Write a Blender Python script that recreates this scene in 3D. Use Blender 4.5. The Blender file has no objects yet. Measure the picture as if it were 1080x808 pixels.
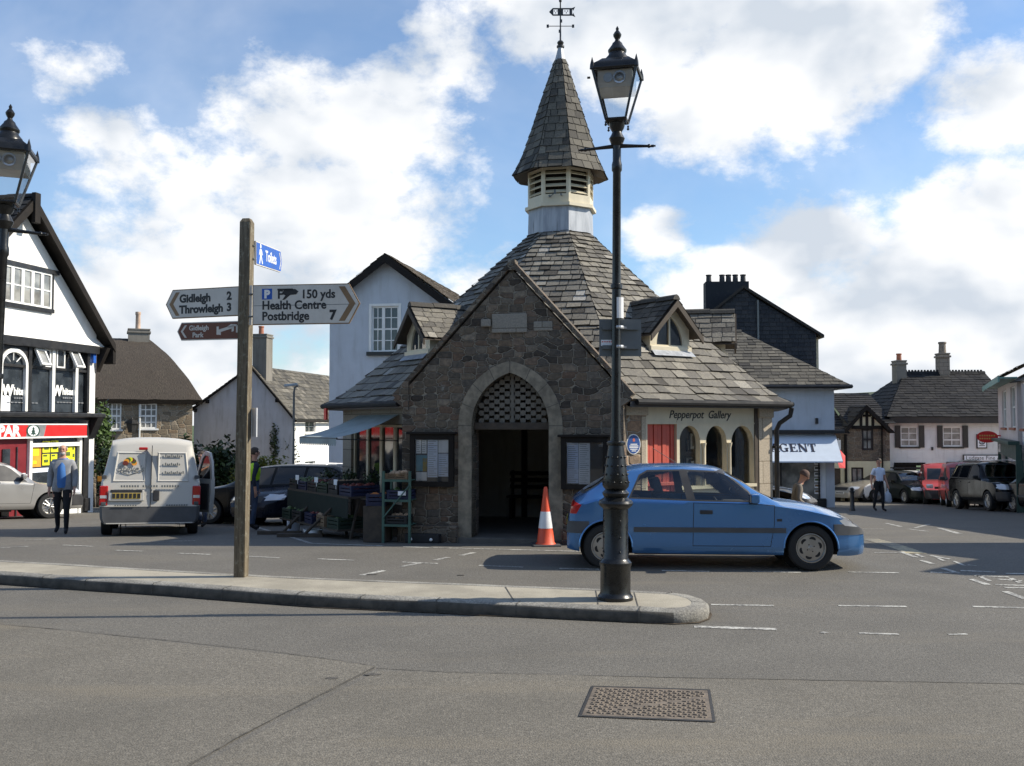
import bpy,bmesh,math,random
from math import sin,cos,tan,atan,atan2,pi,radians,sqrt,hypot
from mathutils import Vector,Matrix
from mathutils.noise import noise as pnoise
random.seed(11)
SC = bpy.context.scene
COL = SC.collection
# camera, sky, sun, exposure
CAM_H,PITCH,FPX = 1.95,atan(44/1050),1050.0
cam_data = bpy.data.cameras.new('camera')
cam_data.sensor_width,cam_data.lens = 36.0,35.0
cam_data.clip_start,cam_data.clip_end = 0.1,5000
camera = bpy.data.objects.new('camera',cam_data)
COL.objects.link(camera)
camera.location = (0,0,CAM_H)
camera.rotation_euler = (pi/2+PITCH,0,0)
SC.camera = camera
SUN_EL,SUN_AZ = radians(36),radians(3)
SUN_DIR = Vector((cos(SUN_EL)*cos(SUN_AZ),cos(SUN_EL)*sin(SUN_AZ),sin(SUN_EL)))
sun_data = bpy.data.lights.new('sun','SUN')
sun_data.energy,sun_data.angle,sun_data.color = 5.0,radians(0.5),(1.0,0.915,0.77)
sun = bpy.data.objects.new('sun',sun_data)
COL.objects.link(sun)
sun.location = SUN_DIR*60
sun.rotation_euler = (-SUN_DIR).to_track_quat('-Z','Y').to_euler()
SC.view_settings.view_transform = 'Standard'
SC.view_settings.look = 'None'
SC.view_settings.gamma = 1
SC.view_settings.use_curve_mapping = False
SC.view_settings.exposure = 0.38
def ray(px,py):
 a,b = (px-540)/FPX,(404-py)/FPX
 return Vector((a,cos(PITCH)-b*sin(PITCH),sin(PITCH)+b*cos(PITCH)))
def at(px,py,Y):
 r = ray(px,py)
 return Vector((0,0,CAM_H))+r*(Y/r.y)
def onz(px,py,z):
 r = ray(px,py)
 return Vector((0,0,CAM_H))+r*((z-CAM_H)/r.z)
def gz(y):
 """height of the ground: level near the island, then falling away down the square"""
 if y<14:return 0.0
 if y<18:return-0.055*(y-14)**2/8
 if y<42:return-0.11-0.055*(y-18)
 if y<54:return-1.43-0.055*((y-42)-(y-42)**2/24)
 return-1.76
def ong(px,py):
 z = 0.0
 for _ in range(40):
  p = onz(px,py,z)
  z = 0.5*z+0.5*gz(p.y)
 return p
def build_world():
 w = bpy.data.worlds.new('World');SC.world = w;w.use_nodes = True
 nt = w.node_tree;nt.nodes.clear()
 N = lambda t:nt.nodes.new(t)
 L = nt.links.new
 def math_(op,a,b=None,clamp=False):
  n = N('ShaderNodeMath');n.operation = op;n.use_clamp = clamp
  for i,v in enumerate((a,b)):
   if v is None:continue
   if isinstance(v,(int,float)):n.inputs[i].default_value = v
   else:L(v,n.inputs[i])
  return n.outputs[0]
 out = N('ShaderNodeOutputWorld');bg = N('ShaderNodeBackground')
 bg.inputs['Strength'].default_value = 0.085
 L(bg.outputs[0],out.inputs['Surface'])
 sky = N('ShaderNodeTexSky');sky.sky_type = 'NISHITA';sky.sun_disc = False
 sky.sun_elevation = SUN_EL;sky.sun_rotation = pi/2-SUN_AZ
 sky.air_density,sky.dust_density,sky.ozone_density = 1.0,0.6,1.5
 tc = N('ShaderNodeTexCoord')
 d = tc.outputs['Generated']
 def noise(vec,scale,detail,rough,dist=0.0):
  n = N('ShaderNodeTexNoise');n.inputs['Scale'].default_value = scale
  n.inputs['Detail'].default_value = detail;n.inputs['Roughness'].default_value = rough
  n.inputs['Distortion'].default_value = dist
  L(vec,n.inputs['Vector']);return n.outputs['Fac']
 def vadd(v,off):
  n = N('ShaderNodeVectorMath');n.operation = 'ADD';L(v,n.inputs[0]);n.inputs[1].default_value = off
  return n.outputs[0]
 def vscale(v,s):
  n = N('ShaderNodeVectorMath');n.operation = 'MULTIPLY';L(v,n.inputs[0]);n.inputs[1].default_value = s
  return n.outputs[0]
 flat = vscale(d,(1,1,1.5))
 blobs = [(300,120,120,.9),(400,130,120,.9),(250,210,150,.9),(380,230,130,.9),(160,180,90,.8),(120,140,70,.7),(75,80,60,.6),(200,310,190,1.0),(60,330,150,.9),(470,60,80,.7),(560,20,90,.7),(700,20,150,.95),(840,40,150,1.0),(740,110,100,.85),(940,60,70,.6),(1060,110,90,.95),(1040,230,110,1.0),(700,245,55,.85),(850,280,120,1.0),(960,320,150,1.05),(760,300,90,.9),(1150,330,200,1.0),(520,330,120,.8),(880,400,220,1.1),(150,420,240,1.0),(560,430,240,.9)]
 mask = None
 for px,py,r,wt in blobs:
  c = ray(px,py).normalized()
  n = N('ShaderNodeVectorMath');n.operation = 'DISTANCE'
  L(flat,n.inputs[0]);n.inputs[1].default_value = (c.x,c.y,c.z*1.5)
  m = N('ShaderNodeMapRange');m.interpolation_type = 'SMOOTHSTEP'
  L(n.outputs['Value'],m.inputs['Value'])
  m.inputs['From Min'].default_value = r*1.45/FPX;m.inputs['From Max'].default_value = r*0.15/FPX
  m.inputs['To Max'].default_value = wt
  mask = m.outputs[0]if mask is None else math_('MAXIMUM',mask,m.outputs[0])
 front = N('ShaderNodeSeparateXYZ');L(d,front.inputs[0])
 back = N('ShaderNodeMapRange');L(front.outputs['Y'],back.inputs['Value'])
 back.inputs['From Min'].default_value = 0.72;back.inputs['From Max'].default_value = 0.5;back.inputs['To Max'].default_value = 0.12
 mask = math_('MAXIMUM',mask,back.outputs[0])
 big = noise(flat,5.2,11,0.60,0.15)
 fine = noise(flat,22,12,0.68,0.1)
 dens = math_('ADD',math_('MULTIPLY',big,0.68),math_('MULTIPLY',fine,0.32))
 vo = N('ShaderNodeTexVoronoi');vo.feature = 'F1';vo.inputs['Scale'].default_value = 11;vo.inputs['Detail'].default_value = 2;vo.inputs['Roughness'].default_value = .62;vo.normalize = True
 L(flat,vo.inputs['Vector'])
 dens = math_('ADD',dens,math_('MULTIPLY',math_('SUBTRACT',0.42,vo.outputs['Distance']),0.34))
 dens = math_('ADD',dens,math_('MULTIPLY',mask,0.37))
 cov = N('ShaderNodeMapRange');cov.interpolation_type = 'SMOOTHSTEP'
 L(dens,cov.inputs['Value']);cov.inputs['From Min'].default_value = 0.615;cov.inputs['From Max'].default_value = 0.82
 sh = vadd(flat,(0.035,0.0,0.06))
 soft = noise(flat,5.2,4,0.5,0.15);big2 = noise(sh,5.2,4,0.5,0.15)
 diff = math_('ADD',math_('SUBTRACT',soft,big2),math_('MULTIPLY',math_('SUBTRACT',fine,0.5),0.16))
 lit = N('ShaderNodeMapRange');L(diff,lit.inputs['Value'])
 lit.inputs['From Min'].default_value = -0.15;lit.inputs['From Max'].default_value = 0.10
 thick = N('ShaderNodeMapRange');L(dens,thick.inputs['Value'])
 thick.inputs['From Min'].default_value = 0.8;thick.inputs['From Max'].default_value = 1.08
 thick.inputs['To Min'].default_value = 0.0;thick.inputs['To Max'].default_value = 0.3
 lv = math_('SUBTRACT',lit.outputs[0],thick.outputs[0],True)
 ramp = N('ShaderNodeValToRGB');L(lv,ramp.inputs[0])
 ramp.color_ramp.elements[0].color = (6.0,6.6,7.4,1);ramp.color_ramp.elements[1].color = (10.2,10.2,10.2,1)
 ramp.color_ramp.elements[0].position = 0.1;ramp.color_ramp.elements[1].position = 0.85
 tint = N('ShaderNodeMixRGB');tint.blend_type = 'MULTIPLY';tint.inputs[0].default_value = 1.0
 L(sky.outputs[0],tint.inputs[1]);tint.inputs[2].default_value = (1.22,1.44,1.64,1)
 veil = N('ShaderNodeMapRange');L(noise(flat,2.2,6,.6,.4),veil.inputs['Value'])
 veil.inputs['From Min'].default_value = 0.42;veil.inputs['From Max'].default_value = 0.72;veil.inputs['To Min'].default_value = 0.03;veil.inputs['To Max'].default_value = 0.30
 cv = math_('MAXIMUM',cov.outputs[0],veil.outputs[0])
 mix = N('ShaderNodeMixRGB');L(cv,mix.inputs[0]);L(tint.outputs[0],mix.inputs[1]);L(ramp.outputs[0],mix.inputs[2])
 L(mix.outputs[0],bg.inputs['Color'])
build_world()
# object helpers
def tag(o,label=None,cat=None,group=None,kind=None):
 if label:o['label'] = label
 if cat:o['category'] = cat
 if group:o['group'] = group
 if kind:o['kind'] = kind
 return o
def empty(name,loc=(0,0,0),rz=0.0,label=None,cat=None,group=None):
 o = bpy.data.objects.new(name,None);COL.objects.link(o)
 o.location = loc;o.rotation_euler = (0,0,rz);o.empty_display_size = 0.2
 return tag(o,label,cat,group)
def box_uv(me):
 uv = me.uv_layers.new(name='UVMap')
 Z = Vector((0,0,1))
 vs = me.vertices
 for p in me.polygons:
  n = p.normal
  if abs(n.z)>0.96:t = Vector((1,0,0));b = Vector((0,1,0))
  else:
   t = Z.cross(n).normalized();b = n.cross(t)
  for li in p.loop_indices:
   co = vs[me.loops[li].vertex_index].co
   uv.data[li].uv = (co.dot(t),co.dot(b))
def obj(name,bm,mat,parent=None,smooth=None,normals=False):
 me = bpy.data.meshes.new(name)
 if normals:bmesh.ops.recalc_face_normals(bm,faces=bm.faces[:])
 bm.normal_update()
 bm.to_mesh(me);bm.free()
 mats = mat if isinstance(mat,(list,tuple))else[mat]
 for m in mats:me.materials.append(m)
 box_uv(me)
 if smooth is not None:
  for p in me.polygons:p.use_smooth = True
  me.set_sharp_from_angle(angle=radians(smooth))
 o = bpy.data.objects.new(name,me);COL.objects.link(o)
 if parent:o.parent = parent
 return o
def thing(name,bm,mat,label,cat,loc=(0,0,0),rz=0,group=None,smooth=None,normals=False):
 o = obj(name,bm,mat,None,smooth,normals)
 o.location = loc;o.rotation_euler = (0,0,rz)
 return tag(o,label,cat,group)
def struct(name,bm,mat,parent=None,smooth=None):
 o = obj(name,bm,mat,parent,smooth)
 if not parent:o['kind'] = 'structure'
 return o
def copy_tree(o,parent=None):
 c = o.copy();COL.objects.link(c)
 if parent:c.parent = parent
 for ch in list(o.children):copy_tree(ch,c)
 return c
def BM():return bmesh.new()
def quad(bm,pts,mi=0):
 f = bm.faces.new([bm.verts.new(p)for p in pts]);f.material_index = mi
 return f
def box(bm,lo,hi,M=None,mi=0,bevel=0):
 x0,y0,z0 = lo;x1,y1,z1 = hi
 co = [(x0,y0,z0),(x1,y0,z0),(x1,y1,z0),(x0,y1,z0),(x0,y0,z1),(x1,y0,z1),(x1,y1,z1),(x0,y1,z1)]
 vs = [bm.verts.new((M@Vector(c))if M else c)for c in co]
 fs = []
 for q in((0,3,2,1),(4,5,6,7),(0,1,5,4),(1,2,6,5),(2,3,7,6),(3,0,4,7)):
  f = bm.faces.new([vs[i]for i in q]);f.material_index = mi;fs.append(f)
 if bevel:
  es = list({e for f in fs for e in f.edges})
  r = bmesh.ops.bevel(bm,geom=es,offset=bevel,segments=2,affect='EDGES',profile=0.6)
  for f in r['faces']:f.material_index = mi
 return vs
def cbox(bm,c,s,M=None,mi=0,bevel=0):
 return box(bm,(c[0]-s[0]/2,c[1]-s[1]/2,c[2]-s[2]/2),(c[0]+s[0]/2,c[1]+s[1]/2,c[2]+s[2]/2),M,mi,bevel)
def tube(bm,pts,r,n=8,mi=0,cap=True):
 """swept tube through points; r a number or one per point"""
 pts = [Vector(p)for p in pts]
 rs = r if isinstance(r,(list,tuple))else[r]*len(pts)
 rings = []
 prev = None
 for i,p in enumerate(pts):
  d = (pts[min(i+1,len(pts)-1)]-pts[max(i-1,0)]).normalized()
  if prev is None:
   a = Vector((0,0,1))if abs(d.z)<0.9 else Vector((1,0,0))
   u = d.cross(a).normalized()
  else:
   u = (prev-d*prev.dot(d)).normalized()
  prev = u
  v = d.cross(u)
  rings.append([bm.verts.new(p+(u*cos(2*pi*k/n)+v*sin(2*pi*k/n))*rs[i])for k in range(n)])
 for a,b in zip(rings,rings[1:]):
  for k in range(n):
   f = bm.faces.new((a[k],a[(k+1)%n],b[(k+1)%n],b[k]));f.material_index = mi
 if cap:
  f = bm.faces.new(list(reversed(rings[0])));f.material_index = mi
  f = bm.faces.new(rings[-1]);f.material_index = mi
def lathe(bm,prof,n=24,M=None,mi=0,phase=0.0):
 """prof: (r, z) from bottom to top; closed at the ends"""
 rings = []
 for r,z in prof:
  ring = []
  for k in range(n):
   a = 2*pi*k/n+phase
   p = Vector((r*cos(a),r*sin(a),z))
   ring.append(bm.verts.new(M@p if M else p))
  rings.append(ring)
 for a,b in zip(rings,rings[1:]):
  for k in range(n):
   f = bm.faces.new((a[k],a[(k+1)%n],b[(k+1)%n],b[k]));f.material_index = mi
 if prof[0][0]>1e-4:
  f = bm.faces.new(list(reversed(rings[0])));f.material_index = mi
 if prof[-1][0]>1e-4:
  f = bm.faces.new(rings[-1]);f.material_index = mi
 if prof[0][0]<=1e-4 or prof[-1][0]<=1e-4:
  bmesh.ops.remove_doubles(bm,verts=[v for ring in(rings[0],rings[-1])for v in ring],dist=1e-5)
def prism(bm,poly,d0,d1,M,mi=0):
 """poly of (u, v); extruded along w from d0 to d1; M maps (u, w, v) to space"""
 a = [bm.verts.new(M@Vector((u,d0,v)))for u,v in poly]
 b = [bm.verts.new(M@Vector((u,d1,v)))for u,v in poly]
 n = len(poly)
 for f in(bm.faces.new(a),bm.faces.new(list(reversed(b)))):f.material_index = mi
 for i in range(n):
  f = bm.faces.new((a[i],b[i],b[(i+1)%n],a[(i+1)%n]));f.material_index = mi
def loft_ring(bm,la,lb,d,M,mi=0):
 """band between two open 2-D paths la and lb (same length), as a solid of thickness d[0]..d[1]"""
 def V(p,w):return bm.verts.new(M@Vector((p[0],w,p[1])))
 A0 = [V(p,d[0])for p in la];B0 = [V(p,d[0])for p in lb]
 A1 = [V(p,d[1])for p in la];B1 = [V(p,d[1])for p in lb]
 for i in range(len(la)-1):
  for q in((A0[i],A0[i+1],B0[i+1],B0[i]),(B1[i],B1[i+1],A1[i+1],A1[i]),(A0[i+1],A0[i],A1[i],A1[i+1]),(B0[i],B0[i+1],B1[i+1],B1[i])):
   f = bm.faces.new(q);f.material_index = mi
 for i in(0,-1):
  f = bm.faces.new((A0[i],B0[i],B1[i],A1[i]));f.material_index = mi
I4 = Matrix.Identity(4)
def text_mesh(body,size,mat,parent,M,depth=0.004,shear=0.0,name='lettering',align='LEFT',bold=0.0,space=1.0,xs=1.0):
 cu = bpy.data.curves.new('t','FONT');cu.body = body;cu.size = size;cu.extrude = depth
 cu.shear = shear;cu.align_x = align;cu.offset = bold;cu.space_character = space;cu.resolution_u = 3
 to = bpy.data.objects.new('t',cu);COL.objects.link(to)
 bpy.context.view_layer.update()
 me = bpy.data.meshes.new_from_object(to.evaluated_get(bpy.context.evaluated_depsgraph_get()))
 bpy.data.objects.remove(to);bpy.data.curves.remove(cu)
 S = Matrix(((xs,0,0,0),(0,0,-1,0),(0,1,0,0),(0,0,0,1)))
 me.transform(M@S)
 me.name = name
 me.materials.clear();me.materials.append(mat)
 o = bpy.data.objects.new(name,me);COL.objects.link(o)
 if parent:o.parent = parent
 return o
# materials
class NT:
 def __init__(s,name):
  s.m = bpy.data.materials.new(name);s.m.use_nodes = True
  s.t = s.m.node_tree;s.b = s.t.nodes['Principled BSDF'];s.L = s.t.links.new
  s.tc = s.t.nodes.new('ShaderNodeTexCoord')
 def n(s,t,**kw):
  x = s.t.nodes.new('ShaderNode'+t)
  for k,v in kw.items():setattr(x,k,v)
  return x
 def set(s,sock,v):
  if isinstance(v,bpy.types.NodeSocket):s.L(v,sock)
  else:sock.default_value = v
 def noise(s,vec,scale,detail=4,rough=.55,dist=0):
  x = s.n('TexNoise');s.L(vec,x.inputs['Vector'])
  for k,v in(('Scale',scale),('Detail',detail),('Roughness',rough),('Distortion',dist)):x.inputs[k].default_value = v
  return x.outputs['Fac']
 def math(s,op,a,b=0.0,clamp=False):
  x = s.n('Math',operation=op,use_clamp=clamp);s.set(x.inputs[0],a);s.set(x.inputs[1],b);return x.outputs[0]
 def map(s,v,a,b,c=0.0,d=1.0,smooth=True):
  x = s.n('MapRange');x.interpolation_type = 'SMOOTHSTEP' if smooth else 'LINEAR'
  s.set(x.inputs['Value'],v)
  for k,q in(('From Min',a),('From Max',b),('To Min',c),('To Max',d)):x.inputs[k].default_value = q
  return x.outputs[0]
 def mix(s,fac,a,b,mode='MIX'):
  x = s.n('MixRGB',blend_type=mode)
  s.set(x.inputs[0],fac)
  for i,v in((1,a),(2,b)):
   s.set(x.inputs[i],(*v,1)if isinstance(v,tuple)and len(v)==3 else v)
  return x.outputs[0]
 def ramp(s,v,stops):
  x = s.n('ValToRGB');s.L(v,x.inputs[0]);e = x.color_ramp.elements
  while len(e)<len(stops):e.new(0.5)
  for q,(p,c)in zip(e,stops):q.position = p;q.color = (*c,1)
  return x.outputs[0]
 def mapping(s,vec,scale=(1,1,1),rot=(0,0,0)):
  x = s.n('Mapping');s.L(vec,x.inputs[0]);x.inputs['Scale'].default_value = scale;x.inputs['Rotation'].default_value = rot
  return x.outputs[0]
 def bump(s,h,dist=.01,strength=.6,prev=None):
  x = s.n('Bump');s.L(h,x.inputs['Height']);x.inputs['Distance'].default_value = dist;x.inputs['Strength'].default_value = strength
  if prev:s.L(prev,x.inputs['Normal'])
  return x.outputs[0]
 def fin(s,col=None,rough=.7,normal=None,metal=0,coat=0,spec=None):
  if col is not None:s.set(s.b.inputs['Base Color'],(*col,1)if isinstance(col,tuple)else col)
  s.set(s.b.inputs['Roughness'],rough)
  s.b.inputs['Metallic'].default_value = metal
  s.b.inputs['Coat Weight'].default_value = coat
  s.b.inputs['Coat Roughness'].default_value = .06
  if spec is not None:s.b.inputs['Specular IOR Level'].default_value = spec
  if normal:s.L(normal,s.b.inputs['Normal'])
  return s.m
def paint(name,c,rough=.5,metal=0,coat=0,var=.12,scale=4,bump=0.0,dirt=0.0,dirtc=(.12,.1,.07),spec=None):
 t = NT(name);o = t.tc.outputs['Object']
 a = t.noise(o,scale,5,.6)
 col = t.mix(t.map(a,.3,.7),tuple(x*(1-var)for x in c),tuple(min(1,x*(1+var))for x in c))
 if dirt:
  b = t.noise(t.mapping(o,(1,1,.35)),2.3,7,.65)
  col = t.mix(t.math('MULTIPLY',t.map(b,.48,.75),dirt),col,dirtc)
 nm = t.bump(t.noise(o,60,3),.003,bump)if bump else None
 return t.fin(col,t.map(a,.3,.7,max(0.03,rough-.06),min(1,rough+.06)),nm,metal,coat,spec)
def render_wall(name,c,dirt=.25,brick=False):
 """lime-washed or rendered masonry: uneven, faintly streaked"""
 t = NT(name);o = t.tc.outputs['Object'];u = t.tc.outputs['UV']
 a = t.noise(o,1.1,6,.6);b = t.noise(t.mapping(u,(2.5,.35,1)),1.6,6,.65)
 col = t.mix(t.map(a,.35,.7),tuple(x*.9 for x in c),c)
 col = t.mix(t.math('MULTIPLY',t.map(b,.46,.74),dirt*1.5,True),col,(c[0]*.45,c[1]*.43,c[2]*.38))
 h = t.noise(o,9,6,.7)
 if brick:
  br = t.n('TexBrick');t.L(u,br.inputs[0]);br.inputs['Scale'].default_value = 1
  br.inputs['Brick Width'].default_value = .45;br.inputs['Row Height'].default_value = .22;br.inputs['Mortar Size'].default_value = .012
  h = t.math('ADD',h,t.math('MULTIPLY',br.outputs['Fac'],-.6))
 return t.fin(col,.85,t.bump(h,.015,.5))
def stone_wall(name,cols,mortar,scale=(2.6,4.2),bumpd=.03,lichen=.0,msize=.045):
 """roughly coursed rubble: every stone its own tone, pale pointing between"""
 t = NT(name);u = t.tc.outputs['UV']
 warp = t.n('TexNoise');t.L(u,warp.inputs[0]);warp.inputs['Scale'].default_value = 1.7;warp.inputs['Detail'].default_value = 3
 wv = t.n('VectorMath',operation='SCALE');t.L(warp.outputs['Color'],wv.inputs[0]);wv.inputs['Scale'].default_value = .10
 ad = t.n('VectorMath',operation='ADD');t.L(u,ad.inputs[0]);t.L(wv.outputs[0],ad.inputs[1])
 mv = t.mapping(ad.outputs[0],(scale[0],scale[1],1))
 v1 = t.n('TexVoronoi',voronoi_dimensions='2D',feature='F1',distance='CHEBYCHEV');t.L(mv,v1 .inputs['Vector']);v1 .inputs['Scale'].default_value = 1
 v1 .inputs['Randomness'].default_value = .66
 v2 = t.n('TexVoronoi',voronoi_dimensions='2D',feature='F2',distance='CHEBYCHEV');t.L(mv,v2 .inputs['Vector']);v2 .inputs['Scale'].default_value = 1
 v2 .inputs['Randomness'].default_value = .66
 edge = t.math('SUBTRACT',v2 .outputs['Distance'],v1 .outputs['Distance'])
 sep = t.n('SeparateColor');t.L(v1 .outputs['Color'],sep.inputs[0])
 k = len(cols)
 base = t.ramp(sep.outputs[0],[((i+.5)/k,c)for i,c in enumerate(cols)])
 g = t.noise(u,14,6,.7);g2 = t.noise(u,55,3,.6)
 base = t.mix(t.map(g,.3,.7),t.mix(1.0,base,(.62,.62,.64),'MULTIPLY'),t.mix(1.0,base,(1.25,1.2,1.15),'MULTIPLY'))
 if lichen:
  l = t.noise(u,3.3,7,.72)
  base = t.mix(t.math('MULTIPLY',t.map(l,.6,.7),lichen),base,(.42,.42,.38))
 mm = t.map(t.math('ADD',edge,t.math('MULTIPLY',t.math('SUBTRACT',g,.5),.12)),msize*.5,msize*1.8,1,0)
 col = t.mix(mm,base,mortar)
 h = t.math('ADD',t.math('MULTIPLY',t.map(edge,0,.2),.8),t.math('MULTIPLY',g,.5))
 h = t.math('ADD',h,t.math('MULTIPLY',g2,.15))
 return t.fin(col,.9,t.bump(h,bumpd,.8))
def ashlar(name,c,c2,w=.55,h=.33,lichen=.3):
 t = NT(name);u = t.tc.outputs['UV']
 br = t.n('TexBrick');t.L(u,br.inputs[0]);br.inputs['Scale'].default_value = 1
 br.inputs['Brick Width'].default_value = w;br.inputs['Row Height'].default_value = h;br.inputs['Mortar Size'].default_value = .008
 br.inputs['Color1'].default_value = (*c,1);br.inputs['Color2'].default_value = (*c2,1);br.inputs['Mortar'].default_value = (c[0]*.55,c[1]*.53,c[2]*.5,1)
 g = t.noise(u,35,5,.7);l = t.noise(u,4,7,.7)
 col = t.mix(t.map(g,.35,.65),t.mix(1.0,br.outputs['Color'],(.8,.8,.8),'MULTIPLY'),t.mix(1.0,br.outputs['Color'],(1.12,1.1,1.08),'MULTIPLY'))
 col = t.mix(t.math('MULTIPLY',t.map(l,.52,.7),lichen),col,(.1,.095,.085))
 hh = t.math('SUBTRACT',t.math('MULTIPLY',g,.4),br.outputs['Fac'])
 return t.fin(col,.88,t.bump(hh,.012,.7))
def slate_mat(name,stops,lichen=.35,lc=(.34,.31,.22)):
 """one tone per slate (corner attribute), mottled and lichened"""
 t = NT(name);o = t.tc.outputs['Object']
 at_ = t.n('Attribute');at_.attribute_name = 'tone'
 base = t.ramp(at_.outputs['Fac'],stops)
 g = t.noise(o,26,6,.7);l = t.noise(o,7,7,.75);l2 = t.noise(o,1.2,4,.6)
 col = t.mix(t.map(g,.3,.7),t.mix(1.0,base,(.7,.7,.7),'MULTIPLY'),t.mix(1.0,base,(1.22,1.2,1.16),'MULTIPLY'))
 ll = t.math('MULTIPLY',t.map(l,.54,.68),t.map(l2,.35,.65,.25,1))
 col = t.mix(t.math('MULTIPLY',ll,lichen),col,lc)
 return t.fin(col,t.map(g,.3,.7,.6,.85),t.bump(g,.01,.8),spec=.2)
def asphalt_mat(name,c,grain=1.0,patch=.25,warm=(1.0,.95,.86)):
 t = NT(name);o = t.tc.outputs['Object']
 v = t.n('TexVoronoi',feature='F1');t.L(o,v.inputs['Vector']);v.inputs['Scale'].default_value = 75
 sp = t.n('SeparateColor');t.L(v.outputs['Color'],sp.inputs[0])
 g = t.noise(o,38,5,.7);b = t.noise(o,.55,6,.62);s = t.noise(t.mapping(o,(.25,1.4,1)),.9,6,.65);m = t.noise(o,5,6,.7)
 base = t.ramp(sp.outputs[0],[(0,tuple(x*.68 for x in c)),(.45,c),(.8,tuple(x*1.2 for x in c)),(1,tuple(min(1,x*1.6)for x in c))])
 base = t.mix(1-.75*grain if grain<1 else .2,base,c)
 col = t.mix(t.map(g,.3,.7),t.mix(1.0,base,(.76,.76,.76),'MULTIPLY'),t.mix(1.0,base,(1.22,1.22,1.22),'MULTIPLY'))
 col = t.mix(t.math('MULTIPLY',t.map(b,.38,.68),patch),col,tuple(x*.62 for x in c))
 col = t.mix(t.math('MULTIPLY',t.map(s,.5,.72),patch*1.2),col,tuple(x*y*1.25 for x,y in zip(c,warm)))
 col = t.mix(t.math('MULTIPLY',t.map(m,.63,.74),.35),col,tuple(x*.55 for x in c))
 h = t.math('ADD',t.math('MULTIPLY',v.outputs['Distance'],-.8),t.math('MULTIPLY',g,.6))
 return t.fin(col,.82,t.bump(h,.008,.7*grain),spec=.35)
def glass_thin(name,tint=(.75,.8,.8),rough=.01,dark=.0):
 """a single sheet of glass: see-through, mirror-like at a slant"""
 t = NT(name);nt = t.t;nt.nodes.remove(t.b)
 tr = t.n('BsdfTransparent');tr.inputs[0].default_value = (*tint,1)
 gl = t.n('BsdfGlossy');gl.inputs['Roughness'].default_value = rough;gl.inputs['Color'].default_value = (1,1,1,1)
 fr = t.n('Fresnel');fr.inputs['IOR'].default_value = 1.55
 f2 = t.math('MULTIPLY',fr.outputs[0],1.5,True)
 mx = t.n('MixShader');t.L(f2,mx.inputs[0]);t.L(tr.outputs[0],mx.inputs[1]);t.L(gl.outputs[0],mx.inputs[2])
 out = next(n for n in nt.nodes if n.type=='OUTPUT_MATERIAL');t.L(mx.outputs[0],out.inputs[0])
 return t.m
def glass_dark(name,c=(.02,.024,.028),rough=.04):
 """window glass with an unlit room behind it"""
 t = NT(name);o = t.tc.outputs['Object']
 w = t.noise(o,2.2,3,.5)
 return t.fin(t.mix(t.map(w,.35,.65),c,tuple(x*2.2 for x in c)),rough,t.bump(w,.004,.3),spec=.8)
def leaf_mat(name,c,c2):
 t = NT(name);o = t.tc.outputs['Object']
 at_ = t.n('Attribute');at_.attribute_name = 'tone'
 col = t.mix(at_.outputs['Fac'],c,c2)
 return t.fin(col,.55)
M = {}
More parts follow.
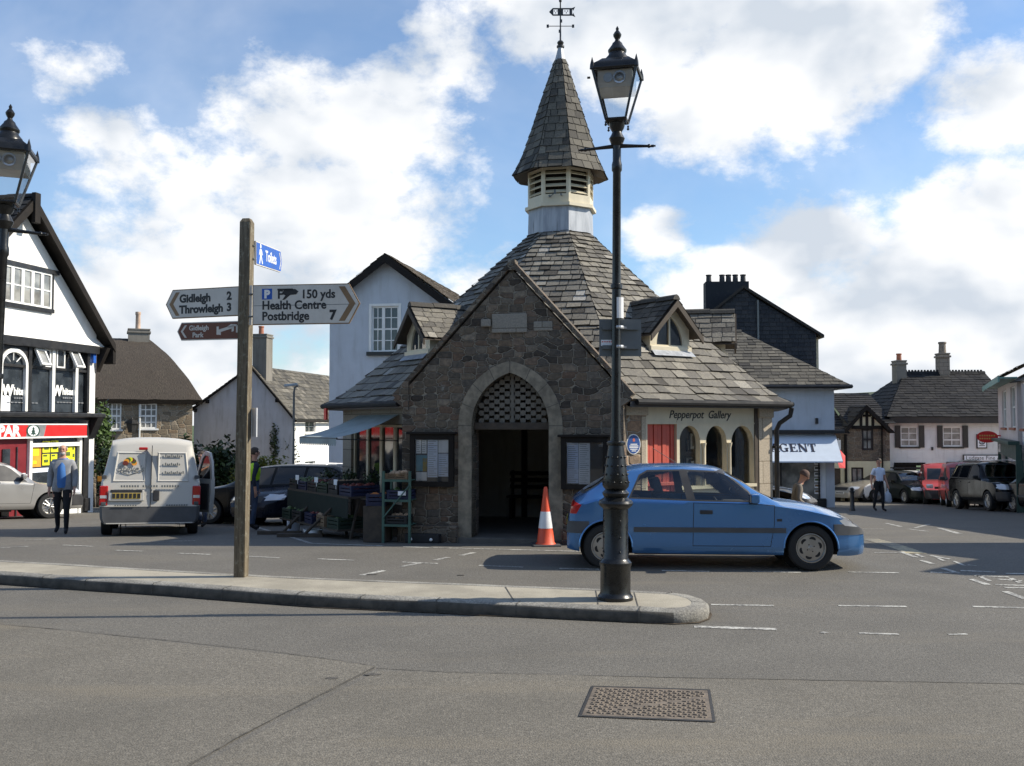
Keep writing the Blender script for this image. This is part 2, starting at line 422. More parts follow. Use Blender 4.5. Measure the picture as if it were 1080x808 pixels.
def mats():
 M['asphalt'] = asphalt_mat('asphalt',(.134,.125,.108),.8,.4)
 M['asphalt_old'] = asphalt_mat('asphalt_worn',(.152,.139,.115),.9,.5)
 M['asphalt_new'] = asphalt_mat('asphalt_dark',(.115,.112,.106),1.0,.2)
 M['seam'] = paint('bitumen_seam',(.085,.078,.066),.85,var=.35,scale=14)
 t = NT('worn_road_paint');o = t.tc.outputs['Object']
 g = t.noise(o,22,7,.75);b = t.noise(o,2.5,3)
 fac = t.map(t.math('ADD',t.math('MULTIPLY',g,.75),t.math('MULTIPLY',b,.35)),.46,.62)
 M['road_paint'] = t.fin(t.mix(fac,(.55,.54,.49),(.16,.155,.145)),.75)
 t = NT('worn_yellow_paint');o = t.tc.outputs['Object']
 g = t.noise(o,12,7,.75);b = t.noise(o,1.2,3)
 fac = t.map(t.math('ADD',t.math('MULTIPLY',g,.75),t.math('MULTIPLY',b,.35)),.42,.62)
 M['road_yellow'] = t.fin(t.mix(fac,(.46,.40,.24),(.16,.15,.13)),.75)
 t = NT('island_concrete');o = t.tc.outputs['Object']
 a = t.noise(o,1.4,7,.65);g = t.noise(o,70,4,.7);s = t.noise(o,7,6,.7)
 c = t.mix(t.map(a,.35,.68),(.27,.245,.195),(.38,.345,.275))
 c = t.mix(t.map(g,.35,.65),t.mix(1.0,c,(.85,.85,.85),'MULTIPLY'),t.mix(1.0,c,(1.12,1.12,1.1),'MULTIPLY'))
 c = t.mix(t.math('MULTIPLY',t.map(s,.58,.72),.4),c,(.16,.15,.12))
 M['concrete'] = t.fin(c,.9,t.bump(g,.004,.5))
 t = NT('kerb_granite');o = t.tc.outputs['Object']
 a = t.noise(o,2,7,.65);g = t.noise(o,45,5,.75);l = t.noise(o,9,7,.75)
 c = t.mix(t.map(a,.35,.68),(.2,.19,.17),(.34,.325,.29))
 c = t.mix(t.map(g,.35,.65),t.mix(1.0,c,(.6,.6,.6),'MULTIPLY'),t.mix(1.0,c,(1.25,1.25,1.22),'MULTIPLY'))
 c = t.mix(t.math('MULTIPLY',t.map(l,.62,.7),.6),c,(.5,.49,.45))
 M['kerb'] = t.fin(c,.85,t.bump(t.math('ADD',g,t.math('MULTIPLY',l,.8)),.012,.8))
 M['stain'] = asphalt_mat('oil_stained_asphalt',(.085,.079,.07),.8,.3)
 M['kerb_face'] = paint('grimy_shaded_granite',(.085,.078,.066),.9,var=.35,scale=7,bump=.9,dirt=.5,dirtc=(.03,.027,.022))  # grime plus the shade of the near kerb face put into the colour
 M['pave'] = ashlar('paving_slabs',(.27,.255,.225),(.31,.295,.26),.6,.45,.3)
 M['rubble'] = stone_wall('granite_rubble',[(.055,.044,.034),(.15,.12,.085),(.095,.08,.063),(.165,.12,.08),(.078,.068,.057),(.22,.185,.14),(.145,.093,.062),(.12,.098,.075)],(.25,.218,.168),(4.6,8.6),.035,.45,.04)
 M['rubble_warm'] = stone_wall('warm_rubble',[(.3,.2,.13),(.22,.17,.12),(.36,.26,.18),(.26,.22,.17),(.18,.13,.09)],(.36,.32,.26),(3.2,5.2),.03,.1)
 M['cottage_stone'] = stone_wall('cottage_stone',[(.2,.16,.11),(.27,.22,.15),(.23,.17,.11),(.3,.26,.2),(.17,.14,.1)],(.3,.27,.21),(2.4,4.2),.03,.05)
 M['brown_stone'] = stone_wall('brown_stone',[(.15,.115,.085),(.2,.155,.11),(.12,.1,.08),(.23,.19,.14)],(.22,.19,.15),(2.8,5.0),.03,.05)
 M['dressed'] = ashlar('dressed_granite',(.235,.215,.18),(.29,.265,.225),.9,.36,.25)
 M['dressed_warm'] = ashlar('dressed_granite_pier',(.40,.34,.26),(.46,.40,.31),.62,.42,.25)
 M['slate'] = slate_mat('stone_slate',[(0,(.045,.04,.034)),(.25,(.118,.111,.10)),(.5,(.172,.161,.140)),(.75,(.225,.209,.177)),(.9,(.285,.268,.232)),(1,(.37,.357,.328))],.5)
 M['slate_grey'] = slate_mat('grey_slate',[(0,(.036,.034,.032)),(.3,(.08,.075,.066)),(.7,(.13,.12,.10)),(1,(.19,.175,.148))],.3,(.25,.24,.18))
 M['slate_dark'] = slate_mat('dark_slate',[(0,(.012,.013,.015)),(.5,(.021,.021,.023)),(1,(.036,.035,.034))],.12,(.12,.11,.07))
 M['slate_brown'] = slate_mat('brown_slate',[(0,(.08,.07,.06)),(.5,(.15,.125,.1)),(1,(.2,.17,.135))],.3,(.25,.22,.16))
 M['slate_hung'] = slate_mat('hung_slate',[(0,(.022,.026,.034)),(.5,(.034,.038,.046)),(1,(.05,.052,.058))],.05)
 t = NT('lead_sheet');o = t.tc.outputs['Object']
 a = t.noise(t.mapping(o,(3,3,.5)),3,6,.6);b = t.noise(t.mapping(o,(9,9,.4)),2,3)
 c = t.mix(t.map(a,.35,.7),(.27,.29,.32),(.40,.42,.45));c = t.mix(t.math('MULTIPLY',t.map(b,.64,.72),.7),c,(.06,.06,.06))
 M['lead'] = t.fin(c,.55,None,.25)
 M['cream'] = paint('cream_paint',(.62,.55,.40),.5,var=.05,dirt=.25,dirtc=(.3,.26,.18))
 M['cream_wall'] = render_wall('cream_render',(.68,.61,.42),.25)
 M['white'] = render_wall('white_render',(.82,.81,.78),.12)
 M['white_brick'] = render_wall('whitewashed_stone',(.76,.76,.74),.2,True)
 M['bluewhite'] = render_wall('pale_shaded_render',(.55,.6,.66),.2)  # bluish tint carries the shade on the white house's gable
 M['grey_and_shade_render'] = render_wall('grey_and_shade_render',(.50,.52,.55),.3)  # on the cottage gable this grey stands in for shade on white
 M['white_paint'] = paint('white_gloss_paint',(.8,.8,.77),.35,var=.04)
 M['black_paint'] = paint('black_gloss_paint',(.02,.02,.021),.35,var=.2,scale=9,dirt=.2)
 M['black_wood'] = paint('black_stained_timber',(.016,.013,.011),.7,var=.3,bump=.4,spec=.2)
 M['iron'] = paint('painted_cast_iron',(.0075,.008,.008),.3,var=.4,scale=12,dirt=.12,dirtc=(.06,.055,.045),bump=.25)
 M['grey_metal'] = paint('galvanised_grey',(.135,.15,.155),.55,.3,var=.1)
 M['silver_metal'] = paint('dull_silver',(.5,.5,.5),.4,.8,var=.1)
 M['red_door'] = paint('red_boarded_door',(.50,.085,.055),.55,var=.1,dirt=.2,dirtc=(.3,.08,.06))
 M['timber'] = paint('weathered_dark_timber',(.06,.045,.032),.75,var=.3,scale=8,bump=.5)
 M['post_wood'] = None
 t = NT('weathered_post');o = t.tc.outputs['Object']
 g = t.noise(t.mapping(o,(14,14,.9)),3,7,.7);l = t.noise(t.mapping(o,(1,1,.7)),16,7,.75)
 c = t.mix(t.map(g,.35,.7),(.08,.063,.04),(.185,.15,.098));c = t.mix(t.math('MULTIPLY',t.map(l,.52,.66),.55),c,(.30,.29,.22))
 M['post_wood'] = t.fin(c,.85,t.bump(g,.006,.7))
 M['sign_white'] = paint('sign_white',(.60,.58,.53),.55,var=.06,dirt=.4,dirtc=(.36,.33,.28))
 M['sign_black'] = paint('sign_black',(.02,.02,.02),.5)
 M['sign_brown_edge'] = paint('sign_bronze',(.22,.14,.07),.5)
 M['sign_brown'] = paint('sign_brown',(.14,.045,.022),.5)
 M['sign_blue'] = paint('sign_blue',(.02,.10,.42),.4)
 M['plaque_blue'] = paint('plaque_blue',(.02,.07,.25),.4)
 M['paper'] = paint('paper',(.84,.86,.88),.8,var=.05)
 M['paper_blue'] = paint('pale_blue_paper',(.70,.77,.90),.8,var=.05)
 M['paper_yellow'] = paint('yellow_paper',(.72,.5,.05),.8)
 M['paper_teal'] = paint('teal_paper',(.13,.32,.4),.8)
 M['glass'] = glass_dark('dark_window_glass')
 M['glass_pale'] = glass_dark('curtained_window_glass',(.15,.15,.14))
 M['shop_glass'] = paint('shop_glass',(.015,.017,.02),.03)
 M['gutter'] = paint('matt_black_iron',(.016,.016,.017),.85)
 M['lattice'] = paint('grey_lattice_timber',(.15,.135,.11),.8,var=.25)
 M['arch_stone'] = paint('granite_arch_stone',(.235,.20,.148),.9,var=.3,scale=7,bump=.9,dirt=.7,dirtc=(.10,.085,.062))
 M['dark_red'] = paint('shaded_red_panel',(.16,.012,.018),.5)  # red darkened for the shade inside the shop entrance
 M['glass_clear'] = glass_thin('clear_glass',(.96,.97,.97))
 M['glass_car'] = glass_thin('car_glass',(.86,.9,.88))
 M['glass_tint'] = glass_thin('tinted_car_glass',(.16,.18,.18))
 M['rubber'] = paint('black_rubber',(.014,.014,.014),.8,var=.2)
 M['plastic'] = paint('black_plastic',(.03,.03,.032),.55,var=.15)
 M['plastic_grey'] = paint('grey_plastic',(.07,.072,.076),.6,var=.15)
 M['interior'] = paint('car_interior',(.06,.061,.064),.85,var=.2)
 M['alloy'] = paint('alloy_wheel',(.42,.41,.39),.35,.85,var=.1)
 M['chrome'] = paint('chrome',(.75,.75,.75),.12,1.0,var=.02)
 t = NT('headlamp_glass');M['headlight'] = t.fin((.62,.64,.66),.08,None,.35,.6)
 t = NT('red_lamp');M['tail'] = t.fin((.42,.012,.012),.12,None,0,.5)
 t = NT('amber_lamp');M['amber'] = t.fin((.8,.25,.02),.12,None,0,.5)
 M['plate_white'] = paint('plate_white',(.7,.7,.68),.5)
 M['plate_yellow'] = paint('plate_yellow',(.46,.32,.06),.6)
 M['cone_orange'] = paint('orange_plastic',(.72,.085,.03),.5,var=.08,dirt=.2)
 M['cone_faded'] = paint('faded_orange_plastic',(.55,.2,.1),.6,var=.1,dirt=.3)
 M['cone_white'] = paint('reflective_white',(.74,.74,.74),.4,var=.06,dirt=.2)
 M['red_sign'] = paint('red_sign',(.62,.02,.02),.4,var=.05)
 M['green_paint'] = paint('dark_green_paint',(.03,.07,.055),.5)
 M['green_rack'] = paint('green_rack_paint',(.05,.11,.085),.55,var=.2)
 M['thatch'] = None
 t = NT('old_thatch');o = t.tc.outputs['UV']
 g = t.noise(t.mapping(o,(14,1.6,1)),3,6,.7);b = t.noise(o,1.1,5,.6)
 c = t.mix(t.map(g,.32,.7),(.03,.024,.02),(.085,.068,.052));c = t.mix(t.math('MULTIPLY',t.map(b,.5,.7),.5),c,(.06,.052,.038))
 M['thatch'] = t.fin(c,.95,t.bump(g,.05,.9))
 M['awning'] = paint('blue_grey_canvas',(.27,.325,.335),.8,var=.1,dirt=.3)
 M['awning_white'] = paint('pale_blue_canvas',(.60,.68,.78),.75,var=.04)
 M['red_canvas'] = paint('red_canvas',(.6,.03,.04),.7)
 M['white_canvas'] = paint('white_canvas',(.8,.8,.8),.7)
 M['hill'] = paint('wooded_hill',(.035,.05,.02),.9,var=.5,scale=.06)
 M['grass'] = paint('grass',(.06,.1,.025),.9,var=.3,scale=.3)
 M['leaf_dark'] = leaf_mat('dark_leaves',(.012,.024,.008),(.05,.085,.02))
 M['leaf_mid'] = leaf_mat('green_leaves',(.025,.05,.012),(.09,.15,.03))
 M['leaf_yellow'] = leaf_mat('golden_leaves',(.05,.07,.01),(.17,.19,.03))
 M['bark'] = paint('bark',(.05,.04,.03),.9,var=.3,bump=.6)
 M['brick_chimney'] = ashlar('chimney_stone',(.24,.2,.16),(.28,.235,.19),.4,.2,.4)
 M['chimney_render'] = render_wall('chimney_render',(.2,.185,.16),.4)
 M['terracotta'] = paint('terracotta',(.34,.13,.075),.8,var=.2)
 M['dark_pot'] = paint('dark_pot',(.035,.036,.04),.8,var=.2)
 M['bright_pot'] = paint('ringed_pot',(.5,.36,.27),.8,var=.2)
 M['skin'] = paint('skin',(.5,.27,.19),.55,var=.06)
 M['cloth_black'] = paint('black_cloth',(.014,.014,.016),.9,var=.2)
 M['cloth_grey'] = paint('grey_jacket_cloth',(.27,.28,.30),.9,var=.12,scale=9)
 M['cloth_blue'] = paint('blue_shirt_cloth',(.05,.16,.42),.85,var=.12)
 M['cloth_white'] = paint('shaded_white_shirt_cloth',(.70,.76,.88),.85,var=.05)  # white shirt, its bluish shade put into the colour
 M['cloth_hivis'] = paint('hivis_yellow',(.42,.72,.02),.7,var=.08)
 M['cloth_navy'] = paint('navy_cloth',(.018,.025,.045),.9,var=.15)
 M['cloth_jeans'] = paint('blue_jeans',(.05,.075,.13),.9,var=.15)
 M['cloth_coat'] = paint('grey_brown_coat',(.17,.15,.125),.9,var=.12)
 M['cloth_hat'] = paint('brown_knit',(.13,.085,.07),.95,var=.2,scale=20)
 M['hair_grey'] = paint('grey_hair',(.42,.4,.38),.8,var=.15)
 M['hair_dark'] = paint('dark_hair',(.05,.035,.025),.7,var=.2)
 M['bag'] = paint('thin_plastic_bag',(.5,.55,.62),.4)
 M['crate_blue'] = paint('blue_crate',(.012,.016,.05),.6)
 M['crate_green'] = paint('green_crate',(.014,.03,.018),.6)
 M['crate_black'] = paint('black_crate',(.015,.015,.016),.6)
 M['card'] = paint('cardboard',(.20,.135,.08),.9,var=.12)
 M['orange_veg'] = paint('carrots',(.6,.2,.04),.6,var=.2,scale=20)
 M['potato'] = paint('potatoes',(.4,.27,.17),.8,var=.2,scale=20)
 M['apple_red'] = paint('red_apples',(.16,.03,.02),.5,var=.4,scale=20)
 M['apple_green'] = paint('green_veg',(.07,.11,.03),.5,var=.4,scale=20)
 M['poster_yellow'] = paint('yellow_poster',(.72,.7,.02),.6,var=.08)
 M['poster_orange'] = paint('orange_poster',(.8,.32,.03),.6,var=.12)
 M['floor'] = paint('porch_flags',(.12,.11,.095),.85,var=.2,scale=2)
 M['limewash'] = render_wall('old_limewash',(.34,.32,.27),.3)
mats()
def car_paint(name,c,metal=.35,rough=.3,coat=.7,film=1.0):
 t = NT(name);o = t.tc.outputs['Object']
 d = t.noise(o,1.6,4,.6)
 sep = t.n('SeparateXYZ');t.L(o,sep.inputs[0])
 low = t.map(sep.outputs['Z'],.12,.6,.12*film,.02*film)
 col = t.mix(t.math('MULTIPLY',t.map(d,.3,.8),low),c,(.20,.18,.15))
 return t.fin(col,t.map(d,.3,.7,rough-.05,rough+.08),None,metal,coat,.14 if coat<.2 else .22 if coat<.5 else None)
# ground, roads, island, markings
def ground():
 ys = [-40,-10,0,6,10,12,14,15,16,17,18,22,30,36,42,44,46,48,50,52,54,62,72]
 xs = [-70,-30,-16,-8,0,8,16,30,70]
 bm = BM()
 V = [[bm.verts.new((x,y,gz(y)))for x in xs]for y in ys]
 for a,b in zip(V,V[1:]):
  for i in range(len(xs)-1):bm.faces.new((a[i],a[i+1],b[i+1],b[i]))
 struct('road',bm,M['asphalt'],smooth=60)
 bm = BM()
 R = 4000
 for q in(((-R,72),(R,72),(R,R),(-R,R)),((-R,-R),(R,-R),(R,-40),(-R,-40)),((-R,-40),(-70,-40),(-70,72),(-R,72)),((70,-40),(R,-40),(R,72),(70,72))):
  quad(bm,[(x,y,-1.9 if y>71 else gz(y)-.6)for x,y in q])
 struct('ground',bm,M['grass'])
 bm = BM();n = 26;rows = []
 for j,(dy,hz)in enumerate(((0,0),(40,.55),(90,1.0),(160,.8),(260,.2))):
  rows.append([bm.verts.new((20+14*i,230+dy,-2+hz*(15+3*pnoise((i*.35,j*1.3,2))+2.0*pnoise((i*1.1,j,5)))))for i in range(n)])
 for a,b in zip(rows,rows[1:]):
  for i in range(n-1):bm.faces.new((a[i],a[i+1],b[i+1],b[i]))
 struct('hill',bm,M['hill'],smooth=80)
def sheet(name,pts,mat,lift,kind='structure',sub=0):
 """a thin sheet lying on the ground (level part of the square)"""
 bm = BM();bm.faces.new([bm.verts.new((p.x,p.y,gz(p.y)+lift))for p in pts])
 o = struct(name,bm,mat)
 return o
def strip_between(name,a,b,w,mat,lift):
 """straight painted line; follows the fall of the ground"""
 a,b = Vector((a.x,a.y)),Vector((b.x,b.y));d = b-a;L = d.length;d.normalize();n = Vector((-d.y,d.x))*w/2
 k = max(1,int(L/.7));bm = BM();prev = None
 for i in range(k+1):
  c = a+d*L*i/k
  cur = [bm.verts.new((q.x,q.y,gz(q.y)+lift))for q in(c+n,c-n)]
  if prev:bm.faces.new((prev[0],prev[1],cur[1],cur[0]))
  prev = cur
 bm.normal_update()
 for f in bm.faces:
  if f.normal.z<0:f.normal_flip()
 return struct(name,bm,mat)
def G(px,py):return ong(px,py)
ground()
sheet('road_patch',[G(-260,900),G(60,900),G(200,806),G(300,752),G(396,703),G(330,694),G(180,678),G(40,662),G(-300,640)],M['asphalt_old'],.004)
sheet('road_patch',[G(400,708),G(560,712),G(760,716),G(1080,721),G(1400,727),G(1600,1000),G(90,1000),G(206,810),G(306,756)],M['asphalt_old'],.004)
for pts in([(398,705),(470,709),(560,711.5),(700,715),(860,718),(1080,722),(1300,727)],[(396,704),(352,727),(300,753),(250,779),(200,808),(150,845)],[(0,659),(90,667),(200,678),(300,689),(396,703)]):
 bm = BM();prev = None
 dense = []
 for(x0,y0),(x1,y1)in zip(pts,pts[1:]):
  for i in range(10):dense.append((x0+(x1-x0)*i/10,y0+(y1-y0)*i/10))
 for i,(x,y)in enumerate(dense):
  p = G(x,y);q = G(*dense[min(i+1,len(dense)-1)]);r_ = G(*dense[max(i-1,0)])
  t = (q-r_);t.z = 0;t.normalize();nn = Vector((-t.y,t.x,0))*(.003+.006*abs(pnoise((x*.07,y*.1,0))+.4))
  off = Vector((0,.012*pnoise((x*.11,3,0)),0))
  cur = [bm.verts.new((p+off+s*nn)+Vector((0,0,.0075)))for s in(1,-1)]
  if prev:bm.faces.new((prev[0],prev[1],cur[1],cur[0]))
  prev = cur
 struct('road_seam',bm,M['seam'])
for px,py,a,b,sd in((392,606,.07,.035,1),(350,716,.05,.02,2),(393,712,.07,.02,3),(486,607,.05,.02,4)):
 c = G(px,py);bm = BM()
 bm.faces.new([bm.verts.new((c.x+a*cos(t*pi/11)*(1+.35*pnoise((t*.9,sd,0))),c.y+b*1.6*sin(t*pi/11)*(1+.35*pnoise((t*.9,sd,5))),.0062))for t in range(22)])
 struct('road_stain',bm,M['stain'])
W = .10
for a,b,c,d in((66,575,98,576.5),(122,580.6,151,581.6),(187,583.7,222,585),(262,587,295,588.6),(335,589.6,374,591.2),(424,593,462,594.6),(505,596.5,552,598.4),(590,599.8,632,600.6),(698,602,748,603),(793,603,845,604),(895,603.6,948,604.4),(981,603.8,1012,604.6),(1060,605,1120,606),(750,638,816,639),(884,639,956,640),(1026,640,1090,641.6),(1150,642,1220,643)):
 strip_between('road_marking',G(a,b),G(c,d),.07,M['road_paint'],.004)
for a,b,c,d,w in((732,661.2,819,664,.10),(866,667,872,668,.08),(906,668,948,669.3,.06),(1000,669.5,1020,669,.05)):
 strip_between('road_marking',G(a,b),G(c,d),w,M['road_paint'],.004)
for a,b,c,d,w in((381,607,405,602,.09),(423,598,443,594,.09),(459,591,473,588,.09),(486,586,500,583,.09),(425,577,620,582,.09),(620,582,735,584.5,.08),(272,556.5,328,573.4,.09),(328,573.4,404,576,.08),(0,578,30,576.4,.09),(26,570,60,568.6,.09),(160,571.5,206,570.5,.08),(910,558,932,558,.1),(935,552,950,555.6,.1),(958,558,978,560.6,.1),(965,557,980,553,.08),(990,557,1012,563,.12),(922,583,950,583.4,.06),(950,582,966,588,.08),(966,584.5,974,588,.06),(982,586.2,1002,590,.08),(971,591,984,595,.08),(994,599.5,1010,604.5,.09),(1013,602,1050,603.6,.09),(1027,607.5,1064,608.8,.08),(1030,606.5,1044,613,.06),(1024,611,1042,617,.09),(1052,611,1078,613,.07),(1066,610,1076,615,.06),(1050,617,1090,618,.07),(1060,620,1100,620.4,.09),(1060,624,1082,632,.09),(1006,592,1018,597,.05),(988,588,996,592,.05),(1020,596,1030,597,.05)):
 strip_between('road_marking',G(a,b),G(c,d),w,M['road_paint'],.004)
strip_between('road_marking',G(917,568.5),G(967,584),.30,M['road_yellow'],.004)
ZK = .13
def KZ(px,py):p = onz(px,py,ZK);return Vector((p.x,p.y))
near = [KZ(*q)for q in((0,605),(90,611),(185,617),(260,622.5),(340,628),(420,631.5),(500,635),(590,639.3),(674,643))]
tail = [KZ(*q)for q in((710,644.2),(735,643),(746.5,639.5),(748,635),(742,630.5),(728,626.6))]
far = [KZ(*q)for q in((709,624),(628,620),(500,615),(340,609),(244,604.3),(122,597),(0,590))]
d0 = (near[0]-near[2]).normalized();near = [near[0]+d0*9,near[0]+d0*4]+near
d1 = (far[-1]-far[-3]).normalized();far = far+[far[-1]+d1*4,far[-1]+d1*9]
outline = near+tail+far
def offset_poly(P,d):
 out = [];n = len(P)
 for i in range(n):
  a,b,c = P[i-1],P[i],P[(i+1)%n]
  e1 = (b-a).normalized();e2 = (c-b).normalized()
  n1 = Vector((-e1 .y,e1 .x));n2 = Vector((-e2 .y,e2 .x));m = (n1+n2).normalized()
  out.append(b+m*d/max(.5,m.dot(n1)))
 return out
def dens(P,step):
 out = []
 for a,b in zip(P,P[1:]+P[:1]):
  k = max(1,int((b-a).length/step));out+=[a+(b-a)*i/k for i in range(k)]
 return out
ol = dens(outline,.3)
bm = BM()
prof = [(0.012,-.02),(-.004,.03),(0.0,.085),(.012,.112),(.035,.126),(.17,.131),(.172,.05)]
rings = []
for off,z in prof:
 rings.append([bm.verts.new((p.x+.010*pnoise((p.x*3,p.y*3,z*9)),p.y+.012*pnoise((p.x*3.1,p.y*3,7+z*9)),z+(.007*pnoise((p.x*2.2,p.y*2,3))if .02<z else 0)))for p in offset_poly(ol,off)])
n = len(ol)
for a,b in zip(rings,rings[1:]):
 for i in range(n):
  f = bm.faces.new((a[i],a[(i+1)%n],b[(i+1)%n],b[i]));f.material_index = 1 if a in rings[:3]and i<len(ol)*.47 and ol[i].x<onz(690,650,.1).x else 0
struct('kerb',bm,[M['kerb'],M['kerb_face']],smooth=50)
acc = 0;nxt = .4;ofs = {o_:offset_poly(ol,o_)for o_ in(-.012,-.008,.006,.03,.168,-.055)}
cnt = int(len(ol)*.5)
for i in range(cnt):
 d = (ol[(i+1)%n]-ol[i]).length;acc+=d
 if acc<nxt:continue
 nxt+=.92*random.uniform(.85,1.15)
 t_ = (ol[(i+1)%n]-ol[i]).normalized()*.006;bm = BM();prev = None
 for o_,z in((-.012,.0),(-.008,.085),(.006,.118),(.03,.134),(.168,.137)):
  p = ofs[o_][i];cur = [bm.verts.new((p.x-t_.x,p.y-t_.y,z)),bm.verts.new((p.x+t_.x,p.y+t_.y,z))]
  if prev:bm.faces.new((prev[0],prev[1],cur[1],cur[0]))
  prev = cur
 struct('kerb_joint',bm,M['seam'])
bm = BM();prev = None
for i in range(cnt):
 p = ol[i];q = ofs[-.055][i];f = .45+.9*abs(pnoise((p.x*2.3,p.y*2,1)))+.3*pnoise((p.x*9,1,1));e = p+(q-p)*f
 cur = [bm.verts.new((ofs[.03][i].x,ofs[.03][i].y,.0085)),bm.verts.new((e.x,e.y,.0085))]
 if prev:bm.faces.new((prev[0],prev[1],cur[1],cur[0]))
 prev = cur
struct('gutter_dirt',bm,paint('gutter_silt',(.07,.052,.033),.95,var=.4,scale=18))
bm = BM();bm.faces.new([bm.verts.new((p.x,p.y,.128))for p in offset_poly(ol,.168)])
bmesh.ops.triangulate(bm,faces=bm.faces[:])
struct('pavement',bm,M['concrete'])
for u,in((628,),(664,),(690,),(714,),(590,),(530,),(460,),(390,),(300,),(120,),(40,)):
 py0 = 645;a = KZ(u-8,606+(u-300)*.05 if u>300 else 603-(300-u)*.045)
 a = min(ol,key=lambda p:(p-KZ(u,618 if u>400 else 604)).length)
 b = min(ol[:int(len(near)*8)],key=lambda p:abs(p.x-a.x)+(0 if p.y<a.y-.2 else 9))
 if(a-b).length<.3 or(a-b).length>2.4:continue
 m = (b-a).normalized();a2 = a+m*.18;b2 = b-m*.18;nn = Vector((-m.y,m.x))*.005
 if u not in(628,690,530):continue
 bm = BM();quad(bm,[(q.x,q.y,.1325)for q in(a2-nn,b2-nn,b2+nn,a2+nn)])
 bm.normal_update()
 for f in bm.faces:
  if f.normal.z<0:f.normal_flip()
 struct('pavement_joint',bm,M['seam'])
# slates
def slate_rows(bm,Lp,Rp,course,width,lift=.02,jit=1.5,lay=None,overlap=1.28,rows_to=1.0):
 """real slates laid course by course between two edge polylines (bottom to top, same number of points)"""
 lay = lay or bm.loops.layers.float_color.get('tone')or bm.loops.layers.float_color.new('tone')
 Lp = [Vector(p)for p in Lp];Rp = [Vector(p)for p in Rp]
 mids = [(a+b)/2 for a,b in zip(Lp,Rp)]
 cum = [0]
 for a,b in zip(mids,mids[1:]):cum.append(cum[-1]+(b-a).length)
 T = cum[-1]
 def ev(P,v):
  v = min(max(v,0),T)
  for i in range(len(cum)-1):
   if v<=cum[i+1]+1e-9:
    f = (v-cum[i])/max(1e-9,cum[i+1]-cum[i]);return P[i].lerp(P[i+1],f)
  return P[-1].copy()
 def paintf(f,tone):
  for l in f.loops:l[lay] = (tone,tone,tone,1)
 for i in range(len(Lp)-1):
  if(Lp[i+1]-Rp[i+1]).length<1e-4:vs = (Lp[i],Rp[i],Rp[i+1])
  else:vs = (Lp[i],Rp[i],Rp[i+1],Lp[i+1])
  f = bm.faces.new([bm.verts.new(p)for p in vs]);paintf(f,.05)
 v = 0.0;k = 0
 while v<T*rows_to-1e-4:
  c = course(v/T)if callable(course)else course
  v1 = min(T,v+c*overlap)
  L0,R0,L1,R1 = ev(Lp,v),ev(Rp,v),ev(Lp,v1),ev(Rp,v1)
  e = (R0-L0)
  if e.length<.03:v+=c;continue
  e.normalize();up = ((L1+R1)/2-(L0+R0)/2);up = (up-e*up.dot(e)).normalized();n = e.cross(up)
  l0,r0,l1,r1 = 0.0,(R0-L0).dot(e),(L1-L0).dot(e),(R1-L0).dot(e)
  h0 = 0.0;h1 = (v1-v)
  w0 = width(v/T)if callable(width)else width
  x = min(l0,l1)-random.random()*w0
  end = max(r0,r1)
  while x<end:
   w = w0*random.uniform(.72,1.3)
   a,b = x+.007,x+w-.007
   x+=w
   a0,b0 = max(a,l0),min(b,r0);a1,b1 = max(a,l1),min(b,r1)
   if b0-a0<.01:continue
   if b1-a1<.01:
    m = min(max((a0+b0)/2,l1),r1);a1 = b1 = m
   dz = random.uniform(-.006,.010)*jit;th = lift*random.uniform(1.0,2.1);dn = random.uniform(0,.006)*jit
   sk = random.uniform(-.006,.006)*jit
   def pt(s,h,up_):return L0+e*s+up*h+n*up_
   p0 = pt(a0,h0-dz+sk,th+.004);p1 = pt(b0,h0-dz-sk,th+.004);p2 = pt(b1,h1,.003+dn);p3 = pt(a1,h1,.003+dn)
   q0 = p0-n*th;q1 = p1-n*th
   tone = min(1,max(.1,random.gauss(.5,.21)))
   V = [bm.verts.new(p)for p in(p0,p1,p2,p3)]
   if b1-a1<.001:f = bm.faces.new(V[:3])
   else:f = bm.faces.new(V)
   paintf(f,tone)
   f = bm.faces.new([bm.verts.new(p)for p in(q0,q1,p1,p0)]);paintf(f,.02)  # lower edge coloured near black as the shadow line under each slate
  v+=c;k+=1
def tile_ridge(bm,a,b,r=.1,step=.4,tone=.3):
 lay = bm.loops.layers.float_color.get('tone')or bm.loops.layers.float_color.new('tone')
 a,b = Vector(a),Vector(b);L = (b-a).length;d = (b-a)/L;s = d.cross(Vector((0,0,1))).normalized();k = max(1,int(L/step))
 n0 = len(bm.faces)
 bm.faces.ensure_lookup_table()
 before = set(bm.faces)
 for i in range(k):
  p,q = a+d*(L*i/k),a+d*(L*(i+1)/k-.01)
  pts = [(-r,-r*.75),(-r*.6,.0),(0,r*.35),(r*.6,0),(r,-r*.75)]
  A = [bm.verts.new(p+s*x+Vector((0,0,z+.012*(i%2))))for x,z in pts];B = [bm.verts.new(q+s*x+Vector((0,0,z+.012*(i%2))))for x,z in pts]
  for j in range(4):bm.faces.new((A[j],B[j],B[j+1],A[j+1]))
  bm.faces.new(A);bm.faces.new(B[::-1])
 for f in bm.faces:
  if f not in before:
   t = random.uniform(.7,1.3)*tone
   for l in f.loops:l[lay] = (t,t,t,1)
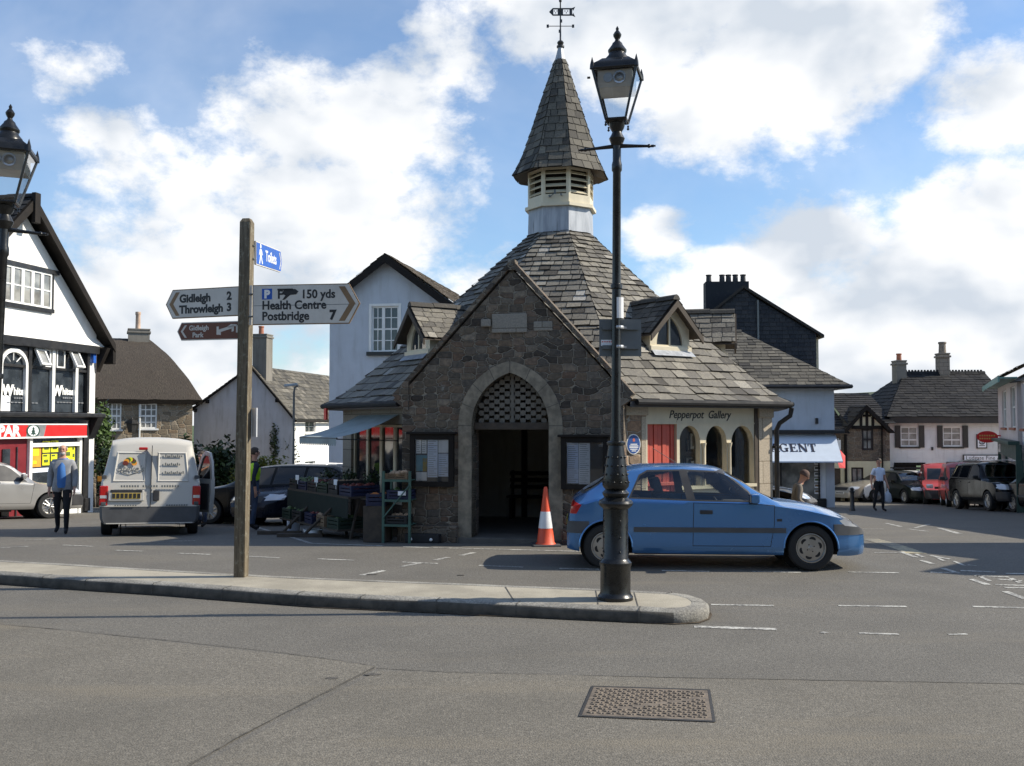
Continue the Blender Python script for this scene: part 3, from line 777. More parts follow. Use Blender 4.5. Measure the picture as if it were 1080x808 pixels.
# walls, windows and roofs for the houses
def wall(bm,x0,x1,z0,z1,openings,M,thick=.28,mi=0,reveal=.14):
 """an upright wall in x-z (front face at w = 0, towards -w) with rectangular openings (x0, x1, z0, z1) and reveals"""
 xs = sorted({x0,x1,*[v for o in openings for v in o[:2]if x0<v<x1]});zs = sorted({z0,z1,*[v for o in openings for v in o[2:]if z0<v<z1]})
 def hole(x,z):return any(o[0]<x<o[1]and o[2]<z<o[3]for o in openings)
 P = lambda x,w,z:bm.verts.new(M@Vector((x,w,z)))
 for a,b in zip(xs,xs[1:]):
  for c,d in zip(zs,zs[1:]):
   if hole((a+b)/2,(c+d)/2):continue
   f = bm.faces.new((P(a,0,c),P(b,0,c),P(b,0,d),P(a,0,d)));f.material_index = mi
   f = bm.faces.new((P(a,thick,d),P(b,thick,d),P(b,thick,c),P(a,thick,c)));f.material_index = mi
 for a,b,c,d in openings:
  for q in(((a,c),(a,d)),((b,d),(b,c)),((a,d),(b,d)),((b,c),(a,c))):
   (xa,za),(xb,zb) = q
   f = bm.faces.new((P(xa,0,za),P(xb,0,zb),P(xb,thick,zb),P(xa,thick,za)));f.material_index = mi
 for q in(((x0,z0),(x0,z1)),((x1,z1),(x1,z0)),((x0,z1),(x1,z1))):
  (xa,za),(xb,zb) = q
  f = bm.faces.new((P(xb,0,zb),P(xa,0,za),P(xa,thick,za),P(xb,thick,zb)));f.material_index = mi
def win(root,x0,x1,z0,z1,M,nx=2,nz=2,fmat='white_paint',gmat='glass',w=.1,fw=.05,bar=.025,sash=False,sill=None,name='window'):
 """window set into an opening: frame and glazing bars in one mesh, its glass and sill as sub-parts"""
 bm = BM()
 B = lambda a,b,c,d,e,f:box(bm,(a,c,e),(b,d,f),M)
 B(x0,x0+fw,w,w+.07,z0,z1);B(x1-fw,x1,w,w+.07,z0,z1)
 B(x0+fw,x1-fw,w,w+.07,z1-fw,z1);B(x0+fw,x1-fw,w,w+.07,z0,z0+fw)
 for i in range(1,nx):
  x = x0+(x1-x0)*i/nx;B(x-bar/2,x+bar/2,w+.012,w+.058,z0+fw,z1-fw)
 for i in range(1,nz):
  z = z0+(z1-z0)*i/nz;t = bar*(1.8 if sash and i==nz//2 else 1)
  B(x0+fw,x1-fw,w+.015,w+.055,z-t/2,z+t/2)
 f = obj(name,bm,M_(fmat),root)
 bm = BM();quad(bm,[M@Vector(p)for p in((x0+fw*.5,w+.036,z0+fw*.5),(x1-fw*.5,w+.036,z0+fw*.5),(x1-fw*.5,w+.036,z1-fw*.5),(x0+fw*.5,w+.036,z1-fw*.5))])
 obj('pane',bm,M_(gmat),f)
 if sill:
  bm = BM();box(bm,(x0-.08,-.07,z0-.09),(x1+.08,w+.05,z0-.002),M,bevel=.01);obj('sill',bm,M_(sill),f)
 return f
def M_(k):return M[k]if isinstance(k,str)else k
def chimney(root,c,sx,sy,z0,z1,mat,pots=(),potmat='terracotta',cap=True,name='chimney',potr=.12,poth=.45):
 bm = BM();cbox(bm,(c[0],c[1],(z0+z1)/2),(sx,sy,z1-z0))
 if cap:
  cbox(bm,(c[0],c[1],z1-.12),(sx+.12,sy+.12,.1),bevel=.015);cbox(bm,(c[0],c[1],z1+.03),(sx+.06,sy+.06,.07),bevel=.01)
 ch = obj(name,bm,M_(mat),root)
 for x,y in pots:
  bm = BM();lathe(bm,[(potr*.95,z1+.05),(potr*.85,z1+.05+poth*.8),(potr*1.05,z1+.05+poth*.86),(potr*1.0,z1+.05+poth),(potr*.7,z1+.05+poth),(potr*.7,z1+poth*.6)],12,Matrix.Translation((c[0]+x,c[1]+y,0)))
  obj('chimney_pot',bm,M_(potmat),ch,40)
 return ch
def pointed(hw,rise,n=12):
 """left half of a two-centred arch from springing to apex (x from -hw to 0)"""
 R_ = (hw*hw+rise*rise)/(2*hw);cx = -hw+R_
 a1 = atan2(rise,-cx)
 return[(cx+R_*cos(pi+(a1-pi)*i/n),R_*sin(pi+(a1-pi)*i/n))for i in range(n+1)]
# the octagonal market house
MX,MY,MROT = 1.07,21.65,radians(-12)
market = empty('market_house',(MX,MY,0),MROT,'octagonal stone market house with louvred slate spire, pointed arch porch and dormers','building')
MZ0 = -.95
A_W = 4.32
PROF = [(5.06,2.36),(4.74,2.52),(4.43,2.75),(3.22,3.78),(2.235,4.64),(.70,6.06)]
C8 = cos(pi/8)
def corner(k,r,z):
 a = -pi/2+pi/8+k*pi/4
 return Vector((r*cos(a),r*sin(a),z))
def face_frame(k,a):
 """face k has its outward normal at -90 + 45k degrees; x to the right seen from outside, y inwards, z up"""
 ang = -pi/2+k*pi/4
 n = Vector((cos(ang),sin(ang),0));r = Vector((0,0,1)).cross(n)
 m = Matrix.Identity(4)
 for i in range(3):m[i][0] = r[i];m[i][1] = -n[i];m[i][3] = (n*a)[i]
 return m
HALF = A_W*tan(pi/8)
mroot_m = Matrix.Translation((MX,MY,0))@Matrix.Rotation(MROT,4,'Z')
def fu(px,py,k,a):
 """where the sight line through a photo pixel meets the plane of wall k: local x along the wall and height"""
 Mi = (mroot_m@face_frame(k,a)).inverted()
 o = Mi@Vector((0,0,CAM_H));d = Mi.to_3x3()@ray(px,py)
 t = -o.y/d.y;p = o+d*t
 return p.x,p.z
def market_roof():
 bm = BM()
 for k in range(8):
  if k==0:
   low = PROF[:4]
   for s in(-1,1):
    e = [corner(-1 if s<0 else 0,r,z)for r,z in low];m = [Vector((s*min(r*sin(pi/8)-.005,max(.3,(4.68-z)/1.1-.12)),-r*C8,z))for r,z in low]
    slate_rows(bm,*((e,m)if s<0 else(m,e)),lambda f:.255-.05*f,.30,.022)
   slate_rows(bm,[corner(-1,r,z)for r,z in PROF[3:]],[corner(0,r,z)for r,z in PROF[3:]],lambda f:.20-.06*f,lambda f:.25-.05*f,.022)
   continue
  Lp = [corner(k-1,r,z)for r,z in PROF];Rp = [corner(k,r,z)for r,z in PROF]
  slate_rows(bm,Lp,Rp,lambda f:.255-.115*f,lambda f:.31-.11*f,.022)
 roof = obj('roof',bm,M['slate'],market)
 bm = BM()
 for k in range(1,8):
  a,b = corner(k-1,5.03,2.335),corner(k,5.03,2.335);c,d = corner(k,4.70,2.30),corner(k-1,4.70,2.30)
  quad(bm,(a,d,c,b))
  a2,b2 = corner(k-1,5.035,2.345),corner(k,5.035,2.345);c2,d2 = corner(k,5.02,2.25),corner(k-1,5.02,2.25)
  quad(bm,(d2,c2,b2,a2));quad(bm,(d2,d,c,c2))
 obj('eaves_board',bm,M['plastic_grey'],market)
 for k in(1,2,3,4,5,6,7):
  bm = BM();a,b = corner(k-1,5.10,2.33),corner(k,5.10,2.33)
  if k in(1,):a = a.lerp(b,.03)
  if k in(7,):b = b.lerp(a,.10)
  tube(bm,[a,b],.052,8);obj('gutter',bm,M['gutter'],market,40)
market_roof()
def lead_ring(name,z0,z1,r,mat,rt=None):
 bm = BM();rt = rt or r
 A = [bm.verts.new(corner(k,r,z0))for k in range(8)];B = [bm.verts.new(corner(k,rt,z1))for k in range(8)]
 for k in range(8):bm.faces.new((A[k-1],A[k],B[k],B[k-1]))
 bm.faces.new(A[::-1]);bm.faces.new(B)
 return obj(name,bm,mat,market)
lead_ring('lead_apron',5.9,6.62,.74,M['lead'],.72)
lead_ring('turret_ledge',6.60,6.67,.80,M['cream'],.80)
lead_ring('turret_core',6.62,7.45,.58,M['black_wood'])
RT = .735
for k in range(8):
 F = face_frame(k,RT*C8);h = RT*sin(pi/8)
 bm = BM();z0,z1 = 6.672,7.44;b = .055
 box(bm,(-h,0,z0),(h,.06,z0+.19),F);box(bm,(-h,0,z1-.05),(h,.06,z1),F)
 box(bm,(-h,0,z0+.19),(-h+b,.06,z1-.05),F);box(bm,(h-b,0,z0+.19),(h,.06,z1-.05),F)
 pn = obj('louvre_panel',bm,M['cream'],market)
 bm = BM()
 for i in range(4):
  zc = z0+.255+i*.135
  Fs = F@Matrix.Translation((0,.045,zc))@Matrix.Rotation(radians(38),4,'X')
  box(bm,(-h+b+.002,-.06,-.008),(h-b-.002,.06,.008),Fs)
 obj('louvre_slats',bm,M['cream'],pn)
bm = BM();F = face_frame(0,RT*C8)
tube(bm,[F@Vector((-.12,-.02,6.80)),F@Vector((-.12,-.10,6.80))],.02);tube(bm,[F@Vector((.13,-.02,6.82)),F@Vector((.13,-.10,6.82))],.02);tube(bm,[F@Vector((-.10,-.06,6.80)),F@Vector((.0,-.08,6.86))],.01);box(bm,(-.02,-.1,6.84),(.015,-.06,6.93),F)
obj('floodlight_bracket',bm,M['grey_metal'],market)
bm = BM()
SP = [(1.07,7.36),(.93,7.62),(.79,7.96),(.54,8.72),(.30,9.45),(.125,9.98)]
for k in range(8):
 slate_rows(bm,[corner(k-1,r,z)for r,z in SP],[corner(k,r,z)for r,z in SP],lambda f:.19-.03*f,lambda f:.26-.12*f,.014)
spire = obj('spire',bm,M['slate_grey'],market)
bm = BM()
for k in range(8):
 quad(bm,(corner(k-1,1.06,7.355),corner(k-1,.70,7.47),corner(k,.70,7.47),corner(k,1.06,7.355)))
obj('spire_soffit',bm,M['timber'],spire)
bm = BM();lathe(bm,[(.14,9.93),(.055,10.26),(.05,10.28)],8,None,0,pi/8);obj('lead_cap',bm,M['lead'],spire)
vane = empty('weathervane',(0,0,10.28));vane.parent = market
bm = BM();lathe(bm,[(.0,-.02),(.085,-.01),(.085,.025),(.05,.04),(.07,.075),(.075,.1),(.05,.135),(.02,.15),(.017,.45),(.014,1.0),(.03,1.02),(.035,1.05),(.02,1.085),(.0,1.10)],12);obj('vane_pole',bm,M['black_paint'],vane,40)
bm = BM()
Rv = Matrix.Rotation(-MROT,4,'Z')
for i,ang in enumerate((12,102,192,282)):
 d = Vector((cos(radians(ang)),sin(radians(ang)),0));tube(bm,[Vector((0,0,.47)),d*.26+Vector((0,0,.47))],.008,6)
 cbox(bm,d*.28+Vector((0,0,.47)),(.05,.014,.07))
obj('compass_arms',bm,M['black_paint'],vane)
bm = BM()
fl = Rv@Matrix.Translation((0,0,.79))
hw = .085
segs = [(-.24,-.10,0),(-.07,.0,1),(.0,.16,0),(.16,.25,1)]
prism(bm,[(-.25,0),(-.17,-hw),(-.17,hw)],-.008,.008,fl)
for a,b,c,d in((-.17,.28,hw-.028,hw),(-.17,.28,-hw,-hw+.028),(-.06,.06,-hw+.028,hw-.028),(.20,.26,-hw+.028,hw-.028),(-.17,-.155,-hw+.028,hw-.028)):
 box(bm,(a,-.008,c),(b,.008,d),fl)
for cx in(-.105,.13):
 for dx,dz in((-.03,.035),(.03,.035),(0,-.005)):box(bm,(cx+dx-.008,-.008,dz-.03),(cx+dx+.008,.008,dz),fl)
prism(bm,[(.26,hw),(.33,hw+.03),(.28,.02)],-.008,.008,fl);prism(bm,[(.26,-hw),(.28,-.02),(.33,-hw-.03)],-.008,.008,fl)
obj('vane_banner',bm,M['black_paint'],vane)
def dormer(k):
 """small gabled dormer with a pointed light, slated, cream front"""
 s = 3.50;F = face_frame(k,s)
 d = empty('dormer',(0,0,0));d.parent = market
 w,z0,ze,zr = .49,3.36,3.80,4.30
 bm = BM()
 n = 7;R_ = .36
 hw = .36
 zs = z0+.09;zt = z0+.66
 arch = [(x,zs+z)for x,z in pointed(hw,zt-zs,n)];arch[-1] = (0,zt)
 left = [(-w,z0-.1),(-w,ze),(0,zr)]
 for sgn in(-1,1):
  poly = [(0,z0-.1),(-w,z0-.1),(-w,ze),(0,zr)]+[(0,zt)]+[(x,z)for x,z in arch[::-1][1:]]+[(0,zs)]
  poly = [(x*(1 if sgn<0 else-1),z)for x,z in poly]
  if sgn<0:poly = poly[::-1]
  prism(bm,poly,0,.06,F)
 for x in(-w,w-.04):box(bm,(x,.06,z0-.3),(x+.04,1.0,ze),F)
 box(bm,(-w-.02,-.05,z0-.04),(w+.02,.02,z0+.06),F,bevel=.008)
 obj('dormer_front',bm,M['cream'],d,normals=True)
 bm = BM()
 poly = [(x,z)for x,z in arch]+[(-x,z)for x,z in arch[::-1][1:]]
 f = bm.faces.new([bm.verts.new(F@Vector((x,.045,z)))for x,z in poly]);bm.normal_update()
 wn = obj('dormer_window',bm,M['glass'],d)
 bm = BM();box(bm,(-.018,.008,zs),(.018,.04,zt-.02),F)
 la = arch;lb = [(x*.9,z-.02)for x,z in arch]
 loft_ring(bm,la,lb,(.006,.045),F);loft_ring(bm,[(-x,z)for x,z in la],[(-x,z)for x,z in lb],(.006,.045),F)
 obj('mullion',bm,M['cream'],wn)
 bm = BM();o = .20;ov = .16;back = 1.35
 sl = (zr-ze)/w;ex = w+ov;ez = ze-ov*sl
 slate_rows(bm,[F@Vector((-ex,back,ez)),F@Vector((0,back,zr+.02))],[F@Vector((-ex,-o,ez)),F@Vector((0,-o,zr+.02))],.15,.25,.012)
 slate_rows(bm,[F@Vector((ex,-o,ez)),F@Vector((0,-o,zr+.02))],[F@Vector((ex,back,ez)),F@Vector((0,back,zr+.02))],.15,.25,.012)
 r = obj('dormer_roof',bm,M['slate']if k!=1 else M['slate_grey'],d)
 bm = BM();lay = None
 tile_ridge(bm,F@Vector((0,-o,zr+.06)),F@Vector((0,back,zr+.06)),.09,.4,.25);obj('ridge',bm,M['slate_grey'],r)
 bm = BM()
 for sg in(-1,1):
  prism(bm,[(0,zr-.02),(sg*ex,ez-.03),(sg*ex,ez-.15),(0,zr-.15)][::(1 if sg<0 else-1)],-o-.03,-o+.008,F)
  prism(bm,[(0,zr-.03),(sg*ex,ez-.035),(sg*ex,ez-.05),(0,zr-.045)][::(1 if sg<0 else-1)],-o+.008,.9,F)
 obj('barge_board',bm,M['timber'],r,normals=True)
 bm = BM();quad(bm,[F@Vector(p)for p in((-w-.02,-.17,z0-.125),(w+.02,-.17,z0-.125),(w+.0,-.03,z0+.0),(-w-.0,-.03,z0+.0))]);obj('lead_flashing',bm,M['lead'],d)
for k in(1,7,2,4,5):dormer(k)
for k in(2,3,4,5,6):
 bm = BM();F = face_frame(k,A_W)
 wall(bm,-HALF,HALF,MZ0,2.33,[(-1.0,1.0,.45,1.9)]if k in(2,6)else[],F)
 w_ = obj('wall',bm,M['rubble'],market)
 if k in(2,6):win(market,-1.0,1.0,.45,1.9,F,3,2,'cream',sill='dressed')
# porch: gabled front wall with a pointed arch
AG = 4.78
FG = face_frame(0,AG)
gc = fu(540,420,0,AG)[0]
def gx(px,py=500):return fu(px,py,0,AG)[0]
def gzz(px,py):return fu(px,py,0,AG)[1]
ga_z = gzz(540,284)
hl,hr = gx(424)-gc,gx(658)-gc
eave_z = 2.50
ox0,ox1 = gx(497.5),gx(579)
oc = (ox0+ox1)/2;ohw = (ox1-ox0)/2
spr = gzz(540,449);apx = gzz(538,393)
rise = apx-spr
la = pointed(ohw,rise)
la[-1] = (0,rise)
inn = [(oc+x,spr+z)for x,z in la]+[(oc-x,spr+z)for x,z in la[::-1][1:]]
slope_l = (ga_z-eave_z)/(gc-(gc+hl));slope_r = (ga_z-eave_z)/hr
bm = BM()
outer = [(ox0,MZ0),(gc+hl,MZ0),(gc+hl,eave_z),(gc,ga_z),(gc+hr,eave_z),(gc+hr,MZ0),(ox1,MZ0)]
poly = outer+[inn[i]for i in range(len(inn)-1,-1,-1)]
prism(bm,poly,0,.5,FG)
obj('gable_wall',bm,M['rubble'],market,normals=True)
bm = BM()
sw = .235
lo = pointed(ohw+sw,rise+sw*.85);lo[-1] = (0,rise+sw*.85)
z_foot = gzz(500,575)-.3
pa = [(oc-ohw+.0,z_foot)]+[(oc+x,spr+z)for x,z in la]
pb = [(oc-ohw-sw,z_foot)]+[(oc+x,spr+z)for x,z in lo]
full_a = pa+[(2*oc-x,z)for x,z in pa[::-1][1:]];full_b = pb+[(2*oc-x,z)for x,z in pb[::-1][1:]]
loft_ring(bm,full_b,full_a,(-.02,.3),FG)
sur = obj('arch_surround',bm,M['arch_stone'],market,normals=True)
bm = BM()
for i in(1,4,7,10,13):
 for sg in(1,-1):
  if i>=len(pa):continue
  p,q = Vector(pa[i]),Vector(pb[i])
  if sg<0:p.x = 2*oc-p.x;q.x = 2*oc-q.x
  d = (q-p).normalized();nrm = Vector((-d.y,d.x))*.005
  quad(bm,[FG@Vector((v.x,-.0225,v.y))for v in(p+nrm,q+nrm,q-nrm,p-nrm)])
obj('stone_joint',bm,M['seam'],sur)
bm = BM()
box(bm,(gc+hl-.06,-.10,MZ0),(ox0-sw+.01,.0,.22),FG,bevel=.03);obj('plinth',bm,M['rubble'],market)
bm = BM();box(bm,(ox1+sw-.01,-.10,MZ0),(gc+hr+.06,0,.22),FG,bevel=.03)
obj('plinth',bm,M['rubble'],market)
bm = BM()
for sg,sx in((-1,hl),(1,hr)):
 e = (gc+sx+sg*.12,eave_z-.08)
 d = Vector((gc-e[0],ga_z+.06-e[1])).normalized();nn = Vector((-d.y,d.x))*sg*-1
 L = hypot(gc-e[0],ga_z+.06-e[1]);k = 7
 for i in range(k):
  a = Vector(e)+d*(L*i/k);b = Vector(e)+d*(L*(i+1)/k-.008);th = .075
  if nn.y<0:nn = -nn
  P = [(a.x,a.y),(b.x,b.y),(b.x+nn.x*th,b.y+nn.y*th),(a.x+nn.x*th,a.y+nn.y*th)]
  prism(bm,P if sg>0 else P[::-1],-.05,.5,FG)
 prism(bm,[(gc+sx+sg*.15,eave_z-.12),(gc+sx-sg*.12,eave_z-.30),(gc+sx-sg*.12,eave_z+.2)][::sg],-.06,.5,FG)
prism(bm,[(gc-.075,ga_z-.02),(gc+.075,ga_z-.02),(gc+.06,ga_z+.16),(gc-.06,ga_z+.16)],-.06,.2,FG)
obj('coping',bm,M['rubble'],market,normals=True)
x0,x1 = gx(519,340),gx(556,340);z1,z0 = gzz(537,331),gzz(537,351)
bm = BM();box(bm,(x0,-.035,z0),(x1,.02,z1),FG,bevel=.015);obj('date_stone',bm,M['dressed'],market)
bm = BM();box(bm,(gx(508),-.09,gzz(512,345)),(gx(518),.02,gzz(512,337)),FG,bevel=.02);obj('corbel_stone',bm,M['dressed'],market)
bm = BM();box(bm,(gx(563),-.02,gzz(570,349)),(gx(583),.02,gzz(570,339)),FG,bevel=.02);obj('corbel_stone',bm,M['dressed'],market)
bm = BM()
for sg,sx in((-1,hl),(1,hr)):
 ex,ez = gc+sx+sg*.05,eave_z-.07;b0,b1 = .45,3.0
 Lp = [FG@Vector((ex,b1 if sg<0 else b0,ez)),FG@Vector((gc,b1 if sg<0 else b0,ga_z-.02))];Rp = [FG@Vector((ex,b0 if sg<0 else b1,ez)),FG@Vector((gc,b0 if sg<0 else b1,ga_z-.02))]
 slate_rows(bm,Lp,Rp,.25,.3,.015)
obj('porch_roof',bm,M['slate'],market)
bm = BM();box(bm,(oc-ohw+.0,.14,spr-.07),(oc+ohw,.30,spr+.055),FG,bevel=.012);obj('lintel_beam',bm,M['timber'],market)
bm = BM()
def inside(x,z,m=.03):
 if z<spr+.06:return False
 dz = z-spr
 R_ = (ohw*ohw+rise*rise)/(2*ohw);cx = R_-ohw
 return abs(x-oc)<(-cx+sqrt(max(0,R_*R_-dz*dz)))-m
st = .128
for i in range(-8,9):
 for j in range(0,14):
  x,z = oc+i*st/1*.72,spr+.085+j*st*.52
  if(i+j)%2:continue
  if inside(x,z,.035):
   r = .050
   P = [(x+r*cos(t*pi/4+.39),z+r*sin(t*pi/4+.39))for t in range(8)]
   prism(bm,P,.2,.225,FG)
   for dx,dz in((st*.72,st*.52),(-st*.72,st*.52)):
    if inside(x+dx,z+dz,.02):
     d = Vector((dx,dz)).normalized();nn = Vector((-d.y,d.x))*.012
     prism(bm,[(x+nn.x,z+nn.y),(x-nn.x,z-nn.y),(x+dx-nn.x,z+dz-nn.y),(x+dx+nn.x,z+dz+nn.y)],.205,.22,FG)
box(bm,(oc-.025,.19,spr+.05),(oc+.025,.235,apx-.03),FG)
obj('lattice',bm,M['lattice'],market,normals=True)
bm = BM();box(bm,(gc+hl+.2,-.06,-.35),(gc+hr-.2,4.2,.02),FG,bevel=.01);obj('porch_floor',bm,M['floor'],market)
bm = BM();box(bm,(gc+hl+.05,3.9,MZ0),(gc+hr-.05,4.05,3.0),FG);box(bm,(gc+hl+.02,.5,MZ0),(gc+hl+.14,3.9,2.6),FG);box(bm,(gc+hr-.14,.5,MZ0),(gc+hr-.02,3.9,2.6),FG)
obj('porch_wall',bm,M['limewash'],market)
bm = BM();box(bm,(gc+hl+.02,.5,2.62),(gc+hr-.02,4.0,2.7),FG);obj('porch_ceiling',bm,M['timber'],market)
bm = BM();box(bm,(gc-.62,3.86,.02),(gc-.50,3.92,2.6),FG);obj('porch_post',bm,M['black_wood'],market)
def bench(M0,w,label):
 b = empty('bench',(0,0,0),0,label,'bench','benches inside the porch')
 b.matrix_world = M0
 bm = BM();box(bm,(-w/2,-.42,.43),(w/2,-.04,.47),bevel=.008);obj('seat',bm,M['black_wood'],b)
 bm = BM()
 for z in(.60,.74,.88):box(bm,(-w/2,-.05,z),(w/2,-.015,z+.08))
 for x in(-w/2+.05,0,w/2-.05):box(bm,(x-.03,-.015,.47),(x+.03,.02,.98))
 obj('backrest',bm,M['black_wood'],b)
 for x in(-w/2+.06,0,w/2-.12):
  bm = BM();box(bm,(x,-.40,.0),(x+.06,-.08,.43));obj('leg',bm,M['black_wood'],b)
 return b
bench(mroot_m@FG@Matrix.Translation((gc+.15,3.84,.02)),2.0,'black slatted bench against the back wall inside the porch')
bench(mroot_m@FG@Matrix.Translation((gc+hl+.20,2.3,.02))@Matrix.Rotation(pi/2,4,'Z'),1.7,'black slatted bench along the left wall inside the porch')
# gallery face (1): stone piers, red boarded door, three arched lights
F1 = face_frame(1,A_W)
def g1(px,py=470):return fu(px,py,1,A_W)[0]
def z1_(px,py):return fu(px,py,1,A_W)[1]
pl = g1(681);dr0,dr1 = g1(682.5),g1(713.5);fr1 = g1(795.5)
ztop = 2.28
bm = BM();box(bm,(-HALF,0,MZ0),(pl,.4,ztop-.17),F1);obj('stone_pier',bm,M['rubble_warm'],market)
bm = BM();box(bm,(pl-.10,-.012,MZ0),(pl,.2,ztop-.17),F1);box(bm,(-HALF-.0,-.05,ztop-.17),(pl+.03,.4,ztop+.03),F1,bevel=.02);obj('pier_capital',bm,M['dressed_warm'],market)
bm = BM();box(bm,(fr1+.10,-.03,MZ0),(HALF+.02,.5,ztop-.2),F1);obj('quoin_pier',bm,M['dressed_warm'],market)
bm = BM();box(bm,(fr1+.08,-.07,ztop-.2),(HALF+.04,.5,ztop+.03),F1,bevel=.025);obj('pier_capital',bm,M['dressed_warm'],market)
bm = BM();box(bm,(fr1,-.02,MZ0),(fr1+.098,.3,ztop),F1);obj('corner_post',bm,M['timber'],market)
arches = [(g1(716.5),g1(738.5)),(g1(744.5),g1(766.5)),(g1(771),g1(795))]
zb = z1_(750,512);zt = z1_(750,449.0);zdoor = z1_(700,447.5)
bm = BM()
box(bm,(pl,0,zt+.10),(fr1,.16,ztop),F1)
box(bm,(pl,-.015,zt+.03),(fr1,.0,zt+.055),F1)
box(bm,(pl,-.01,MZ0),(dr0,.16,zt+.10),F1);box(bm,(dr1,-.01,MZ0),(arches[0][0],.16,zt+.10),F1)
box(bm,(dr0,0,zdoor),(dr1,.16,zt+.10),F1)
box(bm,(arches[0][0],0,MZ0),(fr1,.16,zb),F1);box(bm,(dr1,-.06,zb-.05),(fr1,.1,zb+.005),F1)
wcol = []
for(a0,a1),nxt in zip(arches,(arches[1][0],arches[2][0],fr1)):
 box(bm,(a1,0,zb),(nxt,.16,zt+.10),F1)
 hw = (a1-a0)/2;c = (a0+a1)/2;rs = hw*1.25;sp_ = zt-rs;n_ = 14
 pts = [(c-hw*cos(pi*i/n_),sp_+rs*sin(pi*i/n_)**.95)for i in range(n_+1)]
 half = n_//2
 prism(bm,[(a0,zt+.10)]+[(a0,sp_)]+pts[1:half+1]+[(c,zt+.10)],0,.16,F1)
 prism(bm,[(c,zt+.10)]+pts[half:n_]+[(a1,sp_)]+[(a1,zt+.10)],0,.16,F1)
shopf = obj('shop_front',bm,M['cream'],market,normals=True)
bm = BM()
for a,b in((arches[0][1],arches[1][0]),(arches[1][1],arches[2][0])):
 c = (a+b)/2;lathe(bm,[(.035,zb),(.028,zb+.06),(.026,sp_-.04),(.04,sp_+.02),(.05,sp_+.06)],10,F1@Matrix.Translation((c,-.02,0)))
obj('colonnette',bm,M['cream'],market,40)
bm = BM();quad(bm,[F1@Vector(p)for p in((arches[0][0],.12,zb),(fr1,.12,zb),(fr1,.12,zt+.05),(arches[0][0],.12,zt+.05))]);obj('gallery_window',bm,M['glass_clear'],market)
bm = BM()
for q in(((-1.2,1.6,MZ0),(1.7,1.6,MZ0),(1.7,1.6,2.3),(-1.2,1.6,2.3)),((-.6,.2,zb-.4),(1.7,.2,zb-.4),(1.7,1.6,zb-.4),(-.6,1.6,zb-.4)),((1.6,.2,MZ0),(1.6,.2,2.3),(1.6,1.6,2.3),(1.6,1.6,MZ0)),((-.62,.2,MZ0),(-.62,1.6,MZ0),(-.62,1.6,2.3),(-.62,.2,2.3)),((-.6,.2,2.29),(-.6,1.6,2.29),(1.7,1.6,2.29),(1.7,.2,2.29))):
 quad(bm,[F1@Vector(p)for p in q])
obj('gallery_room',bm,paint('gallery_room_paint',(.16,.13,.10),.9),market)
random.seed(5)
pic_m = [paint('picture_mount',(.75,.72,.64),.8),paint('picture_teal',(.16,.22,.22),.7),paint('picture_sepia',(.3,.24,.16),.7)]
for i in range(11):
 x = -.42+(i%6)*.36+random.uniform(-.03,.03);z = zb+.14+(i//6)*.44+random.uniform(-.03,.03);w,h = random.uniform(.2,.3),random.uniform(.24,.36)
 y = 1.5 if i%3 else 1.0
 f = empty('framed_picture',(0,0,0),0,'framed picture hanging among the pictures behind the arched gallery windows','picture','framed pictures in the gallery');f.matrix_world = mroot_m@F1
 bm = BM();box(bm,(x,y,z),(x+w,y+.03,z+h));obj('frame',bm,M['black_wood'],f)
 bm = BM();box(bm,(x+.03,y-.006,z+.03),(x+w-.03,y,z+h-.03));obj('mount',bm,pic_m[0],f)
 bm = BM();box(bm,(x+.07,y-.012,z+.08),(x+w-.07,y-.006,z+h-.08));obj('image',bm,pic_m[1+i%2],f)
bm = BM();nb = 7;wd = (dr1-dr0)/nb
for i in range(nb):box(bm,(dr0+i*wd+.006,.05+(.012 if i%2 else 0),MZ0),(dr0+(i+1)*wd-.006,.10,zdoor),F1,bevel=.005)
box(bm,(dr0,.08,MZ0),(dr1,.12,zdoor),F1)
dr = obj('door',bm,M['red_door'],market)
bm = BM();zr_ = z1_(700,510.5);box(bm,(dr0,.0,zr_-.03),(dr1,.06,zr_+.03),F1,bevel=.01);obj('door_rail',bm,M['red_door'],dr)
ft = F1@Matrix.Translation((g1(705.5),-.003,z1_(705,441.0)))
text_mesh('Pepperpot  Gallery',.20,M['sign_black'],market,ft,.003,.28,'lettering',bold=.002,xs=(g1(772.5)-g1(705.5))/1.60)
bm = BM();x = HALF+.10
tube(bm,[F1@Vector(p)for p in((x+.12,-.34,2.27),(x+.12,-.30,2.12),(x+.03,-.12,1.98),(x,-.07,1.86),(x,-.06,MZ0+.3))],.045,8)
for z in(1.5,.5):box(bm,(x-.07,-.1,z),(x+.07,-.01,z+.05),F1)
obj('downpipe',bm,M['black_paint'],market,40)
pq = fu(667.3,468.5,1,A_W);a_px = (g1(675)-g1(659.5))/2
plq = empty('plaque',(0,0,0),0,'oval blue commemorative plaque with white border beside the red door','plaque');plq.matrix_world = mroot_m@F1@Matrix.Translation((pq[0],-.012,pq[1]))
rz_ = .175
def oval(bm,a,b,w0,w1):prism(bm,[(a*cos(t*pi/16),b*sin(t*pi/16))for t in range(32)],w0,w1,I4)
bm = BM();oval(bm,.155,rz_,-.012,.012);obj('border',bm,M['white_paint'],plq,normals=True)
bm = BM();oval(bm,.138,rz_-.017,-.018,-.012);obj('field',bm,M['plaque_blue'],plq,normals=True)
bm = BM()
for i,(z,w)in enumerate(((-.0,.15),(-.03,.20),(-.055,.2),(-.085,.16),(-.115,.10))):box(bm,(-w/2,-.020,z-.008),(w/2,-.018,z+.006))
obj('lettering',bm,M['white_paint'],plq)
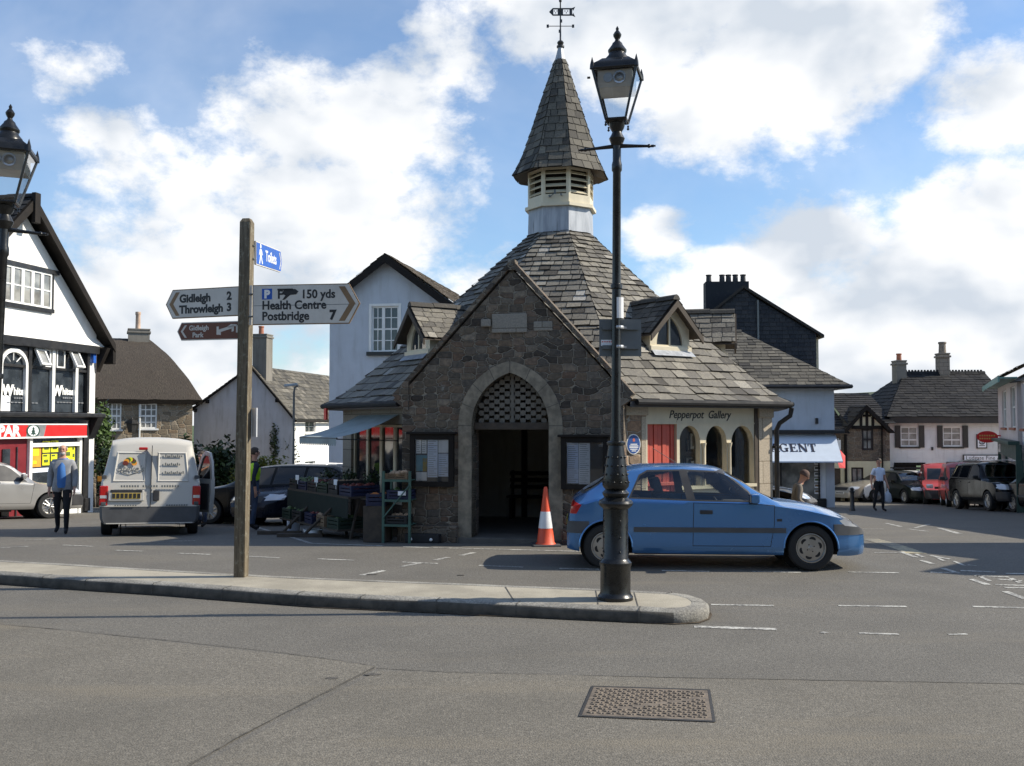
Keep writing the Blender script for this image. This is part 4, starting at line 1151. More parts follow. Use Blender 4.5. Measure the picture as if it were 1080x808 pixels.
bm = BM();prism(bm,[(-.022,.045),(.022,.045),(.026,.085),(0,.105),(-.026,.085)][::1],-.0205,-.018,I4);obj('crest',bm,paint('crest_red',(.5,.12,.08),.5),plq,normals=True)
# shop face (7): glazed front, lintel, canvas awning
F7 = face_frame(7,A_W)
def g7(px,py=470):return fu(px,py,7,A_W)[0]
def z7(px,py):return fu(px,py,7,A_W)[1]
bm = BM();box(bm,(-HALF,0,1.96),(HALF,.35,2.31),F7)
for x0,x1 in((-HALF,-HALF+.42),(1.05,HALF)):box(bm,(x0,0,MZ0),(x1,.35,1.96),F7)
obj('shop_wall',bm,M['dressed'],market)
bm = BM();box(bm,(-HALF+.42,.05,MZ0),(1.05,.3,.45),F7);obj('stall_riser',bm,M['timber'],market)
xs = [-HALF+.42,-.72,-.1,.5,1.05]
for a,b in zip(xs,xs[1:]):win(market,a,b,.45,1.95,F7,1,1,'cream','shop_glass',.06,.05,name='shop_window')
u0,u1 = -.95,.85;zt_ = 2.14;out,drop = 1.25,.42
bm = BM();nseg = 18
for i in range(nseg):
 a,b = u0+(u1-u0)*i/nseg,u0+(u1-u0)*(i+1)/nseg
 sag = lambda f:-.06*sin(pi*f)
 for j in range(6):
  f0,f1 = j/6,(j+1)/6
  quad(bm,[F7@Vector(p)for p in((a,-.02-out*f0,zt_-drop*f0+sag(f0)),(a,-.02-out*f1,zt_-drop*f1+sag(f1)),(b,-.02-out*f1,zt_-drop*f1+sag(f1)),(b,-.02-out*f0,zt_-drop*f0+sag(f0)))])
bmesh.ops.remove_doubles(bm,verts=bm.verts[:],dist=1e-4)
aw = obj('awning',bm,M['awning'],market,60)
bm = BM()
for i in range(nseg):
 a,b = u0+(u1-u0)*i/nseg,u0+(u1-u0)*(i+1)/nseg;y = -.02-out;z = zt_-drop
 P = [(a,z),(a,z-.11),(a+(b-a)*.25,z-.145),((a+b)/2,z-.155),(a+(b-a)*.75,z-.145),(b,z-.11),(b,z)]
 prism(bm,P,y-.004,y,F7)
obj('valance',bm,M['awning'],aw,normals=True)
bm = BM()
for u in(u0+.05,u1-.05):tube(bm,[F7@Vector((u,-.02,1.65)),F7@Vector((u,-out,zt_-drop-.03))],.010,6)
tube(bm,[F7@Vector((u0,-out-.01,zt_-drop-.015)),F7@Vector((u1,-out-.01,zt_-drop-.015))],.018,6)
obj('awning_arm',bm,M['black_paint'],aw)
bm = BM();box(bm,(-HALF-.02,-.42,2.05),(-HALF+.10,-.38,2.30),F7);obj('alarm_box',bm,M['red_sign'],market)
# notice boards either side of the porch
def notice(px0,px1,py0,py1,label,papers):
 xa,xb = gx(px0,485),gx(px1,485);zb_,zt_ = gzz((px0+px1)/2,py1),gzz((px0+px1)/2,py0)
 nb = empty('notice_board',(0,0,0),0,label,'notice board','notice boards beside the porch arch');nb.matrix_world = mroot_m@FG@Matrix.Translation((0,-.02,0))
 bm = BM();t = .085
 box(bm,(xa,-.09,zb_),(xa+t,.02,zt_),bevel=.006);box(bm,(xb-t,-.09,zb_),(xb,.02,zt_),bevel=.006)
 box(bm,(xa+t,-.09,zb_),(xb-t,.02,zb_+t));box(bm,(xa+t,-.09,zt_-t),(xb-t,.02,zt_));box(bm,(xa-.05,-.14,zt_),(xb+.05,.02,zt_+.04),bevel=.01)
 obj('frame',bm,M['black_wood'],nb)
 bm = BM();box(bm,(xa+t,-.02,zb_+t),(xb-t,.0,zt_-t));obj('backing',bm,M['plastic_grey'],nb)
 W_,H_ = xb-xa-2*t,zt_-zb_-2*t
 for(u0,u1,v0,v1,m)in papers:
  bm = BM();box(bm,(xa+t+u0*W_,-.026,zb_+t+v0*H_),(xa+t+u1*W_,-.0215,zb_+t+v1*H_))
  for r_ in range(int((v1-v0)*22)):
   pass
  pp = obj('paper',bm,M[m],nb)
  if m.startswith('paper')and m in('paper','paper_blue')and(v1-v0)>.3:
   bm = BM();k = int((v1-v0)*20)
   for r_ in range(k):
    z = zb_+t+(v1-(v1-v0)*(r_+.7)/(k+.6))*H_;ll = random.uniform(.5,.86)
    quad(bm,[(xa+t+(u0+(u1-u0)*.09)*W_,-.0275,z),(xa+t+(u0+(u1-u0)*(.09+ll))*W_,-.0275,z),(xa+t+(u0+(u1-u0)*(.09+ll))*W_,-.0275,z+.006),(xa+t+(u0+(u1-u0)*.09)*W_,-.0275,z+.006)])
   obj('print',bm,M['grey_metal'],pp)
 bm = BM();quad(bm,[(xa+t,-.06,zb_+t),(xb-t,-.06,zb_+t),(xb-t,-.06,zt_-t),(xa+t,-.06,zt_-t)]);obj('glass',bm,M['glass_clear'],nb)
notice(434,479.5,458,513,'glazed notice board holding sheets with a yellow and teal leaflet, by the rack',[(.02,.17,.66,.98,'paper'),(.19,.33,.66,.98,'paper'),(.02,.34,.24,.62,'paper_teal'),(.22,.34,.24,.55,'paper_yellow'),(.02,.34,.02,.22,'paper'),(.36,.66,.1,.98,'paper_blue'),(.68,.99,.12,.66,'paper_blue'),(.68,.99,.68,.98,'paper')])
notice(592.5,642,461,516,'glazed notice board half filled by one tall pale sheet, behind the lamp post',[(.02,.33,.02,.98,'paper_blue'),(.34,.64,.0,.98,'paper')])
# the houses round the square
def house(name,loc,rz,label,cat='house'):
 return empty(name,loc,rz,label,cat)
def hx(h_loc,rz,px):
 """local x on the front of a house where the sight line at column px meets it"""
 r = ray(px,440);d = Vector((cos(rz),sin(rz)));p = Vector((h_loc[0],h_loc[1]));q = Vector((r.x,r.y))
 den = d.x*-q.y+d.y*q.x
 return(-p.x*-q.y-p.y*q.x)/den
def hz(h_loc,rz,px,py):
 t = hx(h_loc,rz,px);Y = h_loc[1]+t*sin(rz)
 return at(px,py,Y).z-h_loc[2]
def hook(loc,rz):
 return(lambda px:hx(loc,rz,px)),(lambda px,py:hz(loc,rz,px,py))
L1 = Vector((-13.83,33.0,0));RZ1 = radians(78)
o1 = L1-Vector((cos(RZ1),sin(RZ1),0))*6.0;loc = (o1 .x,o1 .y,-.85)
X,Z = hook(loc,RZ1)
shop = house('shop',loc,RZ1,'white gabled shop with black trim, red fascia sign and open upstairs windows','shop')
eav = Z(100,352);apz = Z(18,210);apx_ = X(18)
hem = Z(90,364)
hwR = 6-apx_;xl0 = apx_-hwR
pts = [(apx_,apz-.35),(xl0+.05,eav-.05),(xl0+.05,hem+.25),(5.95,hem+.25),(5.95,eav-.05)]
bm = BM();prism(bm,pts,-.05,.3,I4)
for a,b,c,d in((hem+.25,-.05,hem+.1,-.10),(hem+.1,-.10,hem-.02,-.22)):
 quad(bm,[(xl0,d,c),(6.05+(.1 if c<hem else 0),d,c),(5.95+(.1 if a<hem+.2 else 0),b,a),(xl0,b,a)])
quad(bm,[(xl0,-.22,hem-.02),(xl0,0,hem-.02),(6.15,0,hem-.02),(6.15,-.22,hem-.02)])
quad(bm,[(6.15,-.22,hem-.02),(6.15,.0,hem-.02),(5.95,.0,hem+.25),(5.95,-.05,hem+.25)])
obj('gable_wall',bm,M['white'],shop,normals=True)
bm = BM();box(bm,(5.62,0,-.2),(6.0,.3,hem),mi=0);box(bm,(5.98,.3,-.2),(6.0,9,eav));box(bm,(0,8.9,-.2),(5.98,9,eav));box(bm,(0,.3,-.2),(.02,8.9,eav))
obj('wall',bm,M['white'],shop)
sill = Z(60,434.5);tr = Z(50,388.5)
bm = BM()
box(bm,(0,-.20,hem-.28),(5.95,.05,hem-.03),bevel=.02)
box(bm,(0,-.12,Z(50,443)),(5.62,.05,sill-.02));box(bm,(-.1,-.38,Z(60,440)),(6.06,0,Z(60,435.5)),bevel=.03)
prism(bm,[(-.38,Z(60,440)),(-.05,Z(60,440)),(-.05,Z(60,463))],5.64,5.98,Matrix(((0,1,0,0),(1,0,0,0),(0,0,1,0),(0,0,0,1))))
for x0,x1 in((5.5,5.62),(X(29)-.06,X(29)+.08),(0,.2)):box(bm,(x0,-.06,sill),(x1,.06,hem-.25))
box(bm,(.2,-.03,tr-.04),(5.5,.05,tr+.04))
for x0,x1 in((5.36,5.62),):box(bm,(x0,-.08,-.2),(x1,.2,Z(60,449)))
box(bm,(5.4,-.14,.0),(5.66,.1,.42),bevel=.02)
obj('black_timber',bm,M['black_paint'],shop,normals=True)
bm = BM();quad(bm,[(0,.07,sill),(5.62,.07,sill),(5.62,.07,hem-.2),(0,.07,hem-.2)]);obj('upper_glazing',bm,M['glass'],shop)
xa0,xa1 = X(-2),X(27.5)
def mull(x,z0=sill,z1=hem-.26,w=.07,m='white_paint'):
 bm = BM();box(bm,(x-w/2,-.05,z0),(x+w/2,.06,z1));obj('mullion',bm,M[m],shop)
for px in(54.5,79):mull(X(px),w=.13)
bm = BM();c = (xa0+xa1)/2;hw = (xa1-xa0)/2;zt0 = tr-.0;rr = Z(12,367)-zt0
la = [(c-hw,sill)]+[(c-hw*cos(pi*i/16),zt0+rr*sin(pi*i/16))for i in range(17)]+[(c+hw,sill)]
lb = [(c-hw+.1,sill)]+[(c-(hw-.1)*cos(pi*i/16),zt0+(rr-.12)*sin(pi*i/16))for i in range(17)]+[(c+hw-.1,sill)]
loft_ring(bm,la,lb,(-.05,.06),I4)
for ang in(45,90,135):
 tube(bm,[(c-hw*.3*cos(radians(ang)),.0,zt0+rr*.3*sin(radians(ang))),(c-(hw-.05)*cos(radians(ang)),.0,zt0+(rr-.06)*sin(radians(ang)))],.018,4)
obj('arched_frame',bm,M['white_paint'],shop,normals=True)
bm = BM();prism(bm,[(c-hw-.02,tr)]+[(c-(hw+.005)*cos(pi*i/16),zt0+(rr+.005)*sin(pi*i/16))for i in range(17)]+[(c+hw+.02,tr),(c+hw+.02,hem-.26),(c-hw-.02,hem-.26)],-.02,.05,I4);obj('arch_spandrel',bm,M['black_paint'],shop,normals=True)
for pa,pb in((33,44.5),(69,79)):
 x0,x1 = X(pa)+.05,X(pb);zt_ = Z(pa,367);h = zt_-tr-.02
 K = Matrix.Translation((0,-.06,zt_))@Matrix.Rotation(radians(-27),4,'X')
 f = win(shop,x0,x1,-h,0,K,1,1,'white_paint','glass_pale',0,.06,name='open_casement')
for pa,pb in((45,53),(57,68)):win(shop,X(pa)+.06,X(pb)-.04,tr+.04,Z(pa,368),I4,1,1,'white_paint','glass',-.02,.045)
for px in(3,56):
 xx = X(px);K = Matrix.Translation((xx,.03,Z(px,416.5)))
 text_mesh('W',.42,M['white_paint'],shop,K,.003,0,'lettering',bold=.03)
 text_mesh('hites',.30,M['white_paint'],shop,Matrix.Translation((xx+.46,.03,Z(px,415.5))),.003,0,'lettering',bold=.012,xs=.95)
 bm = BM();z = Z(px,418)
 for k in range(7):box(bm,(xx+.48+k*.1,.02,z-.06),(xx+.55+k*.1,.03,z-.01))
 for k in range(9):box(bm,(xx+.2+k*.15,.02,Z(px,424.5)),(xx+.31+k*.15,.03,Z(px,423.5)))
 obj('lettering',bm,M['silver_metal'],shop)
bm = BM();box(bm,(X(0)-.4,.05,sill),(X(12),.06,Z(5,417)));obj('blind',bm,M['paper'],shop)
bm = BM();box(bm,(5.72,-.12,Z(96,383)),(5.86,0,Z(96,372)));obj('alarm_box',bm,M['sign_blue'],shop)
fz0,fz1 = Z(45,460.3),Z(45,448.3)
bm = BM();box(bm,(-2.6,-.18,fz0),(5.35,-.02,fz1));fas = obj('fascia_sign',bm,M['red_sign'],shop)
bm = BM();box(bm,(-2.6,-.20,fz0-.05),(5.35,-.0,fz0-.002));box(bm,(-2.6,-.20,fz1+.002),(5.35,0,fz1+.04));obj('fascia_trim',bm,M['white_paint'],fas)
bm = BM();prism(bm,[(X(22),fz0),(X(41),fz0),(X(43.5),fz1),(X(24.5),fz1)],-.186,-.1805,I4);obj('logo_panel',bm,M['silver_metal'],fas,normals=True)
bm = BM();cx = X(29.5);cz = (fz0+fz1)/2;prism(bm,[(cx+.30*cos(t*pi/12),cz+.20*sin(t*pi/12))for t in range(24)],-.191,-.187,I4);obj('logo_disc',bm,M['green_paint'],fas,normals=True)
bm = BM();prism(bm,[(cx+.23*cos(t*pi/12),cz+.155*sin(t*pi/12))for t in range(24)],-.194,-.1915,I4);obj('logo_disc',bm,M['paper'],fas,normals=True)
bm = BM()
for a,b,c2 in((.05,.13,.07),(-.03,.08,.10),(-.11,.02,.13)):prism(bm,[(cx-c2,cz+a),(cx+c2,cz+a),(cx,cz+b)],-.198,-.1945,I4)
box(bm,(cx-.02,-.198,cz-.14),(cx+.02,-.1945,cz-.1));obj('logo_tree',bm,M['green_paint'],fas,normals=True)
for x_ in(X(-13.5),X(41)+99):
 if x_<50:text_mesh('SPAR',.42,M['white_paint'],fas,Matrix.Translation((x_,-.182,cz-.14)),.004,0,'lettering',bold=.022,xs=(X(22)-X(-13.5)-.1)/1.08)
bm = BM();box(bm,(X(31)-.05,-.08,-.2),(X(31)+.07,.1,fz0));box(bm,(X(83),-.06,-.2),(X(85.5),.1,fz0));box(bm,(X(31),-.05,fz0-.32),(X(83),.05,fz0-.2));obj('window_frame',bm,M['white_paint'],shop)
bm = BM();quad(bm,[(X(31),.05,.3),(5.4,.05,.3),(5.4,.05,fz0),(X(31),.05,fz0)]);obj('shop_window',bm,M['glass'],shop)
bm = BM();box(bm,(X(31),-.02,-.2),(5.4,.1,.32));obj('stall_riser',bm,M['white_paint'],shop)
bm = BM();box(bm,(-2.6,.02,-.2),(X(30),.2,fz0));rp = obj('entrance_panel',bm,M['dark_red'],shop)
bm = BM();box(bm,(X(3),-.02,-.2),(X(11),.0,fz0-.35));box(bm,(X(18),-.02,-.2),(X(19),.015,fz0-.3));obj('door',bm,M['glass'],rp)
bm = BM();box(bm,(X(20),0.0,.55),(X(28),.018,.7));box(bm,(X(20),0.0,1.3),(X(28),.018,1.36));obj('price_strip',bm,M['paper'],rp)
for a,b,c,d,m in((33,45,471,493,'poster_orange'),(46.5,54.5,465.5,477.5,'poster_yellow'),(55.5,63,465,477,'poster_yellow'),(46.5,54,479,491,'poster_yellow'),(55.5,62,479,490,'poster_yellow'),(67,77.5,469,485,'poster_yellow'),(77.5,80.5,471,486,'poster_yellow'),(70,80,487,500,'poster_yellow'),(33,60,494.5,499,'paper_blue')):
 bm = BM();box(bm,(X(a),.03,Z(a,d)),(X(b),.04,Z(a,c)));p_ = obj('poster',bm,M[m],shop)
 bm = BM();w_ = X(b)-X(a);h_ = Z(a,c)-Z(a,d)
 if m=='poster_yellow':box(bm,(X(a)+w_*.1,.024,Z(a,d)+h_*.78),(X(b)-w_*.35,.029,Z(a,d)+h_*.93));box(bm,(X(a)+w_*.2,.024,Z(a,d)+h_*.25),(X(b)-w_*.2,.029,Z(a,d)+h_*.5));obj('print',bm,M['apple_green'],p_)
 elif m=='poster_orange':box(bm,(X(a)+w_*.2,.024,Z(a,d)+h_*.55),(X(b)-w_*.2,.029,Z(a,d)+h_*.9));box(bm,(X(a)+w_*.15,.024,Z(a,d)+h_*.15),(X(b)-w_*.4,.029,Z(a,d)+h_*.3));obj('print',bm,M['poster_yellow'],p_)
 else:bm.free()
wx0,wx1 = X(-16),X(48.5);wz0,wz1 = Z(20,321.5),Z(20,283)
bm = BM();box(bm,(wx0-.1,-.14,wz0-.12),(wx1+.12,-.05,wz0));box(bm,(wx0-.1,-.16,wz1),(wx1+.3,-.05,wz1+.13));box(bm,(wx1,-.12,wz0),(wx1+.1,-.05,wz1));box(bm,(wx0-.1,-.12,wz0),(wx0,-.05,wz1));obj('window_surround',bm,M['black_paint'],shop)
nw = 6
for i in range(nw):win(shop,wx0+(wx1-wx0)*i/nw,wx0+(wx1-wx0)*(i+1)/nw,wz0,wz1,I4,1,2,'white_paint','glass_pale',-.12,.06,.04)
ov = .45;bw = .25
sl = (apz-eav)/hwR;ex = hwR+.38;ez = apz-sl*ex
bm = BM()
for s in(-1,1):
 a,b = (apx_+s*ex,ez),(apx_,apz)
 Lp = [(a[0],9.2 if s<0 else-ov,a[1]+.05),(apx_,9.2 if s<0 else-ov,apz+.05)];Rp = [(a[0],-ov if s<0 else 9.2,a[1]+.05),(apx_,-ov if s<0 else 9.2,apz+.05)]
 slate_rows(bm,Lp,Rp,.28,.4,.02)
rf = obj('roof',bm,M['slate_dark'],shop)
bm = BM()
for s in(-1,1):
 P = [(apx_,apz+.03),(apx_+s*ex,ez+.03),(apx_+s*ex,ez+.03-bw),(apx_,apz+.03-bw*1.25)]
 prism(bm,P[::s],-ov-.05,-ov,I4)
 P = [(apx_,apz+.03),(apx_+s*ex,ez+.03),(apx_+s*ex,ez-.06),(apx_,apz-.06)]
 prism(bm,P[::s],-ov,0,I4)
 if s>0:box(bm,(apx_+s*ex-.10,-ov-.02,ez-.62),(apx_+s*ex+.06,-.1,ez-.02),bevel=.03);prism(bm,[(-ov,ez-.1),(-.06,ez-.1),(-.06,ez-.9)],5.98,6.16,Matrix(((0,1,0,0),(1,0,0,0),(0,0,1,0),(0,0,0,1))))
box(bm,(apx_-.12,-ov-.12,apz-.75),(apx_+.12,-ov+.02,apz+.16),bevel=.02)
obj('barge_board',bm,M['black_wood'],rf,normals=True)
bm = BM();tile_ridge(bm,(apx_,-ov,apz+.12),(apx_,9,apz+.12),.12,.45,.4);obj('ridge',bm,M['slate_dark'],rf)
bm = BM();wall(bm,-2.7,0,-.2,4.2,[(-2.3,-.5,2.6,3.9)],I4);box(bm,(-2.7,.28,-.2),(0,7,4.2));wg = obj('side_wing',bm,M['white'],shop)
win(shop,-2.3,-.5,2.6,3.9,I4,3,2)
RZ2 = radians(22);loc = (at(96,440,49).x,49.0,-1.76);X,Z = hook(loc,RZ2)
th = house('thatched_cottage',loc,RZ2,'stone cottage under dark thatch with one ringed chimney pot')
W2,D2 = X(203),7.0;ev = Z(160,419)
op = [(X(147.5),X(165.5),Z(156,452),Z(156,425.5)),(X(113),X(128),Z(120,453),Z(120,424.5))]
bm = BM();wall(bm,-3,W2,-.3,ev,op,I4);box(bm,(W2-.28,.28,-.3),(W2,D2,ev));box(bm,(-3,D2-.3,-.3),(W2-.28,D2,ev));obj('wall',bm,M['cottage_stone'],th)
for o_ in op:win(th,*o_,I4,3,4,'white_paint','glass_pale',.03,.07,.05,sash=True,sill='white_paint')
rz_ = Z(127,351)
r0,r1 = X(60),X(158);rb = D2/2
def thatch():
 bm = BM()
 e0,e1 = -3.3,W2+.45;f0,f1 = -.5,D2+.5
 nu,nv = 26,12;P = {}
 for j in range(nv+1):
  v = j/nv
  for i in range(nu+1):
   u = i/nu
   xa = e0+(e1-e0)*u;xr = r0+(r1-r0)*u
   sag = sin(pi*v)*.34
   P[i,j,0] = Vector((xa+(xr-xa)*v,f0+(rb-f0)*v,ev-.12+(rz_-ev+.12)*v+sag+.05*pnoise((i*.6,j*.5,0))))
   P[i,j,1] = Vector((xa+(xr-xa)*v,f1+(rb-f1)*v,ev-.12+(rz_-ev+.12)*v+sag))
 V = {k:bm.verts.new(p)for k,p in P.items()}
 for s in(0,1):
  for j in range(nv):
   for i in range(nu):
    q = [V[i,j,s],V[i+1,j,s],V[i+1,j+1,s],V[i,j+1,s]];bm.faces.new(q if s==0 else q[::-1])
 m = 8
 for(i,flip)in((nu,0),(0,1)):
  prev = None
  for j in range(nv+1):
   row = []
   for k in range(m+1):
    a,b = P[i,j,0],P[i,j,1];p = a.lerp(b,k/m);bulge = sin(pi*k/m)*.25*(1-j/nv)*(1 if i else-1)
    row.append(bm.verts.new(p+Vector((bulge,0,0))))
   if prev:
    for k in range(m):
     q = [prev[k],prev[k+1],row[k+1],row[k]];bm.faces.new(q if not flip else q[::-1])
   prev = row
 for s,fy in((0,.32),(1,-.32)):
  for i in range(nu):
   a,b = P[i,0,s],P[i+1,0,s];d = Vector((0,fy,-.22));q = [bm.verts.new(p)for p in(a,b,b+d,a+d)];bm.faces.new(q if s else q[::-1])
 for i,dx in((nu,-.3),(0,.3)):
  a,b = P[i,0,0],P[i,0,1];d = Vector((dx,0,-.22));bm.faces.new([bm.verts.new(p)for p in(a,b,b+d,a+d)])
 bmesh.ops.remove_doubles(bm,verts=bm.verts[:],dist=.002)
 return obj('thatch',bm,M['thatch'],th,50,True)
thatch()
cz0,cz1 = Z(150,372),Z(150,342)
chimney(th,((X(131)+X(163))/2,rb+.2),X(163)-X(131)-.35,1.0,cz0-1.2,cz1,'chimney_render',[(-.05,0)],'bright_pot',potr=.14,poth=.95)
bm = BM();xp = X(150)-.12;tube(bm,[(xp+.35,-.1,ev+.02),(xp+.25,-.08,ev-.15),(xp,-.07,ev-.32),(xp,-.07,-.2)],.05,6);obj('downpipe',bm,M['white_paint'],th,40)
bm = BM();xl = X(139);zl = Z(139,446);tube(bm,[(xl+.5,0,zl+.25),(xl,-.45,zl+.3)],.02,5);lathe(bm,[(.0,zl-.5),(.16,zl-.48),(.26,zl-.05),(.4,zl-.04),(.22,zl+.12),(.05,zl+.2),(0,zl+.3)],4,Matrix.Translation((xl,-.45,0)));obj('wall_lantern',bm,M['black_paint'],th)
RZ3 = radians(-10.5);loc = (at(204.5,440,58).x,58.0,-1.76);X,Z = hook(loc,RZ3)
gc_ = house('cottage',loc,RZ3,'white cottage, gable end coloured grey for shade, long grey slate roof and sunlit side wall')
W3 = X(308.5);ax = X(265.5);az = Z(265.5,386.5);el,er = Z(206,431),Z(308,437.5);D3 = 17
bm = BM();prism(bm,[(0,-.4),(W3,-.4),(W3,er),(ax,az),(0,el)],0,.3,I4);obj('gable_wall',bm,M['grey_and_shade_render'],gc_,normals=True)
Ms = Matrix.Translation((W3,0,0))@Matrix.Rotation(pi/2,4,'Z')
def side_y(px):
 return hx((loc[0]+W3*cos(RZ3),loc[1]+W3*sin(RZ3),0),RZ3+pi/2,px)
def side_z(px,py):
 return hz((loc[0]+W3*cos(RZ3),loc[1]+W3*sin(RZ3),loc[2]),RZ3+pi/2,px,py)
ops = [(side_y(322),side_y(333),side_z(327,456.5),side_z(327,443.5)),(side_y(322),side_y(333),side_z(327,500),side_z(327,486.5))]
bm = BM();wall(bm,.3,D3,-.4,er,ops,Ms);box(bm,(0,.3,-.4),(.25,D3,el));obj('wall',bm,M['white'],gc_)
for o_ in ops:win(gc_,*o_,Ms,2,2,'white_paint','glass',.08,.06,sill='white_paint')
bm = BM();o = .22
s1 = (az-el)/ax;s2 = (az-er)/(W3-ax)
slate_rows(bm,[(-.25,D3,el-.25*s1+.04),(ax,D3,az+.05)],[(-.25,-o,el-.25*s1+.04),(ax,-o,az+.05)],.3,.42,.02)
slate_rows(bm,[(W3+.25,-o,er-.25*s2+.04),(ax,-o,az+.05)],[(W3+.25,D3,er-.25*s2+.04),(ax,D3,az+.05)],.3,.42,.02)
rf = obj('roof',bm,M['slate_grey'],gc_)
bm = BM()
prism(bm,[(ax,az+.02),(-.28,el-.28*s1+.02),(-.28,el-.28*s1-.13),(ax,az-.13)],-o-.03,-o,I4)
prism(bm,[(ax,az+.02),(ax,az-.13),(W3+.28,er-.28*s2-.13),(W3+.28,er-.28*s2+.02)],-o-.03,-o,I4)
for f,(xx,zz)in enumerate(((.9,el+.9*s1-.2),(W3-.9,er+.9*s2-.2),(.15,el-.1))):box(bm,(xx-.06,-.25,zz-.1),(xx+.06,0,zz+.1))
box(bm,(W3+.22,-o,er-.28*s2-.1),(W3+.34,D3,er-.28*s2+.02))
obj('barge_board',bm,M['black_wood'],rf,normals=True)
chimney(gc_,(X(272),.55),.85,.85,az-.9,Z(272,353),'chimney_render',[(-.1,0)],'terracotta',potr=.16,poth=.5)
RZ4 = radians(-10);Yh = 34.0;loc = (at(347,440,Yh).x,Yh,-1.2);X,Z = hook(loc,RZ4)
wh = house('white_house',loc,RZ4,'tall white rendered house, black barge boards and one sash window in its gable')
ax = X(408.5);az = Z(408.5,271);W4 = ax*2+.15;ee = Z(347,321);D4 = 10
wo = [(X(391.5),X(420),Z(405,371),Z(405,323))]
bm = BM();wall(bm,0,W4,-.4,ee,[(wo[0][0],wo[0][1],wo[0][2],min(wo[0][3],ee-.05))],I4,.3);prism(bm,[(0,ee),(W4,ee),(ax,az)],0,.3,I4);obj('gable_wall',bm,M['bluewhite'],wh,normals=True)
bm = BM();box(bm,(0,.3,-.4),(.25,D4,ee));box(bm,(W4-.25,.3,-.4),(W4,D4,ee));obj('wall',bm,M['white'],wh)
o_ = wo[0];zt_ = min(o_[3],ee-.05)
win(wh,o_[0],(o_[0]+o_[1])/2-.08,o_[2],zt_,I4,2,4,'white_paint','glass',.05,.05,.03,sash=True)
win(wh,(o_[0]+o_[1])/2-.08,o_[1],o_[2],zt_,I4,2,4,'white_paint','glass',.04,.06,.03,sash=True)
bm = BM();box(bm,(o_[0]-.15,-.12,o_[2]-.13),(o_[1]+.15,.04,o_[2]-.003));obj('sill',bm,M['black_paint'],wh)
bm = BM();box(bm,(o_[0]-.09,-.03,o_[2]),(o_[0]-.003,.05,zt_+.09));box(bm,(o_[1]+.003,-.03,o_[2]),(o_[1]+.09,.05,zt_+.09));box(bm,(o_[0],-.03,zt_+.003),(o_[1],.05,zt_+.09));obj('window_surround',bm,M['white_paint'],wh)
s = (az-ee)/ax;o = .35;x0,zz = -.35,ee-.35*s
bm = BM()
slate_rows(bm,[(x0,D4,zz+.06),(ax,D4,az+.07)],[(x0,-o,zz+.06),(ax,-o,az+.07)],.3,.42,.02)
slate_rows(bm,[(W4+.35,-o,zz+.06),(ax,-o,az+.07)],[(W4+.35,D4,zz+.06),(ax,D4,az+.07)],.3,.42,.02)
rf = obj('roof',bm,M['slate_brown'],wh)
bm = BM()
for sg in(-1,1):
 P = [(ax,az+.05),(ax+sg*(ax+.38),zz+.03),(ax+sg*(ax+.38),zz-.22),(ax,az-.25)]
 prism(bm,P[::sg],-o-.05,-o,I4);P = [(ax,az+.05),(ax+sg*(ax+.38),zz+.03),(ax+sg*(ax+.38),zz-.05),(ax,az-.05)];prism(bm,P[::sg],-o,0,I4)
obj('barge_board',bm,M['black_wood'],rf,normals=True)
RZ5 = radians(-3);Ya = 39.0;loc = (at(700,440,Ya).x,Ya,-1.35);X,Z = hook(loc,RZ5)
ag = house('corner_shop',loc,RZ5,'pale corner shop with hipped slate roof and wide pale blue awning','shop')
W5 = X(880);ee = Z(840,409.5);D5 = 7.0;led = Z(850,454.5)
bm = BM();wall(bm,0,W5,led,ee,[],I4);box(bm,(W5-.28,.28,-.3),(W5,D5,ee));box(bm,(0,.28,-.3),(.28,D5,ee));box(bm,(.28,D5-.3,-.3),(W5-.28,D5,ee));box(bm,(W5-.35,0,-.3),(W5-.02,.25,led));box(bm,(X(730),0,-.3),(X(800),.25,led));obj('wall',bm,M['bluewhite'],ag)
bm = BM();box(bm,(0,-.4,led-.1),(W5+.28,.1,led+.04),bevel=.02);box(bm,(X(822),-.05,-.3),(W5-.35,.1,.42));box(bm,(X(822),-.06,.42),(X(823.5),.06,led));box(bm,(X(862.5),-.06,.42),(X(863.5),.06,led));obj('shop_front',bm,M['black_paint'],ag)
bm = BM();quad(bm,[(X(800),.08,.4),(W5-.35,.08,.4),(W5-.35,.08,led),(X(800),.08,led)]);obj('shop_window',bm,M['glass_pale'],ag)
random.seed(3)
pc = M['paper']
for i in range(2):
 for j in range(8):
  x = X(858.5+i*5.2);z = .62+j*.225
  if z>led-.35:continue
  bm = BM();box(bm,(x,.05,z),(x+.18,.062,z+.16));pp = obj('property_card',bm,M['paper'],ag)
  bm = BM();box(bm,(x+.02,.046,z+.06),(x+.16,.0495,z+.14));obj('photo',bm,M[random.choice(['plastic_grey','card','apple_green','grey_metal'])],pp)
bm = BM();box(bm,(X(864.5),.04,.45),(X(874),.055,led-.5));obj('blind',bm,M['paper'],ag)
az1,az0 = led-.12,Z(850,485.5)
xa,xb = X(800),X(880)+.0
bm = BM();y1 = -1.1
quad(bm,[(xa,y1,az0),(xb,y1,az0),(xb,-.10,az1),(xa,-.10,az1)]);quad(bm,[(xa,y1,az0-.05),(xb,y1,az0-.05),(xb,y1,az0),(xa,y1,az0)])
awn = obj('awning',bm,M['awning_white'],ag)
bm = BM();quad(bm,[(xb+.01,y1,az0),(xb+.01,-.10,az0),(xb+.01,-.10,az1)][:3]);obj('awning_gore',bm,M['white_canvas'],awn)
